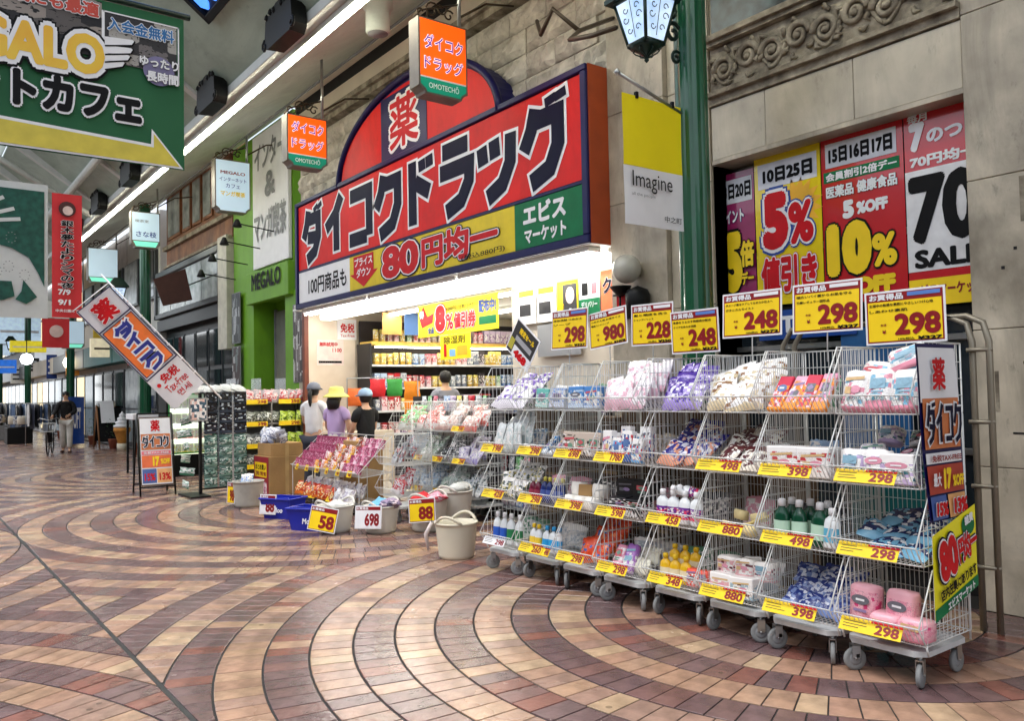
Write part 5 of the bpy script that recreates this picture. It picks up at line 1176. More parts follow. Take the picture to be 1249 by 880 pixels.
sq('red_field', .04, .56, .51, .705, .003, mat('dull_red_print', (176, 60, 44), .5)); st('17', .2, .58, .3, .69, YEL, .008, .08); st('%OFF', .32, .59, .47, .65, YEL, .008, .05); st('最大', .07, .6, .17, .67, WHITE, .008, .03)
sq('blue_square', .04, .43, .255, .55, .003, mat('muted_blue_print', (70, 96, 160), .5)); sq('peach_square', .265, .43, .51, .55, .003, mat('peach_print', (230, 170, 110), .5)); st('15%', .07, .45, .22, .52, REDI, .008, .06, outline=.04, om=WHITE); st('13%', .3, .45, .48, .53, REDI, .008, .06, outline=.04, om=WHITE)
YP = mat('yellow_poster', (240, 228, 30), .45, var=.05)
def yq(nm, x0, y0, x1, y1, z, m): 
    b = MB(); b.add([(x0, y0 - .06 + x0 * .22, z), (x1, y0 - .06 + x1 * .22, z + .01), (x1, y1 - .06 + x1 * .22, z + .01), (x0, y1 - .06 + x0 * .22, z)], [(0, 1, 2, 3)], m); return b.build(nm, sb)
yq('yellow_poster', -.01, .0, .55, .42, .014, YP); yq('green_foot', -.01, -.01, .55, .05, .018, GRN)
k = MB(); k.lathe([(.001, 0), (.09, 0)], 18, (.44, .38, .026), GRN, False, cap=False, sy=.6); k.build('green_oval', sb)
def yt(s, x0, y0, x1, y1, m, z, bold, **kw): return text(sb, s, x0, y0 - .06 + (x0 + x1) / 2 * .22, x1, y1 - .06 + (x0 + x1) / 2 * .22, m, z, bold, rot=.2, **kw)
yt('雑貨', .38, .35, .5, .40, WHITE, .03, .05); yt('80', .03, .16, .27, .37, REDI, .026, .07, outline=.04, om=WHITE, out2=.04, om2=NAVY); yt('円均一', .28, .18, .54, .32, REDI, .026, .05, outline=.04, om=WHITE, out2=.04, om2=NAVY)
yt('店内左奥にあります', .03, .07, .53, .13, INK, .03, .04); yt('エビスマーケット', .12, .0, .5, .045, WHITE, .03, .04)
# metal guard rail between the carts and the pillar
gr = thing('guard_rail', 'dull metal hoop rail standing between the rightmost cart and the marble pillar', 'rail', (-2.5, 5.35, 0))
RM = mat('worn_metal_rail', (150, 142, 126), .45, .6)
for dx in (0, .10):
    k = MB(); k.tube([(-1.3 + dx, .1, 0), (-1.3 + dx, .1, 1.85), (-1.22 + dx, .1, 1.97), (-.05 + dx, .1, 1.97), (.05 + dx, .1, 1.92), (.08 + dx, .1, 1.8), (.08 + dx, .1, 0)], .02, 8, RM); k.build('hoop', gr)
for z in (.4, .9, 1.3, 1.75):
    k = MB(); k.tube([(.06, .06, z), (.2, .1, z)], .014, 6, RM); k.build('bracket', gr)
# added cartons, coloured dark to stand for the shade behind the carts
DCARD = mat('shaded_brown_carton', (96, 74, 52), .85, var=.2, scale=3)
rs = random.Random(4)
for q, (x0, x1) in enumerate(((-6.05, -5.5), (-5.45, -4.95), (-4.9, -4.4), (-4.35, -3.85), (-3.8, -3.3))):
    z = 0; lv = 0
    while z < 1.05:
        hh_ = rs.choice((.3, .36, .42)); t = thing('shade_carton', 'added dark shade carton behind the carts, %s stack from left, %s from the ground' % (['first', 'second', 'third', 'fourth', 'fifth'][q], ['first', 'second', 'third', 'fourth'][lv]), 'box', ((x0 + x1) / 2, 4.95, z), group='added shade cartons behind the carts')
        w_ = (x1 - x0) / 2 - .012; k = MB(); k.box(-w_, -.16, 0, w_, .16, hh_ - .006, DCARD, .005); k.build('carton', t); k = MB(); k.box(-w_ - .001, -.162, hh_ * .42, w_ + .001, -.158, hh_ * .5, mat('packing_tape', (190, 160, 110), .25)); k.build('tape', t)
        z += hh_; lv += 1
# second layer of mixed stock lying at the back of the fuller baskets
BK = [('white refill pouch', pack(Wt, (180, 190, 200), (214, 220, 226), .3, .4)), ('pale blue refill pouch', pack((150, 180, 214), (220, 230, 240), Wt, .3, .4)), ('pink refill pouch', pack((226, 160, 180), (246, 224, 230), Wt, .3, .4)), ('green and white pouch', pack((90, 140, 110), (214, 226, 216), Wt, .3, .4)), ('beige pouch', pack((206, 190, 164), (236, 228, 214), Wt, .3, .4)), ('dark grey pouch', pack((60, 62, 68), (150, 152, 158), Wt, .3, .4))]
for i in range(1, 8):
    for ti in range(4):
        nm_, mm_ = BK[(i * 3 + ti * 2) % 6]; ms_ = pouches(mm_, .13, .17, .06, 2)
        for q in range(3 if i > 2 else 2):
            bx, by = cbase(i)
            put('pouch', ms_[q % 2], (bx - .12 + q * .12 + rp_.uniform(-.02, .02), by + .40 + rp_.uniform(-.03, .03), ZS[ti] + .012), (-.25 + rp_.uniform(-.1, .1), rp_.uniform(-.2, .2), rp_.uniform(-.3, .3)), '%s at the back %s, %s basket, %s' % (nm_, ['left', 'centre', 'right'][q], TIER[ti], cshort(i)), 'pouch', '%s, back of %s basket, %s' % (nm_, TIER[ti], cshort(i)))
# readable kana on the nearest white packs and white words on the black boxes
for o in list(bpy.data.objects):
    lb = o.get('label', '')
    if o.parent is None and 'rightmost cart' in lb and ('sanitary pack with pink corners' in lb or 'carton with green leaf' in lb or 'lilac pack' in lb):
        ys = min(v.co.y for v in o.data.vertices); text(o, 'しあわせ', -.045, .03, .045, .055, mat('teal_ink', (40, 110, 120), .5), 0, .02); c_ = o.children[-1]; c_.rotation_euler = FACE; c_.location = (0, ys - .004, .045)
    if o.parent is None and 'black box with white lettering' in lb:
        text(o, 'DIVA', -.06, .0, .06, .035, WHITE, 0, .05); c_ = o.children[-1]; c_.rotation_euler = FACE; c_.location = (0, min(v.co.y for v in o.data.vertices) - .004, .027)
# ================================================================== TUBS, BASKETS AND BOXES ON THE PAVING
def tub(x, y, rt_, rb_, hh, m, label, rot=0, handle=True):
    t = thing('tub', label, 'tub', (x, y, 0), (0, 0, rot), None)
    k = MB(); n = 28
    prof = [(rb_ * .9, 0), (rb_, .012)] + [(rb_ + (rt_ - rb_) * q / 12 + (.003 if q % 2 else 0), .012 + (hh - .03) * q / 12) for q in range(1, 12)] + [(rt_, hh - .02), (rt_ + .012, hh - .015), (rt_ + .012, hh), (rt_ - .006, hh)] + [(rt_ - .008 - (rt_ - rb_) * q / 4, hh - (hh - .03) * q / 4) for q in range(5)] + [(.001, .03)]
    k.lathe(prof, n, m=m, cap=False); k.lathe([(.001, .001), (rb_ * .9, 0)], n, m=m, cap=False); k.build('tub_body', t)
    if handle:
        for s in (-1, 1):
            k = MB(); pts = []
            for q in range(9):
                a = -.75 + 1.5 * q / 8; pts.append(((rt_ + .004) * math.sin(a), s * (rt_ + .004) * math.cos(a), hh - .01 + .075 * math.sin(PI * q / 8)))
            k.tube(pts, .014, 8, m); k.build('handle', t)
    return t
def nthw(q): return ['', 'first', 'second', 'third', 'fourth', 'fifth', 'sixth', 'seventh', 'eighth', 'ninth', 'tenth', 'eleventh', 'twelfth'][q] if q < 13 else '%dth' % q if q != 21 else '21st'
TUBM = mat('cream_rubber_tub', (216, 208, 186), .55, var=.04, scale=3, bump=.05); TUBW = mat('white_rubber_tub', (214, 210, 200), .55, var=.04)
tub(-6.60, 4.27, .195, .165, .335, TUBM, 'large empty cream plastic tub with two handles standing before the wire carts', .5)
k = MB(); k.tube([(-6.84, 4.15, .31), (-6.87, 4.1, .2), (-6.86, 4.12, .05)], [.018, .022, .012], 6, mat('clear_hanging_bag', (214, 200, 196), .3, bump=.5)); k.tube([(-6.84, 4.15, .31), (-6.83, 4.14, .36)], .003, 4, INK)
tag(k.build('rolled_bag'), 'narrow pale rolled plastic bags tied to the handle of the cream tub', 'bag')
def tcard(x, y, z, w_, h_, num, label, tilt=-.25, yaw=0, m=YEL, roll=0, tail='', bg=WHITE):
    t = thing('price_card', label, 'price card', (x, y, z), (PI / 2 + tilt, roll, yaw))
    k = MB(); k.box(-w_ / 2, -h_ / 2, -.004, w_ / 2, h_ / 2, 0, bg, .001); k.build('card', t)
    k = MB(); k.poly([(-w_ / 2 + .01, -h_ / 2 + .01), (w_ / 2 - .01, -h_ / 2 + .01), (w_ / 2 - .01, h_ / 2 - .01), (-w_ / 2 + .01, h_ / 2 - .01)], .001, MAROON if m is YEL else WHITE); k.build('red_border', t)
    rect(t, 'card_field', -w_ / 2 + .016, -h_ / 2 + .016, w_ / 2 - .016, h_ / 2 - h_ * .22, .002, m); rect(t, 'red_header', -w_ / 2 + .016, h_ / 2 - h_ * .2, w_ / 2 - .016, h_ / 2 - .014, .002, MAROON)
    text(t, 'お買得品', -w_ / 2 + .02, h_ / 2 - h_ * .18, 0, h_ / 2 - h_ * .07, WHITE, .003, .03)
    text(t, num, -w_ * .12, -h_ * .38, w_ * .42, h_ * .16, MAROON, .004, .045, res=4)
    return t
tub(-8.80, 4.06, .21, .17, .30, TUBW, 'white tub with yellow 58 card standing at the front', .2)
tcard(-8.66, 3.85, .17, .36, .27, '58', 'yellow card reading 58 on the front white tub', yaw=.55, tilt=-.2, roll=.12)
tub(-8.38, 4.42, .20, .165, .30, TUBW, 'white tub with white 698 card', .2)
tcard(-8.26, 4.20, .20, .36, .25, '698', 'white card with red 698 on the middle tub', yaw=.45, tilt=-.15, m=WHITE, roll=-.05)
tub(-8.12, 4.88, .22, .18, .36, TUBW, 'white tub filled with red cloth and an 88 card', .4)
tcard(-7.92, 4.68, .26, .34, .26, '88', 'yellow card reading 88 on the tub of red cloth', yaw=.5, tilt=-.12, roll=-.1)
tub(-8.25, 5.32, .21, .18, .40, TUBW, 'white tub farthest back behind the 88 tub', .4)
for q, (px, py, pz, mm, nm) in enumerate([(-8.2, 4.85, .30, mat('red_cloth', (200, 30, 40), .8, bump=.4), 'red cloth bundle in the 88 tub'), (-8.0, 4.92, .31, pack((236, 150, 170), (250, 220, 226), (210, 50, 60), .5, .4), 'pink patterned cloth bundle in the 88 tub'), (-8.42, 4.44, .25, mat('sky_blue_cloth', (110, 180, 220), .7, bump=.4), 'sky blue cloth bundle in the 698 tub'), (-8.28, 4.48, .26, pack((150, 130, 160), (220, 200, 210), (90, 80, 110), .6, .5), 'greyish purple cloth bundle in the 698 tub'), (-8.8, 4.08, .22, mat('white_cloth_bundle', (214, 214, 210), .8, bump=.4), 'white cloth bundle in the 58 tub'), (-8.2, 5.35, .36, mat('white_cloth_bundle', (214, 214, 210), .8, bump=.4), 'white cloth bundle in the farthest back tub')]):
    b = MB(); rr = random.Random(q); vs = []
    for j in range(7):
        for i in range(12):
            a = 2 * PI * i / 12; v_ = j / 6; r_ = .13 * math.sin(PI * (.1 + .85 * v_)) * rr.uniform(.75, 1.2); vs.append((r_ * math.cos(a), r_ * math.sin(a), .12 * v_ + rr.uniform(-.02, .02)))
    b.add(vs, [(j * 12 + i, j * 12 + (i + 1) % 12, (j + 1) * 12 + (i + 1) % 12, (j + 1) * 12 + i) for j in range(6) for i in range(12)] + [tuple(72 + i for i in range(12))], mm, True)
    tag(b.build('cloth_bundle', None, (px, py, pz)), nm, 'cloth')
BLB = mat('blue_plastic_basket', (22, 40, 168), .35, var=.05)
def bbasket(x, y, rot, label):
    t = thing('shopping_basket', label, 'shopping basket', (x, y, 0), (0, 0, rot), 'blue shopping baskets on the paving')
    b = MB(); L, D, H = .235, .165, .25
    for s in (-1, 1):
        b.add([(s * L * .82, -D * .8, .005), (s * L * .82, D * .8, .005), (s * L, D, H), (s * L, -D, H), (s * (L * .82 - .006), -D * .8, .005), (s * (L * .82 - .006), D * .8, .005), (s * (L - .006), D, H), (s * (L - .006), -D, H)], [(0, 1, 2, 3), (7, 6, 5, 4), (0, 3, 7, 4), (3, 2, 6, 7), (2, 1, 5, 6)], BLB)
        b.add([(-L * .82, s * D * .8, .005), (L * .82, s * D * .8, .005), (L, s * D, H), (-L, s * D, H), (-L * .82, s * (D * .8 - .006), .005), (L * .82, s * (D * .8 - .006), .005), (L, s * (D - .006), H), (-L, s * (D - .006), H)], [(0, 1, 2, 3), (7, 6, 5, 4), (0, 3, 7, 4), (3, 2, 6, 7), (2, 1, 5, 6)], BLB)
    b.box(-L * .82, -D * .8, 0, L * .82, D * .8, .01, BLB); b.build('basket_body', t)
    k = MB(); k.tube([(-L - .008, -D - .008, H), (L + .008, -D - .008, H), (L + .008, D + .008, H), (-L - .008, D + .008, H), (-L - .008, -D - .008, H)], .011, 6, BLB, False); k.build('rim', t)
    for s in (-1, 1):
        k = MB(); k.tube([(-L + .03, s * D * .9, H + .005), (-L + .05, s * D * .7, H + .012), (L - .05, s * D * .7, H + .012), (L - .03, s * D * .9, H + .005)], .007, 6, BLB); k.build('handle', t)
    f = link('front_print', None, t, (0, -D * .93, .1), (PI / 2 - .13, 0, 0)); rect(f, 'white_label', -L * .95, .07, -L * .55, .13, .006, WHITE); text(f, 'Moo', -.02, -.02, .12, .045, WHITE, .008, .03)
    return t
bbasket(-9.12, 3.92, .55, 'front blue plastic shopping basket with white print'); bb_ = bbasket(-10.25, 4.02, .5, 'rear blue plastic shopping basket holding an 88 card')
tcard(-10.28, 3.83, .18, .26, .25, '88', 'white card reading 88 with black and yellow patch on the rear blue basket', yaw=.5, tilt=-.1, m=WHITE)
b = tub(-11.65, 4.06, .21, .19, .36, mat('grey_bin_plastic', (170, 166, 156), .5), 'grey beige bin topped with blue and white packets beside the net rack', 0, False)
tcard(-11.72, 3.84, .2, .18, .3, '98', 'orange and yellow hanging card on the grey beige bin', yaw=.3, tilt=-.05)
for q in range(5): put('pouch', p_pouch(.12, .16, .05, pack(Wt, (70, 130, 220), (200, 220, 240), .3, .5), q), (-11.75 + .05 * q, 4.0 + .03 * (q % 3), .30), (-.4, .2 * q - .4, .5 * q), 'blue and white packet on the grey beige bin, %s from left' % nthw(q + 1), 'packet', 'packets on the grey bin')
# cardboard boxes
def cbox(x0, y0, z0, x1, y1, z1, label):
    t = thing('cardboard_box', label, 'box', ((x0 + x1) / 2, (y0 + y1) / 2, z0)); a, c, h_ = (x1 - x0) / 2, (y1 - y0) / 2, z1 - z0
    k = MB(); k.box(-a, -c, 0, a, c, h_, CARD, .006); k.build('carton', t); k = MB(); k.box(a - .001, -.03, .0, a + .002, .03, h_, mat('packing_tape', (190, 160, 110), .25)); k.build('tape', t); return t
t = cbox(-13.25, 4.72, 0, -12.6, 5.3, .60, 'large brown cardboard box with red and yellow printed front')
f = link('printed_front', None, t, (-.32, -.293, 0), FACE); rect(f, 'red_print', 0, .0, .63, .59, .003, mat('dark_red_print', (150, 24, 44), .5)); rect(f, 'yellow_print', .05, .27, .56, .50, .006, YEL); rect(f, 'pale_print', .05, .02, .56, .2, .006, pack((216, 180, 190), (240, 230, 230), (190, 120, 140), .5)); text(f, 'まとめ買い', .08, .38, .53, .47, INK, .008, .03); text(f, '298 198 98', .08, .29, .53, .36, MAROON, .008, .04)
cbox(-13.2, 4.76, .602, -12.62, 5.28, .80, 'smaller brown cardboard box stacked on the printed one')
for q in range(16): put('pouch', p_pouch(.15, .17, .06, pack((225, 228, 238), (130, 140, 175), (245, 245, 250), .25, .6, bias=(.6, .85)), q % 4, .02), (-13.15 + (q % 4) * .15, 4.8 + (q // 4 % 2) * .2, .80 + (q // 8) * .09), (-.7 + .2 * (q % 3), .3 * (q % 4) - .5, q * .7), 'silvery bag heaped on the cardboard boxes, %s from left, %s %s' % (nthw(q % 4 + 1), 'front' if q // 4 % 2 == 0 else 'rear', 'upper' if q > 7 else 'lower'), 'bag', 'bags heaped on the cardboard boxes')

# ---- pink goods rack
rk = thing('display_rack', 'low white wire rack with rows of pink goods and small yellow tags along its edge', 'rack', (-10.5, 4.65, 0))
k = MB()
for z0, y0 in ((.50, 0), (.12, .05)):
    for q in range(50): xx = -1.05 + q * .043; wires(k, [((xx, y0, z0 + .06), (xx, y0 + .06, z0)), ((xx, y0 + .06, z0), (xx, .5, z0 + .04))], .002, WIRE)
for xx in (-1.06, -.35, .36, 1.06):
    wires(k, [((xx, .03, .08), (xx, .03, .56)), ((xx, .5, .08), (xx, .5, 1.0)), ((xx, .03, .56), (xx, .5, 1.0)), ((xx, .06, .5), (xx, .5, .54))], .006, WIRE)
wires(k, [((-1.06, 0, .56), (1.06, 0, .56)), ((-1.06, .5, 1.0), (1.06, .5, 1.0)), ((-1.06, .5, .54), (1.06, .5, .54))], .006, WIRE)
stuff(k.build('wire_frame', rk))
k = MB(); k.box(-1.06, .06, .06, 1.06, .5, .1, mat('dark_base_board', (60, 52, 48), .7)); k.build('base_board', rk)
mMag = pack((150, 40, 84), (196, 90, 130), (236, 190, 206), .35, .1, bias=(.55, .85)); mPk2 = pack((238, 210, 214), (214, 90, 60), (246, 240, 236), .35, .2); mOr = pack((236, 150, 40), (240, 190, 60), (250, 240, 230), .4)
bx_ = [p_box(.085, .04, .12, mMag), p_box(.08, .045, .13, pack((226, 150, 180), (246, 220, 228), (200, 60, 110), .35))]; dolls = [p_soft(.08, .05, .13, mPk2, 1), p_soft(.08, .06, .12, mOr, 2), p_soft(.08, .05, .14, pack((120, 70, 40), (240, 236, 230), (210, 60, 60), .4), 4)]
for r_ in range(4):
    for q in range(21):
        x = -11.46 + q * .098; mag = q < 8 + (3 - r_) * -1 + 2
        me = bx_[q % 2 if not mag else 0] if (mag or q > 15) else dolls[(q + r_) % 3]
        put('product_box', me, (x, 4.70 + r_ * .11, .54 + r_ * .10), (-.3, 0, rp_.uniform(-.1, .1)), ('magenta carton' if mag else ('pale pink carton' if q > 15 else 'little figure pack')) + ', %s from left in the %s row of the pink goods rack' % (nthw(q + 1), ['front', 'second', 'third', 'back'][r_]), 'box', 'goods standing on the pink goods rack')
for q in range(24):
    c_ = [pack((190, 60, 30), (230, 120, 40), (250, 220, 160), .2, .6), pack((230, 228, 230), (190, 180, 196), (250, 250, 250), .2, .6), pack((214, 206, 200), (240, 236, 230), (170, 160, 170), .25, .5)][0 if q < 8 else 1 + q % 2]
    put('bag', p_pouch(.15, .2, .07, c_, q % 4, .02), (-11.4 + (q % 12) * .155, 4.68 + (q // 12) * .15, .14 + (q // 12) * .06), (-.4, rp_.uniform(-.3, .3), rp_.uniform(-.4, .4)), ('orange snack bag' if q < 8 else 'whitish bag') + ', %s from left in the %s of the pink rack lower level' % (nthw(q % 12 + 1), 'front' if q < 12 else 'back'), 'bag', 'bags on the lower level of the pink goods rack')
for q in range(6):
    t = thing('price_tag', 'small square yellow tag on the pink goods rack edge, %s' % ['leftmost', 'second from left', 'third from left', 'fourth from left', 'fifth from left', 'rightmost'][q], 'price tag', (-11.35 + q * .33, 4.63, .50), (PI / 2 - .3, 0, .1 * (q % 3 - 1)), 'square tags on the pink goods rack')
    k = MB(); k.box(0, 0, -.002, .11, .085, 0, YEL, .001); k.build('tag_card', t); text(t, '98', .03, .01, .1, .05, MAROON, .001, .04)
for q, (xx, nn) in enumerate(((-10.9, '198'), (-10.3, '298'))): ptag(xx, 4.66, .13, nn, 'yellow tag low on the pink goods rack, ' + ('left' if q == 0 else 'right'), w_=.22)
# white wire cart beside it and the second row of carts
cart(-9.02, 4.80, 2, 'low white wire cart of grey and red goods right of the pink goods rack', [.30, .68])
heap(0, 0, pouches(pack((120, 124, 130), (200, 204, 208), (170, 60, 60), .3, .5), .14, .18, .05, 3), 5, 'grey packet', 'packet', cx=-9.02, cy=4.84, z=.68, place='in the low white wire cart', tilt=.3)
heap(0, 0, pouches(pack((190, 50, 60), (236, 230, 230), (200, 200, 206), .3, .4), .13, .16, .05, 3), 5, 'red and white packet', 'packet', cx=-9.02, cy=4.84, z=.30, place='in the low white wire cart', tilt=.3)
ZS2 = [.27, .67, 1.06]; C2 = [-8.40, -8.90, -9.40, -9.90]
C2M = [[pack((200, 206, 210), (240, 240, 240), (90, 110, 110), .2, .5), pack((214, 206, 230), (150, 140, 190), Wt, .3, .4), pack((236, 200, 190), (220, 120, 110), Wt, .3, .3)], [pack((190, 210, 200), (120, 150, 130), Wt, .2, .5), pack((30, 34, 40), (90, 96, 100), Wt, .2, .5), pack((236, 214, 206), (200, 150, 140), Wt, .3, .3)], [pack((170, 200, 230), (230, 240, 250), (110, 140, 170), .2, .5), pack((120, 150, 120), (220, 226, 220), Wt, .2, .4), pack((226, 120, 110), (246, 236, 230), Wt, .3, .3)], [pack((140, 180, 220), (230, 240, 250), Wt, .2, .5), pack((200, 220, 236), (240, 246, 250), Wt, .1, .5), pack((110, 190, 110), (230, 230, 226), (200, 80, 80), .3, .3)]]
for i, x in enumerate(C2):
    nm = ['rightmost', 'second', 'third', 'leftmost'][i] + ' cart of the rear row'
    cart(x, 5.48, 3, 'white wire basket cart in the rear row by the shop entrance, %s%s' % (['rightmost', 'second', 'third', 'leftmost'][i], ' from the right' if i in (1, 2) else ''), ZS2, 'wire carts in the rear row')
    for ti in range(3): heap(0, 0, pouches(C2M[i][ti], .14, .18, .06, 3), 8, ['lower', 'middle-tier', 'top-tier'][ti] + ' packet', 'packet', cx=x, cy=5.48, z=ZS2[ti], place='in the %s' % nm, tilt=.5)
    for ti in (0, 1, 2):
        if ti == 2 and i: continue
        ptag(x, 5.46, ZS2[ti] + .02, ['498', '298', '398', '198'][(i + ti) % 4], 'yellow tag on the %s basket of the %s' % (['lowest', 'middle', 'top'][ti], nm), w_=.26, white=(ti == 0 and i == 0))
# ---- black net rack with hanging cosmetics
nr = thing('net_rack', 'black post rack facing the street end, hung with rows of cosmetics blister cards', 'rack', (-13.45, 3.93, 0))
k = MB(); k.box(-.03, -.02, .03, .03, .02, 1.62, BLACKM, .004); k.box(-.35, -.25, 0, .35, .06, .03, BLACKM, .004); k.build('post', nr)
k = MB()
for q in range(12): wires(k, [((0, .04 + q * .062, .12), (0, .04 + q * .062, 1.6))], .0025, WIRE)
for q in range(20): wires(k, [((0, .03, .12 + q * .078), (0, .73, .12 + q * .078))], .0025, WIRE)
stuff(k.build('wire_net', nr)); k = MB(); k.tube([(0, .73, .03), (0, .73, 1.62), (0, 0, 1.62)], .012, 6, BLACKM); k.tube([(0, 0, .1), (0, .73, .1)], .012, 6, BLACKM); k.build('frame', nr)
mBl2 = pack((14, 15, 20), (50, 60, 72), (200, 210, 216), .12, .3, bias=(.6, .88)); mGr2 = pack((60, 92, 84), (130, 170, 158), (214, 226, 220), .15, .5, bias=(.4, .75))
cb1 = p_box(.06, .20, .17, mBl2, .012); cb2 = p_pouch(.2, .17, .07, mGr2, 3, .02)
for r_ in range(9):
    for q in range(3 if r_ < 9 else 4):
        blk = r_ >= 5
        put('blister_card' if blk else 'bag', cb1 if blk else cb2, (-13.38, 4.07 + q * .235, .14 + r_ * .165 + (.0 if blk else -.02)), (0, 0, 0 if blk else PI / 2), ('black blister pack' if blk else 'green and silver bag') + ' hanging %s in the %s row up on the net rack' % (['left', 'centre', 'right'][q], ['lowest', 'second', 'third', 'fourth', 'fifth', 'sixth', 'seventh', 'eighth', 'ninth'][r_]), 'pack', 'packs on the net rack')
for q in range(6): put('leaflet_card', p_pouch(.22, .12, .04, pack((200, 220, 210), (60, 130, 100), Wt, .3, .4), q), (-13.6, 3.74 + .02 * (q % 2), .12 + q * .2), (0, .15, .2 + q), 'white and green packet left of the net rack post, %s from the ground' % nthw(q + 1), 'packet', 'packets left of the net rack')
t = thing('display_card', 'small framed advert card clipped on top of the black rack post', 'card', (-13.3, 3.72, 1.18), FACEX); k = MB(); k.box(0, 0, -.01, .28, .36, 0, STEEL); k.build('frame', t); rect(t, 'print', .02, .02, .26, .34, .002, pack((60, 90, 110), (236, 200, 190), Wt, .4))
# ---- tiered rack behind it
tr = thing('display_rack', 'tiered rack of packs with clear bins on top behind the black net rack', 'rack', (-14.3, 4.7, 0))
k = MB()
for z in (.35, .70, 1.08, 1.45): k.box(-.3, 0, z - .02, .2, 1.3, z, mat('grey_shelf', (150, 146, 140), .5)); 
k.box(-.3, 0, 0, -.27, 1.3, 1.5, MATS['grey_shelf']); k.box(-.3, -.01, 0, .2, 0, 1.46, MATS['grey_shelf']); k.box(-.3, .63, 0, .2, .65, 1.46, MATS['grey_shelf']); k.build('shelf', tr)
k = MB(); 
for y in (0, .44, .88): 
    k.box(-.28, y + .01, 1.46, .2, y + .015, 1.86, CLEARP); k.box(.19, y + .01, 1.46, .2, y + .42, 1.66, CLEARP)
k.build('clear_bin', tr)
for zi, z in enumerate((.35, .70, 1.08, 1.46)):
    for q in range(8):
        mm = [pack((60, 64, 60), (150, 156, 150), (214, 210, 200), .2, .5), pack((84, 90, 92), (190, 196, 196), Wt, .2, .5), pack((120, 124, 110), (60, 64, 60), (220, 224, 214), .2, .5), pack((236, 190, 190), (200, 60, 70), Wt, .3, .3)][zi]
        if zi in (1, 2) and q >= 5: mm = pack((180, 206, 60), (220, 236, 120), (90, 120, 40), .3, .2)
        put('bag', p_pouch(.17, .2, .08, mm, q % 3, .02), (-14.12 + (q % 2) * .03, 4.80 + q * .15, z), (-.1, .15, PI / 2 + rp_.uniform(-.3, .3)), ['dark', 'grey', 'olive', 'pink and white'][zi] + ' pack, %s from left on the %s shelf of the tiered rack' % (nthw(q + 1), ['lowest', 'second', 'third', 'top'][zi]), 'pack', 'packs on the tiered rack behind the net rack')
    for q in range(2):
        t = thing('price_tag', 'yellow strip tag on the %s shelf of the tiered rack, %s' % (['lowest', 'second', 'third', 'top'][zi], ['left', 'right'][q]), 'price tag', (-14.06, 4.85 + q * .6, z - .05), FACEX, 'tags on the tiered rack'); k = MB(); k.box(0, 0, 0, .4, .08, .005, YEL); k.build('tag_card', t); text(t, '298', .22, .01, .38, .07, MAROON, .006, .04)
for q in range(5): put('bag', p_pouch(.3, .16, .12, CLEARP if False else mat('milky_plastic_bag', (220, 224, 222), .2, bump=.7), q, .03), (-13.5, 3.98 + q * .15, 1.62), (-.9, .1 * q, PI / 2 + .2), 'milky plastic bag on top of the net rack, %s from left' % nthw(q + 1), 'bag', 'milky bags on top of the net rack')
# ---- green lit cooler
fr_ = thing('drinks_cooler', 'black and green open cooler with lit shelves of pale packs behind the A board', 'cooler', (-17.2, 4.35, 0))
k = MB(); k.box(-.5, 0, 0, .1, .06, 1.72, BLACKM); k.box(-.5, .92, 0, .1, .98, 1.72, BLACKM); k.box(-.5, 0, 1.66, .1, .98, 1.75, mat('leaf_green_plastic', (40, 140, 60), .4)); k.box(-.5, .06, 0, -.44, .92, 1.66, WHITE); k.box(-.5, .06, 0, .1, .92, .42, BLACKM); k.build('cabinet', fr_)
k = MB(); k.tube([(.1, .05, .45), (.1, .05, 1.62), (.1, .93, 1.62), (.1, .93, .45), (.1, .05, .45)], .02, 6, MATS['leaf_green_plastic']); k.build('door_frame', fr_)
for z in (.42, .72, 1.02, 1.32):
    k = MB(); k.box(-.42, .07, z - .01, .06, .91, z + .008, glow('lit_shelf', (235, 245, 225), .7)); k.build('shelf', fr_)
    for q in range(7): put('pack', p_box(.1, .1, .2, pack((236, 244, 220), [(90, 180, 90), (240, 220, 90), (240, 170, 170), (240, 240, 240)][int(z * 3) % 4], Wt, .3)), (-17.2, 4.47 + q * .12, z + .012), (0, 0, PI / 2), 'pale pack on the %s lit cooler shelf, %s from left' % ({.42: 'lowest', .72: 'second', 1.02: 'third', 1.32: 'top'}[z], nthw(q + 1)), 'pack', 'packs in the green cooler')
# ---- A board
ab_ = thing('a_board', 'black framed A board with drugstore poster standing on the paving', 'sign board', (-14.0, 3.17, 0), (0, 0, rad(-4)))
for s, nm in ((1, 'front'), (-1, 'back')):
    leg = MB()
    for yy in (0, .52): leg.tube([(0 if s > 0 else -.72, yy, 0), (-.34, yy, 1.30)], .018, 4, BLACKM)
    leg.tube([(-.34, 0, 1.3), (-.34, .52, 1.3)], .018, 4, BLACKM); leg.tube([(-.04 if s > 0 else -.68, 0, .14), (-.04 if s > 0 else -.68, .52, .14)], .016, 4, BLACKM); leg.build('frame', ab_)
f = link('poster', None, ab_, (-.045, 0, .18), (PI / 2 - .255, 0, PI / 2)); rect(f, 'poster_board', .02, 0, .50, 1.12, 0, mat('brown_board_back', (90, 66, 50), .6), .01)
f.rotation_euler = (PI / 2, 0, PI / 2); f.rotation_mode = 'XYZ'
f.matrix_local = Matrix.Translation((-.03, 0, .16)) @ Matrix.Rotation(-.255, 4, 'Y') @ Matrix(((0, 0, 1, 0), (1, 0, 0, 0), (0, 1, 0, 0), (0, 0, 0, 1)))
rect(f, 'white_paper', .03, .02, .49, 1.1, .003, WHITE); text(f, '薬', .19, .88, .33, 1.07, REDI, .005, .03, .03, WHITE)
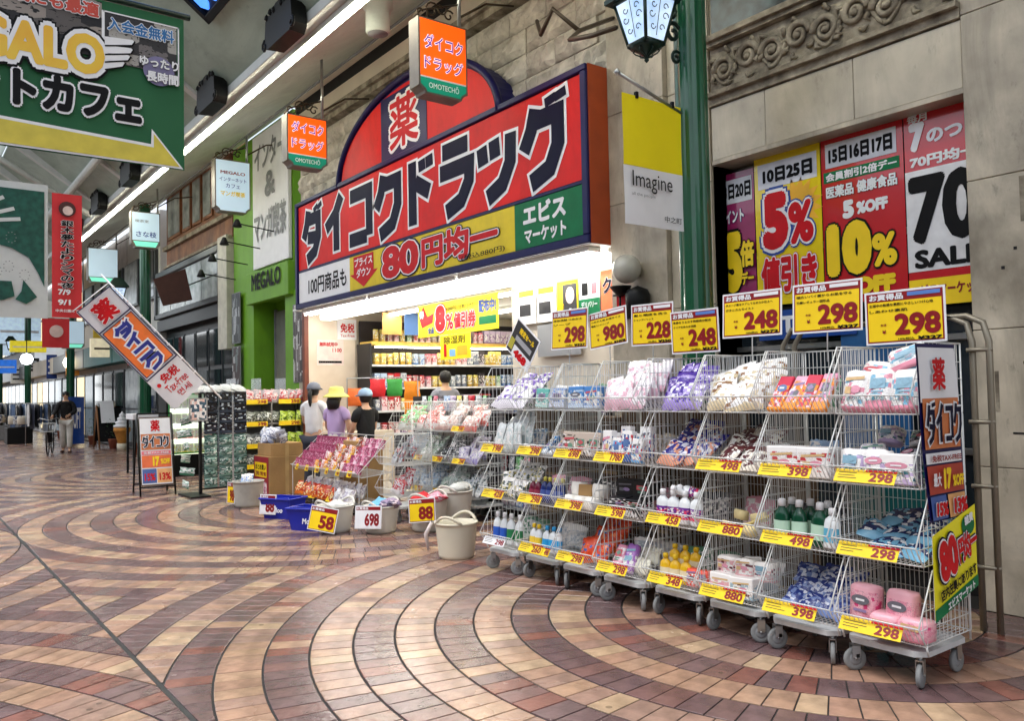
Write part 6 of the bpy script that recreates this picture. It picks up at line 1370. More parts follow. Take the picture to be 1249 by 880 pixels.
rect(f, 'orange_field', .04, .58, .48, .84, .006, OB); kana(f, 'ダイコク', .06, .62, .09, .18, .012, NAVY, WHITE, .24, .01, .009); rect(f, 'pink_strip', .04, .5, .48, .56, .006, mat('pink_print', (230, 110, 120), .5)); text(f, '免税TAX-FREE', .07, .51, .45, .55, WHITE, .008, .02)
rect(f, 'orange_strip', .04, .29, .48, .49, .006, mat('vivid_orange_print', (232, 110, 60), .5)); text(f, '17', .2, .31, .3, .47, YEL, .008, .08); text(f, '%OFF', .32, .34, .46, .43, YEL, .008, .05)
rect(f, 'blue_field', .04, .04, .25, .27, .006, mat('muted_blue_print', (70, 96, 160), .5)); rect(f, 'peach_field', .26, .04, .48, .27, .006, mat('peach_print', (230, 170, 110), .5)); text(f, '15%', .07, .08, .23, .2, REDI, .008, .04); text(f, '13%', .29, .08, .46, .2, REDI, .008, .04)
# ---- tilted nobori flag
nb = thing('tilted_banner', 'white and orange drugstore banner tilted over the street with Tax-Free lettering', 'banner', (-12.5, 3.50, 1.57), (PI / 2, 0, PI / 2))
nb.matrix_world = Matrix.Translation((-12.5, 3.50, 1.57)) @ Matrix(((0, 0, 1, 0), (1, 0, 0, 0), (0, 1, 0, 0), (0, 0, 0, 1))) @ Matrix.Rotation(rad(43), 4, 'Z')
cloth(nb, 'banner_cloth', -.285, 0, .285, 1.86, mat('white_banner_cloth', (222, 222, 226), .6, var=.02), sag=.006)
k = MB()
for a0, b0, c0, d0 in ((-.28, .55, .28, .567), (-.28, 1.45, .28, 1.467), (-.28, .55, -.268, 1.86), (.268, .55, .28, 1.86), (-.28, 1.85, .28, 1.862)): k.box(a0, b0, .008, c0, d0, .012, NVB)
k.build('navy_border', nb); rect(nb, 'orange_field', -.25, .59, .25, 1.43, .011, ORG); k = MB()
for a0, b0, c0, d0 in ((-.25, .59, .25, .6), (-.25, 1.42, .25, 1.43), (-.25, .6, -.24, 1.42), (.24, .6, .25, 1.42)): k.box(a0, b0, .010, c0, d0, .014, NVB)
k.build('inner_border', nb); text(nb, '薬', -.15, 1.50, .15, 1.80, REDI, .012, .04, .04, WHITE, out2=.01, om2=REDI)
for i, ch in enumerate('ダイコク'): kana(nb, ch, -.15, 1.21 - i * .197, .30, .165, 0, mat('cobalt_ink', (30, 40, 140), .4), WHITE, .17, .022, .014)
text(nb, '免税', -.13, .36, .17, .50, REDI, .012, .03); text(nb, 'Tax-Free', -.17, .21, .19, .33, REDI, .012, .01); text(nb, '면세', -.08, .08, .14, .18, REDI, .012, .01); k = MB(); k.lathe([(.001, 0), (.03, 0)], 12, (-.2, .4, .014), REDI, False, cap=False); k.build('red_dot', nb)
k = MB(); k.tube([(.31, -.35, -.01), (.31, 2.05, -.01)], .012, 8, WHITE); k.tube([(.31, 1.9, -.01), (-.3, 1.9, -.01)], .008, 6, WHITE); k.build('pole', nb)
k = MB(); 
for q in range(7): k.box(.27, .2 + q * .27, -.004, .325, .215 + q * .27, .01, WHITE)
k.build('tie', nb)

# ================================================================== SHOP SHELVES AND POSTERS
sh = thing('shop_shelving', 'tall white lit shelving full of small goods on the left wall of the shop', 'shelving', (-13.88, 6.92, 0))
SHW = mat('white_shelf', (236, 238, 240), .4); DKB = mat('dark_shelf_back', (46, 42, 44), .7)
k = MB(); k.box(0, 0, 0, .04, 3.6, 2.9, DKB); k.box(0, -.04, 0, .5, 0, 2.46, mat('black_shelf_end', (30, 30, 32), .5)); k.build('back_panel', sh)
SHZ = (.82, 1.24, 1.66, 2.08)
for z in SHZ: k = MB(); k.box(.04, 0, z - .035, .46, 3.6, z, SHW, .003); k.build('shelf', sh)
k = MB(); k.box(.04, 0, 2.44, .5, 3.6, 2.5, mat('yellow_shelf_rail', (236, 196, 90), .4), .003); k.build('yellow_rail', sh)
k = MB(); k.tube([(.44, .1, 2.40), (.44, 3.5, 2.40)], .012, 6, LT); k.build('shelf_light', sh)
cols = [pack((200, 206, 214), (120, 130, 150), Wt, .3), pack((226, 120, 140), (246, 220, 226), Wt, .3), pack((180, 200, 226), (90, 130, 190), Wt, .3), pack((236, 220, 120), (200, 160, 60), Wt, .3), pack((190, 40, 50), (240, 210, 210), Wt, .3), pack((120, 190, 120), (220, 240, 220), Wt, .3), pack((60, 54, 60), (170, 160, 170), Wt, .3), pack((214, 196, 220), (150, 120, 170), Wt, .3), pack((236, 226, 214), (200, 170, 140), Wt, .3)]
SM = [p_box(.10, w_, hh, c, .004) for c in cols for w_, hh in ((.09, .2), (.12, .26))] + [p_soft(.09, .09, .22, c, 1) for c in cols[:5]]
def nth(q): return '%d%s' % (q, 'th' if 10 < q % 100 < 14 else {1: 'st', 2: 'nd', 3: 'rd'}.get(q % 10, 'th'))
SN = ['bottom', 'second', 'third', 'fourth', 'topmost']
for zi, z in enumerate(SHZ + (2.5,)):
    y = 7.0; cnt = 0
    while y < 10.4:
        me = rp_.choice(SM); wd = .13
        for rep in range(rp_.choice((1, 2, 3))):
            if y > 10.4: break
            cnt += 1
            put('product_box', me, (-13.50, y + wd / 2, z + .002), (0, 0, rp_.uniform(-.06, .06)), 'small coloured pack, %s from the left, on the %s shelf inside the shop' % (nth(cnt), SN[zi]), 'pack', 'packs on the %s shelf inside the shop' % SN[zi]); y += wd + .006
def poster(name, x0, z0, x1, z1, y, label, base, facex=False, th=.004):
    t = thing(name, label, 'poster', (x0, y, z0) if not facex else (y, x0, z0), FACE if not facex else FACEX); rect(t, 'sheet', 0, 0, x1 - x0, z1 - z0, 0, base, th); return t
YP2 = mat('yellow_banner_print', (250, 226, 20), .5, var=.03)
t = poster('sale_banner', -10.85, 2.38, -8.78, 2.86, 6.4, 'long yellow banner with big red 8 percent hanging inside the shop opening', YP2)
text(t, '8', .50, .05, .78, .44, REDI, .004, .08, .04, WHITE, out2=.03, om2=REDI); text(t, '%', .80, .07, .98, .3, REDI, .004, .03, .03, WHITE); text(t, '値引券', 1.0, .07, 1.55, .30, REDI, .004, .04, .04, WHITE, out2=.03, om2=INK); text(t, '配布中!', 1.62, .24, 2.02, .42, BLU, .004, .05); text(t, '※2000円以上お買い上げで', .8, .34, 1.5, .40, INK, .004, .01); rect(t, 'green_patch', 1.62, .08, 2.02, .19, .004, GRN); text(t, '全品', .28, .04, .46, .14, BLU, .004, .04)
k = MB(); k.poly([(.03, .3), (.16, .46), (.28, .3), (.46, .34), (.42, .2), (.12, .14)], .004, REDI); k.build('red_ribbon', t); text(t, '得', .05, .28, .18, .4, WHITE, .008, .04)
t = poster('hand_poster', -10.20, 2.02, -9.42, 2.37, 6.38, 'handwritten yellow poster with bottle drawing below the 8 percent banner', YP2); text(t, '除湿剤', .1, .22, .65, .33, INK, .004, .01); rect(t, 'bottle_drawing', .1, .04, .17, .22, .004, REDI); rect(t, 'blue_blob', .25, .04, .4, .14, .004, mat('pale_blue_print', (130, 180, 220), .5)); rect(t, 'orange_patch', .45, .05, .7, .18, .004, mat('amber_print', (240, 180, 40), .5))
specs = [(-8.10, 2.36, -7.74, 2.80, 'white poster with camera photo, leftmost on the inner right wall', pack(Wt, (120, 120, 124), (250, 250, 250), .5)), (-7.72, 2.36, -7.36, 2.81, 'white poster with second camera photo on the inner right wall', pack(Wt, (100, 96, 96), (250, 250, 250), .5)), (-7.34, 2.36, -6.98, 2.80, 'poster with portrait of a person in dark jacket and yellow text', YP2), (-6.96, 2.36, -6.62, 2.84, 'white and green delivery poster with two small product pictures', WHITE), (-6.60, 2.34, -6.38, 2.84, 'orange poster at the right end of the inner wall', mat('orange_poster', (240, 120, 70), .5)), (-6.36, 2.5, -6.2, 2.84, 'red and white poster beside the orange one', pack((230, 90, 70), Wt, (240, 150, 110), .5)), (-7.72, 1.95, -6.95, 2.33, 'grey sheet of small round product pictures under the posters', pack((150, 150, 150), (60, 60, 60), (200, 200, 200), .5, sc=6))]
for q, (a, b_, c_, d_, l, m_) in enumerate(specs):
    t = poster('wall_poster', a, b_, c_, d_, 6.2, l, m_)
    if q < 2: rect(t, 'yellow_heading', .03, .34, .32, .41, .003, YEL); rect(t, 'photo', .04, .10, .26, .24, .003, mat('dark_photo', (44, 42, 44), .5)); text(t, 'プリント', .05, .27, .3, .32, MAROON, .004, .02)
    if q == 2:
        k = MB(); k.poly([(.10, 0), (.34, 0), (.34, .4), (.10, .4)], .002, mat('dark_photo', (44, 42, 44), .5)); k.lathe([(.001, 0), (.075, 0)], 16, (.23, .27, .006), mat('portrait_face', (222, 196, 190), .6), False, cap=False, sy=1.3); k.poly([(.19, 0), (.27, 0), (.25, .12), (.21, .12)], .004, WHITE); k.build('portrait', t); text(t, '丸刈り', .02, .08, .12, .2, YEL, .006, .04)
    if q == 3: rect(t, 'dark_picture', .05, .24, .15, .38, .003, INK); rect(t, 'pink_picture', .21, .25, .29, .37, .003, mat('pink_print', (230, 110, 120), .5)); rect(t, 'green_field', .0, .0, .34, .2, .003, GRN); text(t, 'デリバリー', .04, .1, .3, .17, WHITE, .004, .03)
    if q == 4: text(t, 'ク', .03, .25, .17, .42, NAVY, .003, .04, .03, WHITE)
t = poster('wall_poster', 6.50, 2.55, 6.88, 2.92, -13.90, 'white poster with red duty free kanji on the marble wall', WHITE, True); text(t, '免税', .06, .13, .34, .3, REDI, .004, .03); text(t, 'Tax-Free', .06, .05, .34, .1, REDI, .004, .01)
t = poster('wall_poster', 6.10, 2.08, 6.62, 2.54, -13.90, 'cream poster with red lettering and 1100 on the marble wall', mat('cream_poster', (236, 214, 204), .6), True); text(t, '無料試用中', .05, .34, .4, .42, REDI, .004, .03); text(t, '1100', .3, .24, .48, .31, REDI, .004, .02); rect(t, 'dark_strip', .03, .04, .48, .08, .004, INK)
for q, (y0, c_, l) in enumerate([(7.1, pack((240, 170, 90), Wt, (220, 60, 60), .5), 'orange and white'), (7.55, pack((90, 130, 190), (240, 170, 90), Wt, .5), 'blue and orange'), (8.1, pack((240, 236, 226), (200, 190, 100), (230, 120, 90), .5), 'white and yellow'), (8.7, pack((130, 110, 100), (180, 160, 150), (90, 80, 76), .5, sc=6), 'brick patterned')]): poster('wall_poster', y0, 2.62, y0 + .4, 3.02, -13.3, l + ' poster hanging above the yellow shelf rail', c_, True)
# ---- globe lamp and fitting on the pilaster
gl = thing('globe_lamp', 'dusty grey glass globe lamp on the pilaster above the first price cards', 'lamp', (-5.74, 5.74, 2.72)); gl.scale = (.84, .84, .84); k = MB(); k.lathe([(.001, -.17)] + [(.17 * math.cos(a), .17 * math.sin(a)) for a in [(-80 + q * 16) * PI / 180 for q in range(11)]] + [(.001, .17)], 24, m=mat('dusty_glass_globe', (184, 182, 170), .2, scale=4, var=.2), cap=False); k.build('globe', gl); k = MB(); k.box(-.05, .1, -.08, .05, .19, .08, CONC, .01); k.build('mount', gl)
al = thing('alarm_fitting', 'black wall fitting with red panel below the globe lamp', 'fitting', (-5.74, 5.78, 2.38)); k = MB(); k.box(-.2, .0, -.12, -.02, .11, .12, REDI, .01); k.build('red_panel', al)
k = MB(); k.lathe([(.12, -.15), (.12, .08), (.1, .13), (.001, .17)], 16, (.08, .02, 0), BLACKM); k.build('black_housing', al); k = MB(); k.lathe([(.03, .08), (.1, .16), (.11, .18)], 12, (-.1, -.03, 0), BLACKM); k.tube([(-.2, -.03, .1), (.0, -.03, .1)], .012, 6, BLACKM); k.tube([(-.1, -.04, -.12), (-.1, -.04, .1)], .012, 6, BLACKM); k.build('black_bracket', al)
# ---- posters in the recessed window
PR = 6.14
def wp(x0, z0, x1, z1, l, m): return poster('window_poster', x0, z0, x1, z1, PR, l, m)
t = wp(-5.0 + .16, 2.2, -4.53, 3.5, 'purple and yellow window poster with big 5 and day numbers', mat('magenta_print', (150, 34, 92), .3, coat=.6)); rect(t, 'white_plate', .0, 1.02, .29, 1.24, .003, mat('silver_plate', (214, 216, 222), .3)); text(t, '3日20日', -.02, 1.06, .28, 1.2, INK, .005, .05)
text(t, 'イント', .0, .84, .2, .96, WHITE, .005, .04, .03, BLU); text(t, '5', -.02, .2, .17, .76, YEL, .005, .08, .04, INK); text(t, '倍', .16, .42, .31, .66, YEL, .02, .05, .05, INK); text(t, 'デー', .17, .26, .30, .38, YEL, .02, .05, .05, INK)
t = wp(-4.52, 2.25, -3.87, 3.56, 'yellow window poster with red 5 percent and day numbers 10 and 25', mat('yellow_glossy_print', (240, 212, 20), .25, coat=.6, var=.03)); rect(t, 'white_plate', .04, 1.03, .62, 1.25, .003, MATS['silver_plate']); text(t, '10日25日', .09, 1.07, .58, 1.2, INK, .005, .06)
k = MB(); pts = []; 
for q in range(32): a = 2 * PI * q / 32; r_ = .25 if q % 2 else .17; pts.append((.42 + r_ * math.cos(a), .82 + r_ * math.sin(a)))
k.poly(pts, .003, mat('amber_print', (240, 180, 40), .5)); k.build('sun_burst', t); text(t, '5', .08, .48, .34, .98, REDI, .006, .08, .05, WHITE, out2=.04, om2=BLU); text(t, '%', .34, .5, .58, .86, REDI, .006, .05, .04, WHITE, out2=.03, om2=BLU); text(t, '値引き', .05, .1, .6, .42, REDI, .006, .05, .04, WHITE, out2=.02, om2=REDI)
t = wp(-3.86, 2.2, -3.17, 3.6, 'red window poster with 15 16 17 plate and yellow 10 percent off', mat('red_glossy_print', (196, 24, 36), .25, coat=.6, var=.03)); rect(t, 'white_plate', .04, 1.12, .64, 1.32, .003, MATS['silver_plate']); text(t, '15日16日17日', .07, 1.15, .61, 1.28, INK, .005, .06); rect(t, 'green_strip', .02, 1.0, .66, 1.09, .003, GRN); text(t, '会員割引2倍デー', .04, 1.01, .64, 1.08, WHITE, .005, .04); text(t, '医薬品 健康食品', .04, .87, .64, .97, WHITE, .005, .04, .03, INK)
text(t, '5', .18, .68, .28, .83, WHITE, .006, .08); text(t, '%OFF', .3, .70, .56, .80, WHITE, .006, .07); text(t, '10', .03, .22, .42, .66, YEL, .006, .09, .04, INK); text(t, '%', .42, .26, .62, .52, YEL, .006, .05, .05, INK); text(t, 'OFF', .26, .06, .6, .2, YEL, .006, .08)
t = wp(-3.16, 2.12, -2.62, 3.62, 'red and white window poster with huge black 70 and SALE', mat('red_glossy_print', (196, 24, 36), .25)); rect(t, 'white_field', .0, .26, .54, 1.02, .003, mat('glossy_white_print', (232, 232, 234), .25, coat=.5)); text(t, '7', .04, 1.16, .16, 1.38, WHITE, .005, .08); text(t, 'のつく', .17, 1.2, .54, 1.32, WHITE, .005, .05); text(t, '毎月', .03, 1.38, .18, 1.45, WHITE, .005, .04); text(t, '70円均一', .04, 1.04, .53, 1.13, WHITE, .005, .05); text(t, '70', .02, .46, .54, .98, INK, .006, .05); text(t, 'SALE', .05, .28, .53, .42, INK, .006, .05); rect(t, 'yellow_foot', 0, 0, .54, .2, .003, YEL); text(t, 'エビスマーケット', .02, .07, .53, .16, MAROON, .005, .04)
t = wp(-4.52, 1.95, -3.6, 2.2, 'blue and white lower strip poster partly hidden by the cards', mat('deep_blue_print', (24, 70, 150), .3)); text(t, 'STAFF', .1, .05, .8, .2, WHITE, .004, .04)
t = thing('shop_step', 'white counter box of boxes near the duty free poster', 'counter', (-13.2, 6.3, 0)); k = MB(); k.box(-.4, 0, 0, .1, .9, .9, CREAM, .01); k.build('counter_body', t)
HB = [((-12.9, 6.35, 1.35), (230, 110, 40), 'orange'), ((-12.75, 6.7, 1.5), (214, 30, 40), 'red'), ((-12.7, 7.0, 1.5), (50, 150, 60), 'green'), ((-12.1, 7.0, 1.45), (240, 140, 20), 'bright orange'), ((-12.1, 7.0, 1.15), (240, 140, 20), 'lower bright orange')]
for q, (p, c, l) in enumerate(HB): put('hanging_bag', p_pouch(.26, .3, .1, mat('cloth_' + l.replace(' ', '_'), c, .6, bump=.4), q, .02), p, (0, 0, PI / 2 - .4), '%s bag hanging by the shop entrance behind the customers' % l, 'bag')
hr = MB(); hr.tube([(-12.9, 6.2, 0), (-12.9, 6.2, 1.82), (-12.0, 7.05, 1.82), (-12.0, 7.05, 0)], .012, 6, STEEL); tag(hr.build('hanging_rail'), 'thin steel hanging rail holding orange red and green bags in the entrance', 'rail')
k = MB(); k.box(-10.55, 5.0, 0, -10.15, 5.4, .92, CARD, .008); tag(k.build('cardboard_box'), 'tall brown carton standing between the black shirted person and the rear carts', 'box')
# gondola shelves added to darken the bright interior behind the rear carts
for gi, (gx0, gx1, l_) in enumerate(((-10.3, -8.45, 'left'), (-8.4, -6.3, 'right'))):
    g_ = thing('darkening_gondola', 'added low dark gondola shelf darkening the background inside the shop opening, %s half' % l_, 'shelf', ((gx0 + gx1) / 2, 6.02, 0), group='added dark gondola shelves inside the opening')
    L_ = (gx1 - gx0) / 2; k = MB(); k.box(-L_, .16, 0, L_, .2, 1.5, DKB); k.box(-L_, -.05, 0, -L_ + .03, .2, 1.5, DKB); k.box(L_ - .03, -.05, 0, L_, .2, 1.5, DKB); k.build('back_panel', g_)
    for z in (.15, .55, .95, 1.3): k = MB(); k.box(-L_ + .03, -.05, z - .02, L_ - .03, .158, z, GREY); k.build('shelf', g_)
    for zi, z in enumerate((.15, .55, .95, 1.3)):
        n_ = int(2 * L_ / .15)
        for q in range(n_ - 1):
            put('pouch', p_pouch(.13, .2, .05, cols[(q * 5 + zi * 3 + gi) % 9], q % 3), (gx0 + .12 + q * .15, 6.07, z + .002), (-.1, rp_.uniform(-.05, .05), rp_.uniform(-.2, .2)), 'packet, %s from left on the %s level of the %s dark gondola' % (nthw(q + 1), ['lowest', 'second', 'third', 'top'][zi], l_), 'packet', 'packets on the %s dark gondola shelf' % l_)
# ================================================================== PEOPLE
def skin_mesh(name, J, E_, mat_, sub=1, root=None):
    me = bpy.data.meshes.new(name); keys = list(J); ix = {k: i for i, k in enumerate(keys)}
    me.from_pydata([J[k][:3] for k in keys], [(ix[a], ix[b]) for a, b in E_], []); o = bpy.data.objects.new(name, me); COL.objects.link(o)
    md = o.modifiers.new('s', 'SKIN'); md.use_smooth_shade = True
    lay = me.skin_vertices[0].data
    for k in keys:
        r = J[k][3]; lay[ix[k]].radius = r if isinstance(r, tuple) else (r, r)
    for q in range(len(keys)): lay[q].use_root = (keys[q] == (root or keys[0]))
    s = o.modifiers.new('u', 'SUBSURF'); s.levels = sub; s.render_levels = sub
    m2 = bpy.data.meshes.new_from_object(o.evaluated_get(bpy.context.evaluated_depsgraph_get())); bpy.data.objects.remove(o); bpy.data.meshes.remove(me)
    m2.name = name; m2.materials.clear(); m2.materials.append(mat_)
    for p in m2.polygons: p.use_smooth = True
    return m2
def person(loc, yaw, H, label, shirt, bottom, hat=None, hatc=None, skirt=False, arms=None, hair='short', step=0, sleeve=.5, bend=0, shoe=None, ext=None):
    t = thing('person', label, 'person', loc, (0, 0, yaw)); s = H / 1.7
    # faces -Y in local space; x is the person's left(+)
    hipz, shz, nkz, hdz = .90, 1.40, 1.47, 1.60
    by = -bend
    J = {'pelvis': (0, 0, .92, (.15, .10)), 'waist': (0, .0 + by * .3, 1.08, (.125, .09)), 'chest': (0, by * .7, 1.28, (.15, .10)), 'neck0': (0, by, 1.42, (.07, .06)), 'neck': (0, by - .005, 1.49, .048), 'head0': (0, by - .02, 1.56, (.07, .078)), 'head1': (0, by - .02, 1.63, (.075, .088)), 'head2': (0, by - .01, 1.69, (.05, .06))}
    Ed = [('pelvis', 'waist'), ('waist', 'chest'), ('chest', 'neck0'), ('neck0', 'neck'), ('neck', 'head0'), ('head0', 'head1'), ('head1', 'head2')]
    A = arms or {}
    legs = {}
    for sd, x in (('l', 1), ('r', -1)):
        el, wr = A.get(sd, ((.25 * x, .03, 1.13), (.27 * x, -.04, .90)))
        J['sh' + sd] = (.165 * x, by * .9, 1.385, .055); J['el' + sd] = (*el, .042); J['wr' + sd] = (*wr, .028)
        Ed += [('neck0', 'sh' + sd), ('sh' + sd, 'el' + sd), ('el' + sd, 'wr' + sd)]
        d = (Vector(wr) - Vector(el)).normalized(); side = d.cross(Vector((0, 1, .3))).normalized(); pm = Vector(wr) + d * .05
        J['pa' + sd] = (*pm, (.034, .018)); Ed.append(('wr' + sd, 'pa' + sd))
        for f_, (off, ln) in enumerate(((-.030, .06), (-.010, .075), (.010, .07), (.030, .055))):
            b0 = pm + side * off + d * .03; b1 = b0 + d * ln * .5; b2 = b1 + d * ln * .45 + Vector((0, -.012, -.012))
            J['f%d0' % f_ + sd] = (*b0, .009); J['f%d1' % f_ + sd] = (*b1, .0085); J['f%d2' % f_ + sd] = (*b2, .007)
            Ed += [('pa' + sd, 'f%d0' % f_ + sd), ('f%d0' % f_ + sd, 'f%d1' % f_ + sd), ('f%d1' % f_ + sd, 'f%d2' % f_ + sd)]
        th0 = Vector(wr) + d * .02 + side * .03; th1 = th0 + d * .035 + side * .022
        J['t0' + sd] = (*th0, .011); J['t1' + sd] = (*th1, .009); Ed += [('wr' + sd, 't0' + sd), ('t0' + sd, 't1' + sd)]
        st_ = step * x
        J['hp' + sd] = (.09 * x, 0, .86, .085); J['kn' + sd] = (.095 * x, -.03 - st_ * .5, .48, .058); J['an' + sd] = (.095 * x, .02 - st_, .09, .036); J['to' + sd] = (.105 * x, -.12 - st_, .03, (.035, .025))
        Ed += [('pelvis', 'hp' + sd), ('hp' + sd, 'kn' + sd), ('kn' + sd, 'an' + sd), ('an' + sd, 'to' + sd)]
    def S(q, extra=0):
        r = q[3]; r = (r, r) if not isinstance(r, tuple) else r
        return (q[0] * s, q[1] * s, q[2] * s, (r[0] * s + extra, r[1] * s + extra))
    link('body', skin_mesh('body', {k: S(v) for k, v in J.items()}, Ed, SKIN), t)
    # face: eyes, nose, mouth, ears
    hc = Vector((0, (by - .02) * s, 1.615 * s)); k = MB()
    k.tube([hc + Vector((0, -.085, .01)), hc + Vector((0, -.105, -.02))], [.006, .012], 6, SKIN)
    for x in (-1, 1): k.lathe([(.001, -.02), (.012, -.01), (.014, .01), (.001, .025)], 6, hc + Vector((x * .08, .0, -.01)), SKIN, sy=1.6)
    k.build('nose_and_ears', t); k = MB()
    for x in (-1, 1): k.lathe([(.001, -.004), (.011, 0), (.001, .004)], 8, hc + Vector((x * .032, -.084, .012)), INK)
    k.tube([hc + Vector((-.022, -.08, -.05)), hc + Vector((0, -.088, -.052)), hc + Vector((.022, -.08, -.05))], .005, 5, mat('lip', (160, 80, 76), .5)); k.build('eyes_and_mouth', t)
    # shirt
    sj = {k_: S(J[k_], .022) for k_ in ('waist', 'chest', 'neck0', 'shl', 'shr')}; pz = J['pelvis']; sj['hem'] = S((0, 0, .90, (.155, .115)), .018)
    se = [('hem', 'waist'), ('waist', 'chest'), ('chest', 'neck0'), ('neck0', 'shl'), ('neck0', 'shr')]
    for sd in 'lr':
        a, b_ = Vector(J['sh' + sd][:3]), Vector(J['el' + sd][:3]); e = a.lerp(b_, sleeve * 1.2 if sleeve < .85 else 1)
        sj['sl' + sd] = S((*e, .056), .012); se.append(('sh' + sd, 'sl' + sd))
        if sleeve > 1: w_ = Vector(J['wr' + sd][:3]); sj['cf' + sd] = S((*b_.lerp(w_, .9), .036), .01); se.append(('sl' + sd, 'cf' + sd))
    link('shirt', skin_mesh('shirt', sj, se, shirt, 1, 'chest'), t)
    if skirt:
        k = MB(); n = 28; prof = [(.13, 1.04), (.15, .95), (.20, .75), (.25, .5), (.27, .38)]; vs = []
        for r_, z in prof:
            for q in range(n): a = 2 * PI * q / n; rr = r_ * (1 + .05 * math.sin(q * 2.7) * (1.1 - z)); vs.append((rr * math.cos(a) * s, rr * .8 * math.sin(a) * s, z * s))
        k.add(vs, [(i * n + q, (i + 1) * n + q, (i + 1) * n + (q + 1) % n, i * n + (q + 1) % n) for i in range(4) for q in range(n)], bottom, True); k.build('skirt', t)
    else:
        tj = {'pelvis': S(J['pelvis'], .014)}; te = []
        for sd in 'lr':
            for kk, ex in (('hp', .02), ('kn', .028)): tj[kk + sd] = S(J[kk + sd], ex)
            an = J['an' + sd]; tj['an' + sd] = S((an[0], an[1], .13, .05), .025); te += [('pelvis', 'hp' + sd), ('hp' + sd, 'kn' + sd), ('kn' + sd, 'an' + sd)]
        link('trousers', skin_mesh('trousers', tj, te, bottom), t)
    for x, sd in ((1, 'l'), (-1, 'r')):
        a = J['to' + sd]; k = MB(); k.box((a[0] - .045) * s, (a[1] - .03) * s, 0, (a[0] + .045) * s, (a[1] + .20) * s, .075 * s, shoe or INK, .025); k.build('shoe', t)
    # hair
    k = MB(); hc2 = hc + Vector((0, .02, .015)); n = 14
    k.lathe([(.001, -.09), (.06, -.085), (.09, -.03), (.095, .03), (.07, .08), (.001, .105)], n, hc2, HAIR, sy=1.02)
    if hair == 'tail': k.tube([hc2 + Vector((0, .09, .0)), hc2 + Vector((0, .12, -.08)), hc2 + Vector((0, .105, -.2)), hc2 + Vector((0, .09, -.30))], [.03, .036, .028, .008], 8, HAIR)
    if hair == 'long': k.tube([hc2 + Vector((0, .04, -.02)), hc2 + Vector((0, .07, -.1)), hc2 + Vector((0, .07, -.2))], [.09, .10, .08], 10, HAIR)
    k.build('hair', t)
    if hat == 'cap':
        k = MB(); k.lathe([(.104, -.01), (.106, .02), (.09, .07), (.05, .1), (.001, .11)], 16, hc + Vector((0, .015, .03)), hatc, sy=1.08); k.add([tuple(hc + Vector(v)) for v in [(-.08, -.08, .03), (.08, -.08, .03), (.055, -.18, .015), (-.055, -.18, .015), (-.08, -.08, .04), (.08, -.08, .04), (.055, -.18, .022), (-.055, -.18, .022)]], [(0, 3, 2, 1), (4, 5, 6, 7), (0, 1, 5, 4), (2, 3, 7, 6), (1, 2, 6, 5), (3, 0, 4, 7)], hatc); k.build('cap', t)
    if hat == 'bucket':
        k = MB(); k.lathe([(.20, -.03), (.17, .0), (.112, .035), (.108, .09), (.085, .125), (.001, .135)], 20, hc + Vector((0, .01, .02)), hatc, sy=1.02); k.build('bucket_hat', t)
    if ext: ext(t, s)
    return t
def face_to(v): return math.atan2(v[0], -v[1])
WC = mat('white_cotton', (226, 226, 226), .85, var=.05, bump=.8, bscale=8); LC = mat('lilac_cotton', (196, 170, 214), .85, var=.06, bump=.8, bscale=8); BC = mat('black_cotton', (16, 16, 18), .8, bump=.6, bscale=9)
person((-12.1, 5.25, 0), face_to((-.6, .8)), 1.70, 'woman seen from behind in white T-shirt and grey cap with dark ponytail', WC, mat('dark_trousers', (40, 44, 56), .8), 'cap', mat('grey_cap', (120, 124, 136), .8), arms={'l': ((.22, -.10, 1.12), (.12, -.30, 1.10)), 'r': ((-.22, -.08, 1.12), (-.16, -.28, 1.05))}, hair='tail')
person((-11.3, 5.25, 0), face_to((-.5, .86)), 1.60, 'person in yellow bucket hat, lilac top and white skirt browsing the racks', LC, mat('white_skirt_cloth', (226, 222, 216), .85, bump=.15), 'bucket', mat('yellow_hat', (236, 226, 120), .8), True, arms={'l': ((.22, -.08, 1.12), (.20, -.26, 1.0)), 'r': ((-.24, .0, 1.13), (-.26, -.05, .88))}, hair='long')
person((-10.75, 5.45, 0), face_to((-1, -.1)), 1.58, 'person in black T-shirt and pale blue cap reaching forward towards the goods', BC, mat('pink_grey_trousers', (180, 150, 150), .8), 'cap', mat('pale_blue_cap', (150, 176, 200), .8), arms={'l': ((.20, -.06, 1.12), (.12, -.30, 1.02)), 'r': ((-.20, -.08, 1.12), (-.10, -.32, 1.02))})
person((-10.9, 6.9, .12), face_to((-1, .3)), 1.74, 'dark haired person bending over goods inside the shop, mostly hidden', mat('grey_cotton', (150, 150, 160), .85), mat('dark_trousers', (40, 44, 56), .8), arms={'l': ((.2, -.1, 1.12), (.1, -.3, 1.2)), 'r': ((-.2, -.1, 1.12), (-.1, -.3, 1.2))})
k = MB(); k.box(-11.2, 6.6, 0, -10.6, 7.2, .12, CARD, .01); tag(k.build('low_platform'), 'low wooden platform under the shop person, hidden behind the carts', 'platform')
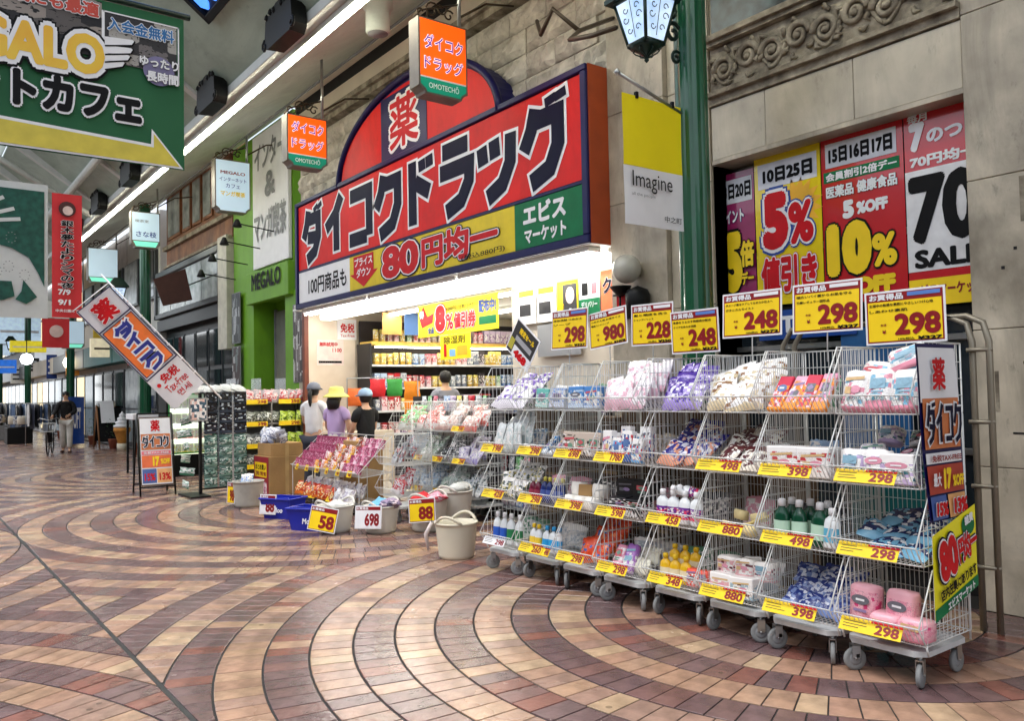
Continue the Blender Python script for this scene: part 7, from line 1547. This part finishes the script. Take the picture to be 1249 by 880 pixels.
# cyclist walking a bicycle
person((-27.3, 4.15, 0), face_to((1, -.25)), 1.78, 'person in black jacket and pale trousers pushing a bicycle along the arcade', BC, mat('cream_trousers', (206, 202, 194), .8, bump=.2), arms={'l': ((.24, -.12, 1.15), (.10, -.36, 1.06)), 'r': ((-.26, -.14, 1.15), (-.30, -.40, 1.04))}, sleeve=1.1, step=.16, bend=.10, shoe=mat('brown_shoe', (70, 40, 34), .5))
bc = thing('bicycle', 'black city bicycle with white front basket pushed by the person in black', 'bicycle', (-27.2, 3.72, 0), (0, 0, face_to((1, -.25))))
for yy, r_ in ((-.52, .33), (.52, .33)):
    k = MB(); k.tube([(0, yy + r_ * math.cos(a), r_ + .012 + r_ * math.sin(a)) for a in [2 * PI * q / 28 for q in range(29)]], .018, 6, INK, cap=False); wh = k.build('wheel', bc)
    k = MB()
    for q in range(14): a = 2 * PI * q / 14; wires(k, [((0, yy, r_ + .012), (0, yy + r_ * math.cos(a), r_ + .012 + r_ * math.sin(a)))], .0015, STEEL)
    k.build('spokes', wh)
k = MB()
for a, b_ in (((0, -.52, .34), (0, -.36, .92)), ((0, -.38, .85), (0, .08, .32)), ((0, .08, .32), (0, .52, .34)), ((0, .08, .32), (0, .22, .85)), ((0, .22, .78), (0, .52, .34)), ((0, -.40, .72), (0, .18, .6))): k.tube([a, b_], .017, 7, INK)
k.build('frame', bc); k = MB(); k.tube([(-.28, -.22, 1.0), (-.22, -.34, 1.04), (0, -.38, .98), (.22, -.34, 1.04), (.28, -.22, 1.0)], .013, 7, STEEL); k.tube([(0, -.36, .9), (0, -.38, 1.0)], .014, 6, STEEL); k.build('handlebar', bc)
k = MB(); k.add([(-.05, .10, .86), (.05, .10, .86), (.10, .34, .88), (-.10, .34, .88), (-.04, .10, .91), (.04, .10, .91), (.09, .33, .94), (-.09, .33, .94)], [(0, 3, 2, 1), (4, 5, 6, 7), (0, 1, 5, 4), (1, 2, 6, 5), (2, 3, 7, 6), (3, 0, 4, 7)], INK); k.build('saddle', bc)
k = MB(); k.box(-.17, -.72, .66, .17, -.44, .67, WIRE)
for q in range(12): xx = -.17 + q * .031; wires(k, [((xx, -.72, .66), (xx * 1.15, -.76, .9)), ((xx, -.44, .66), (xx * 1.15, -.42, .9))], .003, WIRE)
for s_ in (-1, 1):
    for q in range(9): yy = -.72 + q * .035; wires(k, [((s_ * .17, yy, .66), (s_ * .195, yy, .9))], .003, WIRE)
k.tube([(-.195, -.76, .9), (.195, -.76, .9), (.195, -.42, .9), (-.195, -.42, .9), (-.195, -.76, .9)], .007, 5, WIRE, cap=False); k.build('front_basket', bc)
k = MB(); k.lathe([(.001, -.01), (.04, -.01), (.04, .01), (.001, .01)], 12, (0, .08, .32), STEEL); k.box(-.1, .05, .2, -.02, .11, .22, INK); k.box(.02, .05, .42, .1, .11, .44, INK); k.build('pedals', bc)
# ================================================================== THINGS FARTHER DOWN THE ARCADE
ic = thing('soft_serve_statue', 'giant white soft serve cone statue beside the chalk board', 'statue', (-27.0, 5.6, 0)); ic.scale = (.72, .72, .72)
k = MB(); prof = []
for q in range(4):
    r0 = .34 - q * .075; z = .95 + q * .15; prof += [(r0 * .85, z), (r0, z + .05), (r0 * .95, z + .11)]
k.lathe(prof + [(.05, 1.56), (.001, 1.64)], 24, m=WHITE); k.build('ice_cream', ic)
k = MB(); k.lathe([(.17, .3), (.2, .45), (.30, .78), (.33, .8), (.33, .95)], 20, m=mat('waffle_cone', (206, 140, 60), .7, scale=12)); k.build('cone', ic); k = MB(); k.lathe([(.2, 0), (.2, .3)], 18, m=mat('cream_pedestal', (220, 210, 186), .6)); k.build('pedestal', ic)
wb = thing('chalk_board', 'wooden framed black chalk A board left of the soft serve cone', 'sign board', (-29.2, 5.3, 0))
WOOD = mat('light_wood', (150, 104, 66), .6, bump=.1)
for s in (0, 1):
    k = MB(); 
    for yy in (0, .8): k.tube([(.5 - s * 1.0, yy, 0), (0, yy, 1.35)], .03, 4, WOOD)
    k.tube([(.02, 0, 1.3), (.02, .8, 1.3)], .03, 4, WOOD); k.build('frame', wb)
    k = MB(); sg_ = 1 if s == 0 else -1; k.add([(sg_ * .44, .03, .2), (sg_ * .44, .77, .2), (sg_ * .04, .77, 1.28), (sg_ * .04, .03, 1.28), (sg_ * .42, .03, .2), (sg_ * .42, .77, .2), (sg_ * .02, .77, 1.28), (sg_ * .02, .03, 1.28)], [(0, 1, 2, 3), (7, 6, 5, 4), (0, 4, 5, 1), (3, 2, 6, 7)], INK); k.build('chalk_panel', wb)
k = MB(); k.add([(.5, .05, .8), (.5, .45, .8), (.2, .45, 1.5), (.2, .05, 1.5)], [(0, 1, 2, 3)], WHITE); k.build('white_sheet', wb)
vb = thing('blue_banner_stand', 'upright blue banner with white lettering next to the chalk board', 'banner', (-30.4, 4.65, 0), FACEX); cloth(vb, 'banner_cloth', 0, .1, .5, 1.65, mat('deep_blue_print', (24, 70, 150), .3), sag=.01); text(vb, 'SOFT', .12, .6, .4, 1.3, WHITE, .03, .03, rot=0)
k = MB(); k.tube([(0, 0, 0), (0, 1.75, 0)], .015, 6, WHITE); k.build('pole', vb)
t = thing('side_table', 'small white topped table with black legs behind the A board', 'table', (-18.4, 3.95, 0)); k = MB(); k.box(-.3, 0, 1.12, .3, .8, 1.24, WHITE, .01); k.build('table_top', t)
for a in (-.27, .27):
    for b_ in (.03, .77): k = MB(); k.box(a - .02, b_ - .02, 0, a + .02, b_ + .02, 1.12, BLACKM); k.build('leg', t)
rf = random.Random(9)
for i in range(7):
    x = -33 - i * 3.4; y = 4.3 + rf.uniform(-.3, .5)
    t = thing('clothes_rack', 'rack of dark and white clothes outside the far shops, %s from the cyclist' % ['first', 'second', 'third', 'fourth', 'fifth', 'sixth', 'seventh'][i], 'clothes rack', (x, y, 0), (0, 0, rf.uniform(-.3, .3)), 'clothes racks outside the far shops')
    k = MB(); 
    for yy in (-.6, .6): k.tube([(0, yy, 0), (0, yy, 1.45)], .015, 6, STEEL); k.tube([(-.25, yy, .03), (.25, yy, .03)], .015, 6, STEEL)
    k.tube([(0, -.6, 1.45), (0, .6, 1.45)], .015, 6, STEEL); k.build('rail', t)
    for q in range(9):
        c = rf.choice([(24, 26, 34), (210, 210, 206), (60, 64, 80), (150, 146, 140), (30, 30, 30), (90, 110, 140), (232, 230, 226)])
        link('garment', p_pouch(.42, rf.uniform(.7, 1.0), .09, mat('garment_%d_%d_%d' % c, c, .85, bump=.3), q, .02), t, (.0, -.52 + q * .13, 1.42), (PI, 0, rf.uniform(-.3, .3)))
for i in range(6):
    x = -35 - i * 4.2; t = thing('stall_box', 'low heap of cream and grey goods on a far stall, %s from the cyclist' % ['first', 'second', 'third', 'fourth', 'fifth', 'sixth'][i], 'stall', (x, 3.7 + rf.uniform(-.2, .3), 0), group='low stalls along the far pavement'); k = MB(); k.box(-.5, -.4, 0, .5, .4, rf.uniform(.5, .8), rf.choice([CREAM, GREY, BLACKM]), .02); k.build('stall_table', t)
    for q in range(5): link('goods', p_soft(.35, .3, .3, rf.choice([CREAM, mat('white_cloth_bundle', (214, 214, 210), .8), GREY, pack((80, 90, 110), Wt, (160, 150, 140))]), q), t, (-.35 + q * .18, rf.uniform(-.2, .2), .7))
for i, (x, y, z, c, l) in enumerate([(-40, 4.6, 3.3, (244, 250, 255), 'pale round lamp nearest the second green post'), (-52, 4.2, 3.4, (255, 248, 230), 'far round lamp near the bright end'), (-36, 5.6, 3.0, (255, 240, 200), 'small warm lamp below the red square banner')]):
    t = thing('globe_lamp', l + ' in the distance', 'lamp', (x, y, z)); k = MB(); k.lathe([(.001, -.25), (.18, -.18), (.25, 0), (.18, .18), (.001, .25)], 14, m=glow('globe_%d' % i, c, 3)); k.build('globe', t); k = MB(); k.tube([(0, 0, .25), (0, 0, 2.4)], .02, 5, BLACKM); k.build('hanging_rod', t)
for i, (x, y, z, w_, h_, c, l) in enumerate([(-50, 4.4, 3.0, .9, .7, (40, 110, 210), 'small bright blue square sign far down the arcade'), (-42, 4.2, 3.7, 1.4, .5, (214, 196, 40), 'yellow edged sign hanging far down the arcade'), (-46, 4.1, 4.3, 1.8, 1.3, (190, 214, 232), 'pale blue hanging sign far down the arcade'), (-60, 3.6, 4.4, 2.4, 1.6, (200, 220, 236), 'distant pale sign near the bright end'), (-29, 5.1, 2.9, .7, .6, (226, 214, 180), 'cream sign with black brush letter right of the red square banner')]):
    t = thing('distant_sign', l, 'hanging sign', (x, y, z), FACEX); k = MB(); k.box(0, 0, -.2, w_, h_, 0, mat('far_sign_%d' % i, c, .5, emit=.25), .01); k.build('sign_case', t); rect(t, 'sign_stripe', .1, h_ * .4, w_ - .1, h_ * .5, .01, WHITE if i != 4 else INK)
# clutter of small shop signs and notices down the arcade
rz = random.Random(31)
SC_ = [((200, 40, 40), 'red'), ((240, 240, 236), 'white'), ((30, 60, 130), 'navy'), ((236, 200, 60), 'yellow'), ((40, 120, 80), 'green'), ((30, 30, 32), 'black'), ((230, 150, 60), 'orange')]
for i in range(6):
    x = -25.2 - i * 5.4; z = rz.choice((2.5, 3.0, 3.6)); c, cn = SC_[(i * 3) % 7]; w_, h_ = rz.uniform(.4, .7), rz.uniform(.5, 1.1)
    t = thing('projecting_sign', 'small %s projecting shop sign down the arcade, %s past the dark building' % (cn, nthw(i + 1)), 'sign', (x, 5.93 - w_, z), FACEX, 'projecting shop signs down the arcade')
    k = MB(); k.box(0, 0, -.08, w_, h_, 0, mat('sign_' + cn, c, .5), .008); k.build('sign_case', t); k = MB(); k.tube([(w_, h_ * .8, -.04), (w_ + .1, h_ * .8, -.04)], .012, 5, BLACKM); k.build('bracket', t)
    for q in range(3): rect(t, 'sign_stripe', w_ * .15, h_ * (.2 + q * .25), w_ * rz.uniform(.6, .88), h_ * (.28 + q * .25), .003, WHITE if cn not in ('white', 'yellow') else INK)
for i in range(5):
    x = -25 - i * 3.3
    t = thing('potted_plant', 'leafy potted plant by the far shopfronts, %s past the dark building' % nthw(i + 1), 'plant', (x, 5.62, 0), group='potted plants by the far shopfronts')
    k = MB(); k.lathe([(.11, 0), (.15, .28), (.165, .3)], 14, m=mat('terracotta_pot', (150, 84, 58), .8)); k.build('pot', t); k = MB()
    for q in range(90):
        a, b_, r_ = rz.uniform(0, 2 * PI), rz.uniform(0, 1), rz.uniform(.05, .26); p = Vector((r_ * math.cos(a), r_ * math.sin(a), .35 + b_ * .55)); d = Vector((math.cos(a), math.sin(a), rz.uniform(-.3, .6))).normalized() * .09; s_ = d.cross(Vector((0, 0, 1))).normalized() * .022
        k.add([p - s_ * .3, p + d * .5 - s_, p + d, p + d * .5 + s_], [(0, 1, 2, 3)], mat('leaf_green', (40, 84, 36), .5, var=.3))
    stuff(k.build('foliage', t))
# ================================================================== THE OPPOSITE SIDE OF THE ARCADE (behind and left of the camera)
OPW = mat('opposite_wall', (150, 144, 134), .7, var=.1, scale=.8)
for i in range(8):
    x0 = 12 - i * 14
    t = thing('opposite_building', 'two storey shop building on the opposite side of the arcade, %s along the row' % nthw(i + 1), 'building', (x0 - 7, -6.5, 0), group='buildings on the opposite side of the arcade')
    k = MB(); k.box(-6.98, -3, 0, 6.98, 0, 6.3, OPW); k.build('wall', t); k = MB(); k.box(-6.9, 0, 2.9, 6.9, .5, 3.3, GRF, .02); k.build('canopy', t)
    for q in range(6):
        k = MB(); k.box(-6.6 + q * 2.2, 0, .1, -4.7 + q * 2.2, .04, 2.6, GLASSD if q % 2 else WGL); k.build('shop_window', t)
        k = MB(); k.box(-6.5 + q * 2.2, 0, 4.2, -4.9 + q * 2.2, .04, 5.5, GLASSD); k.build('upper_window', t)
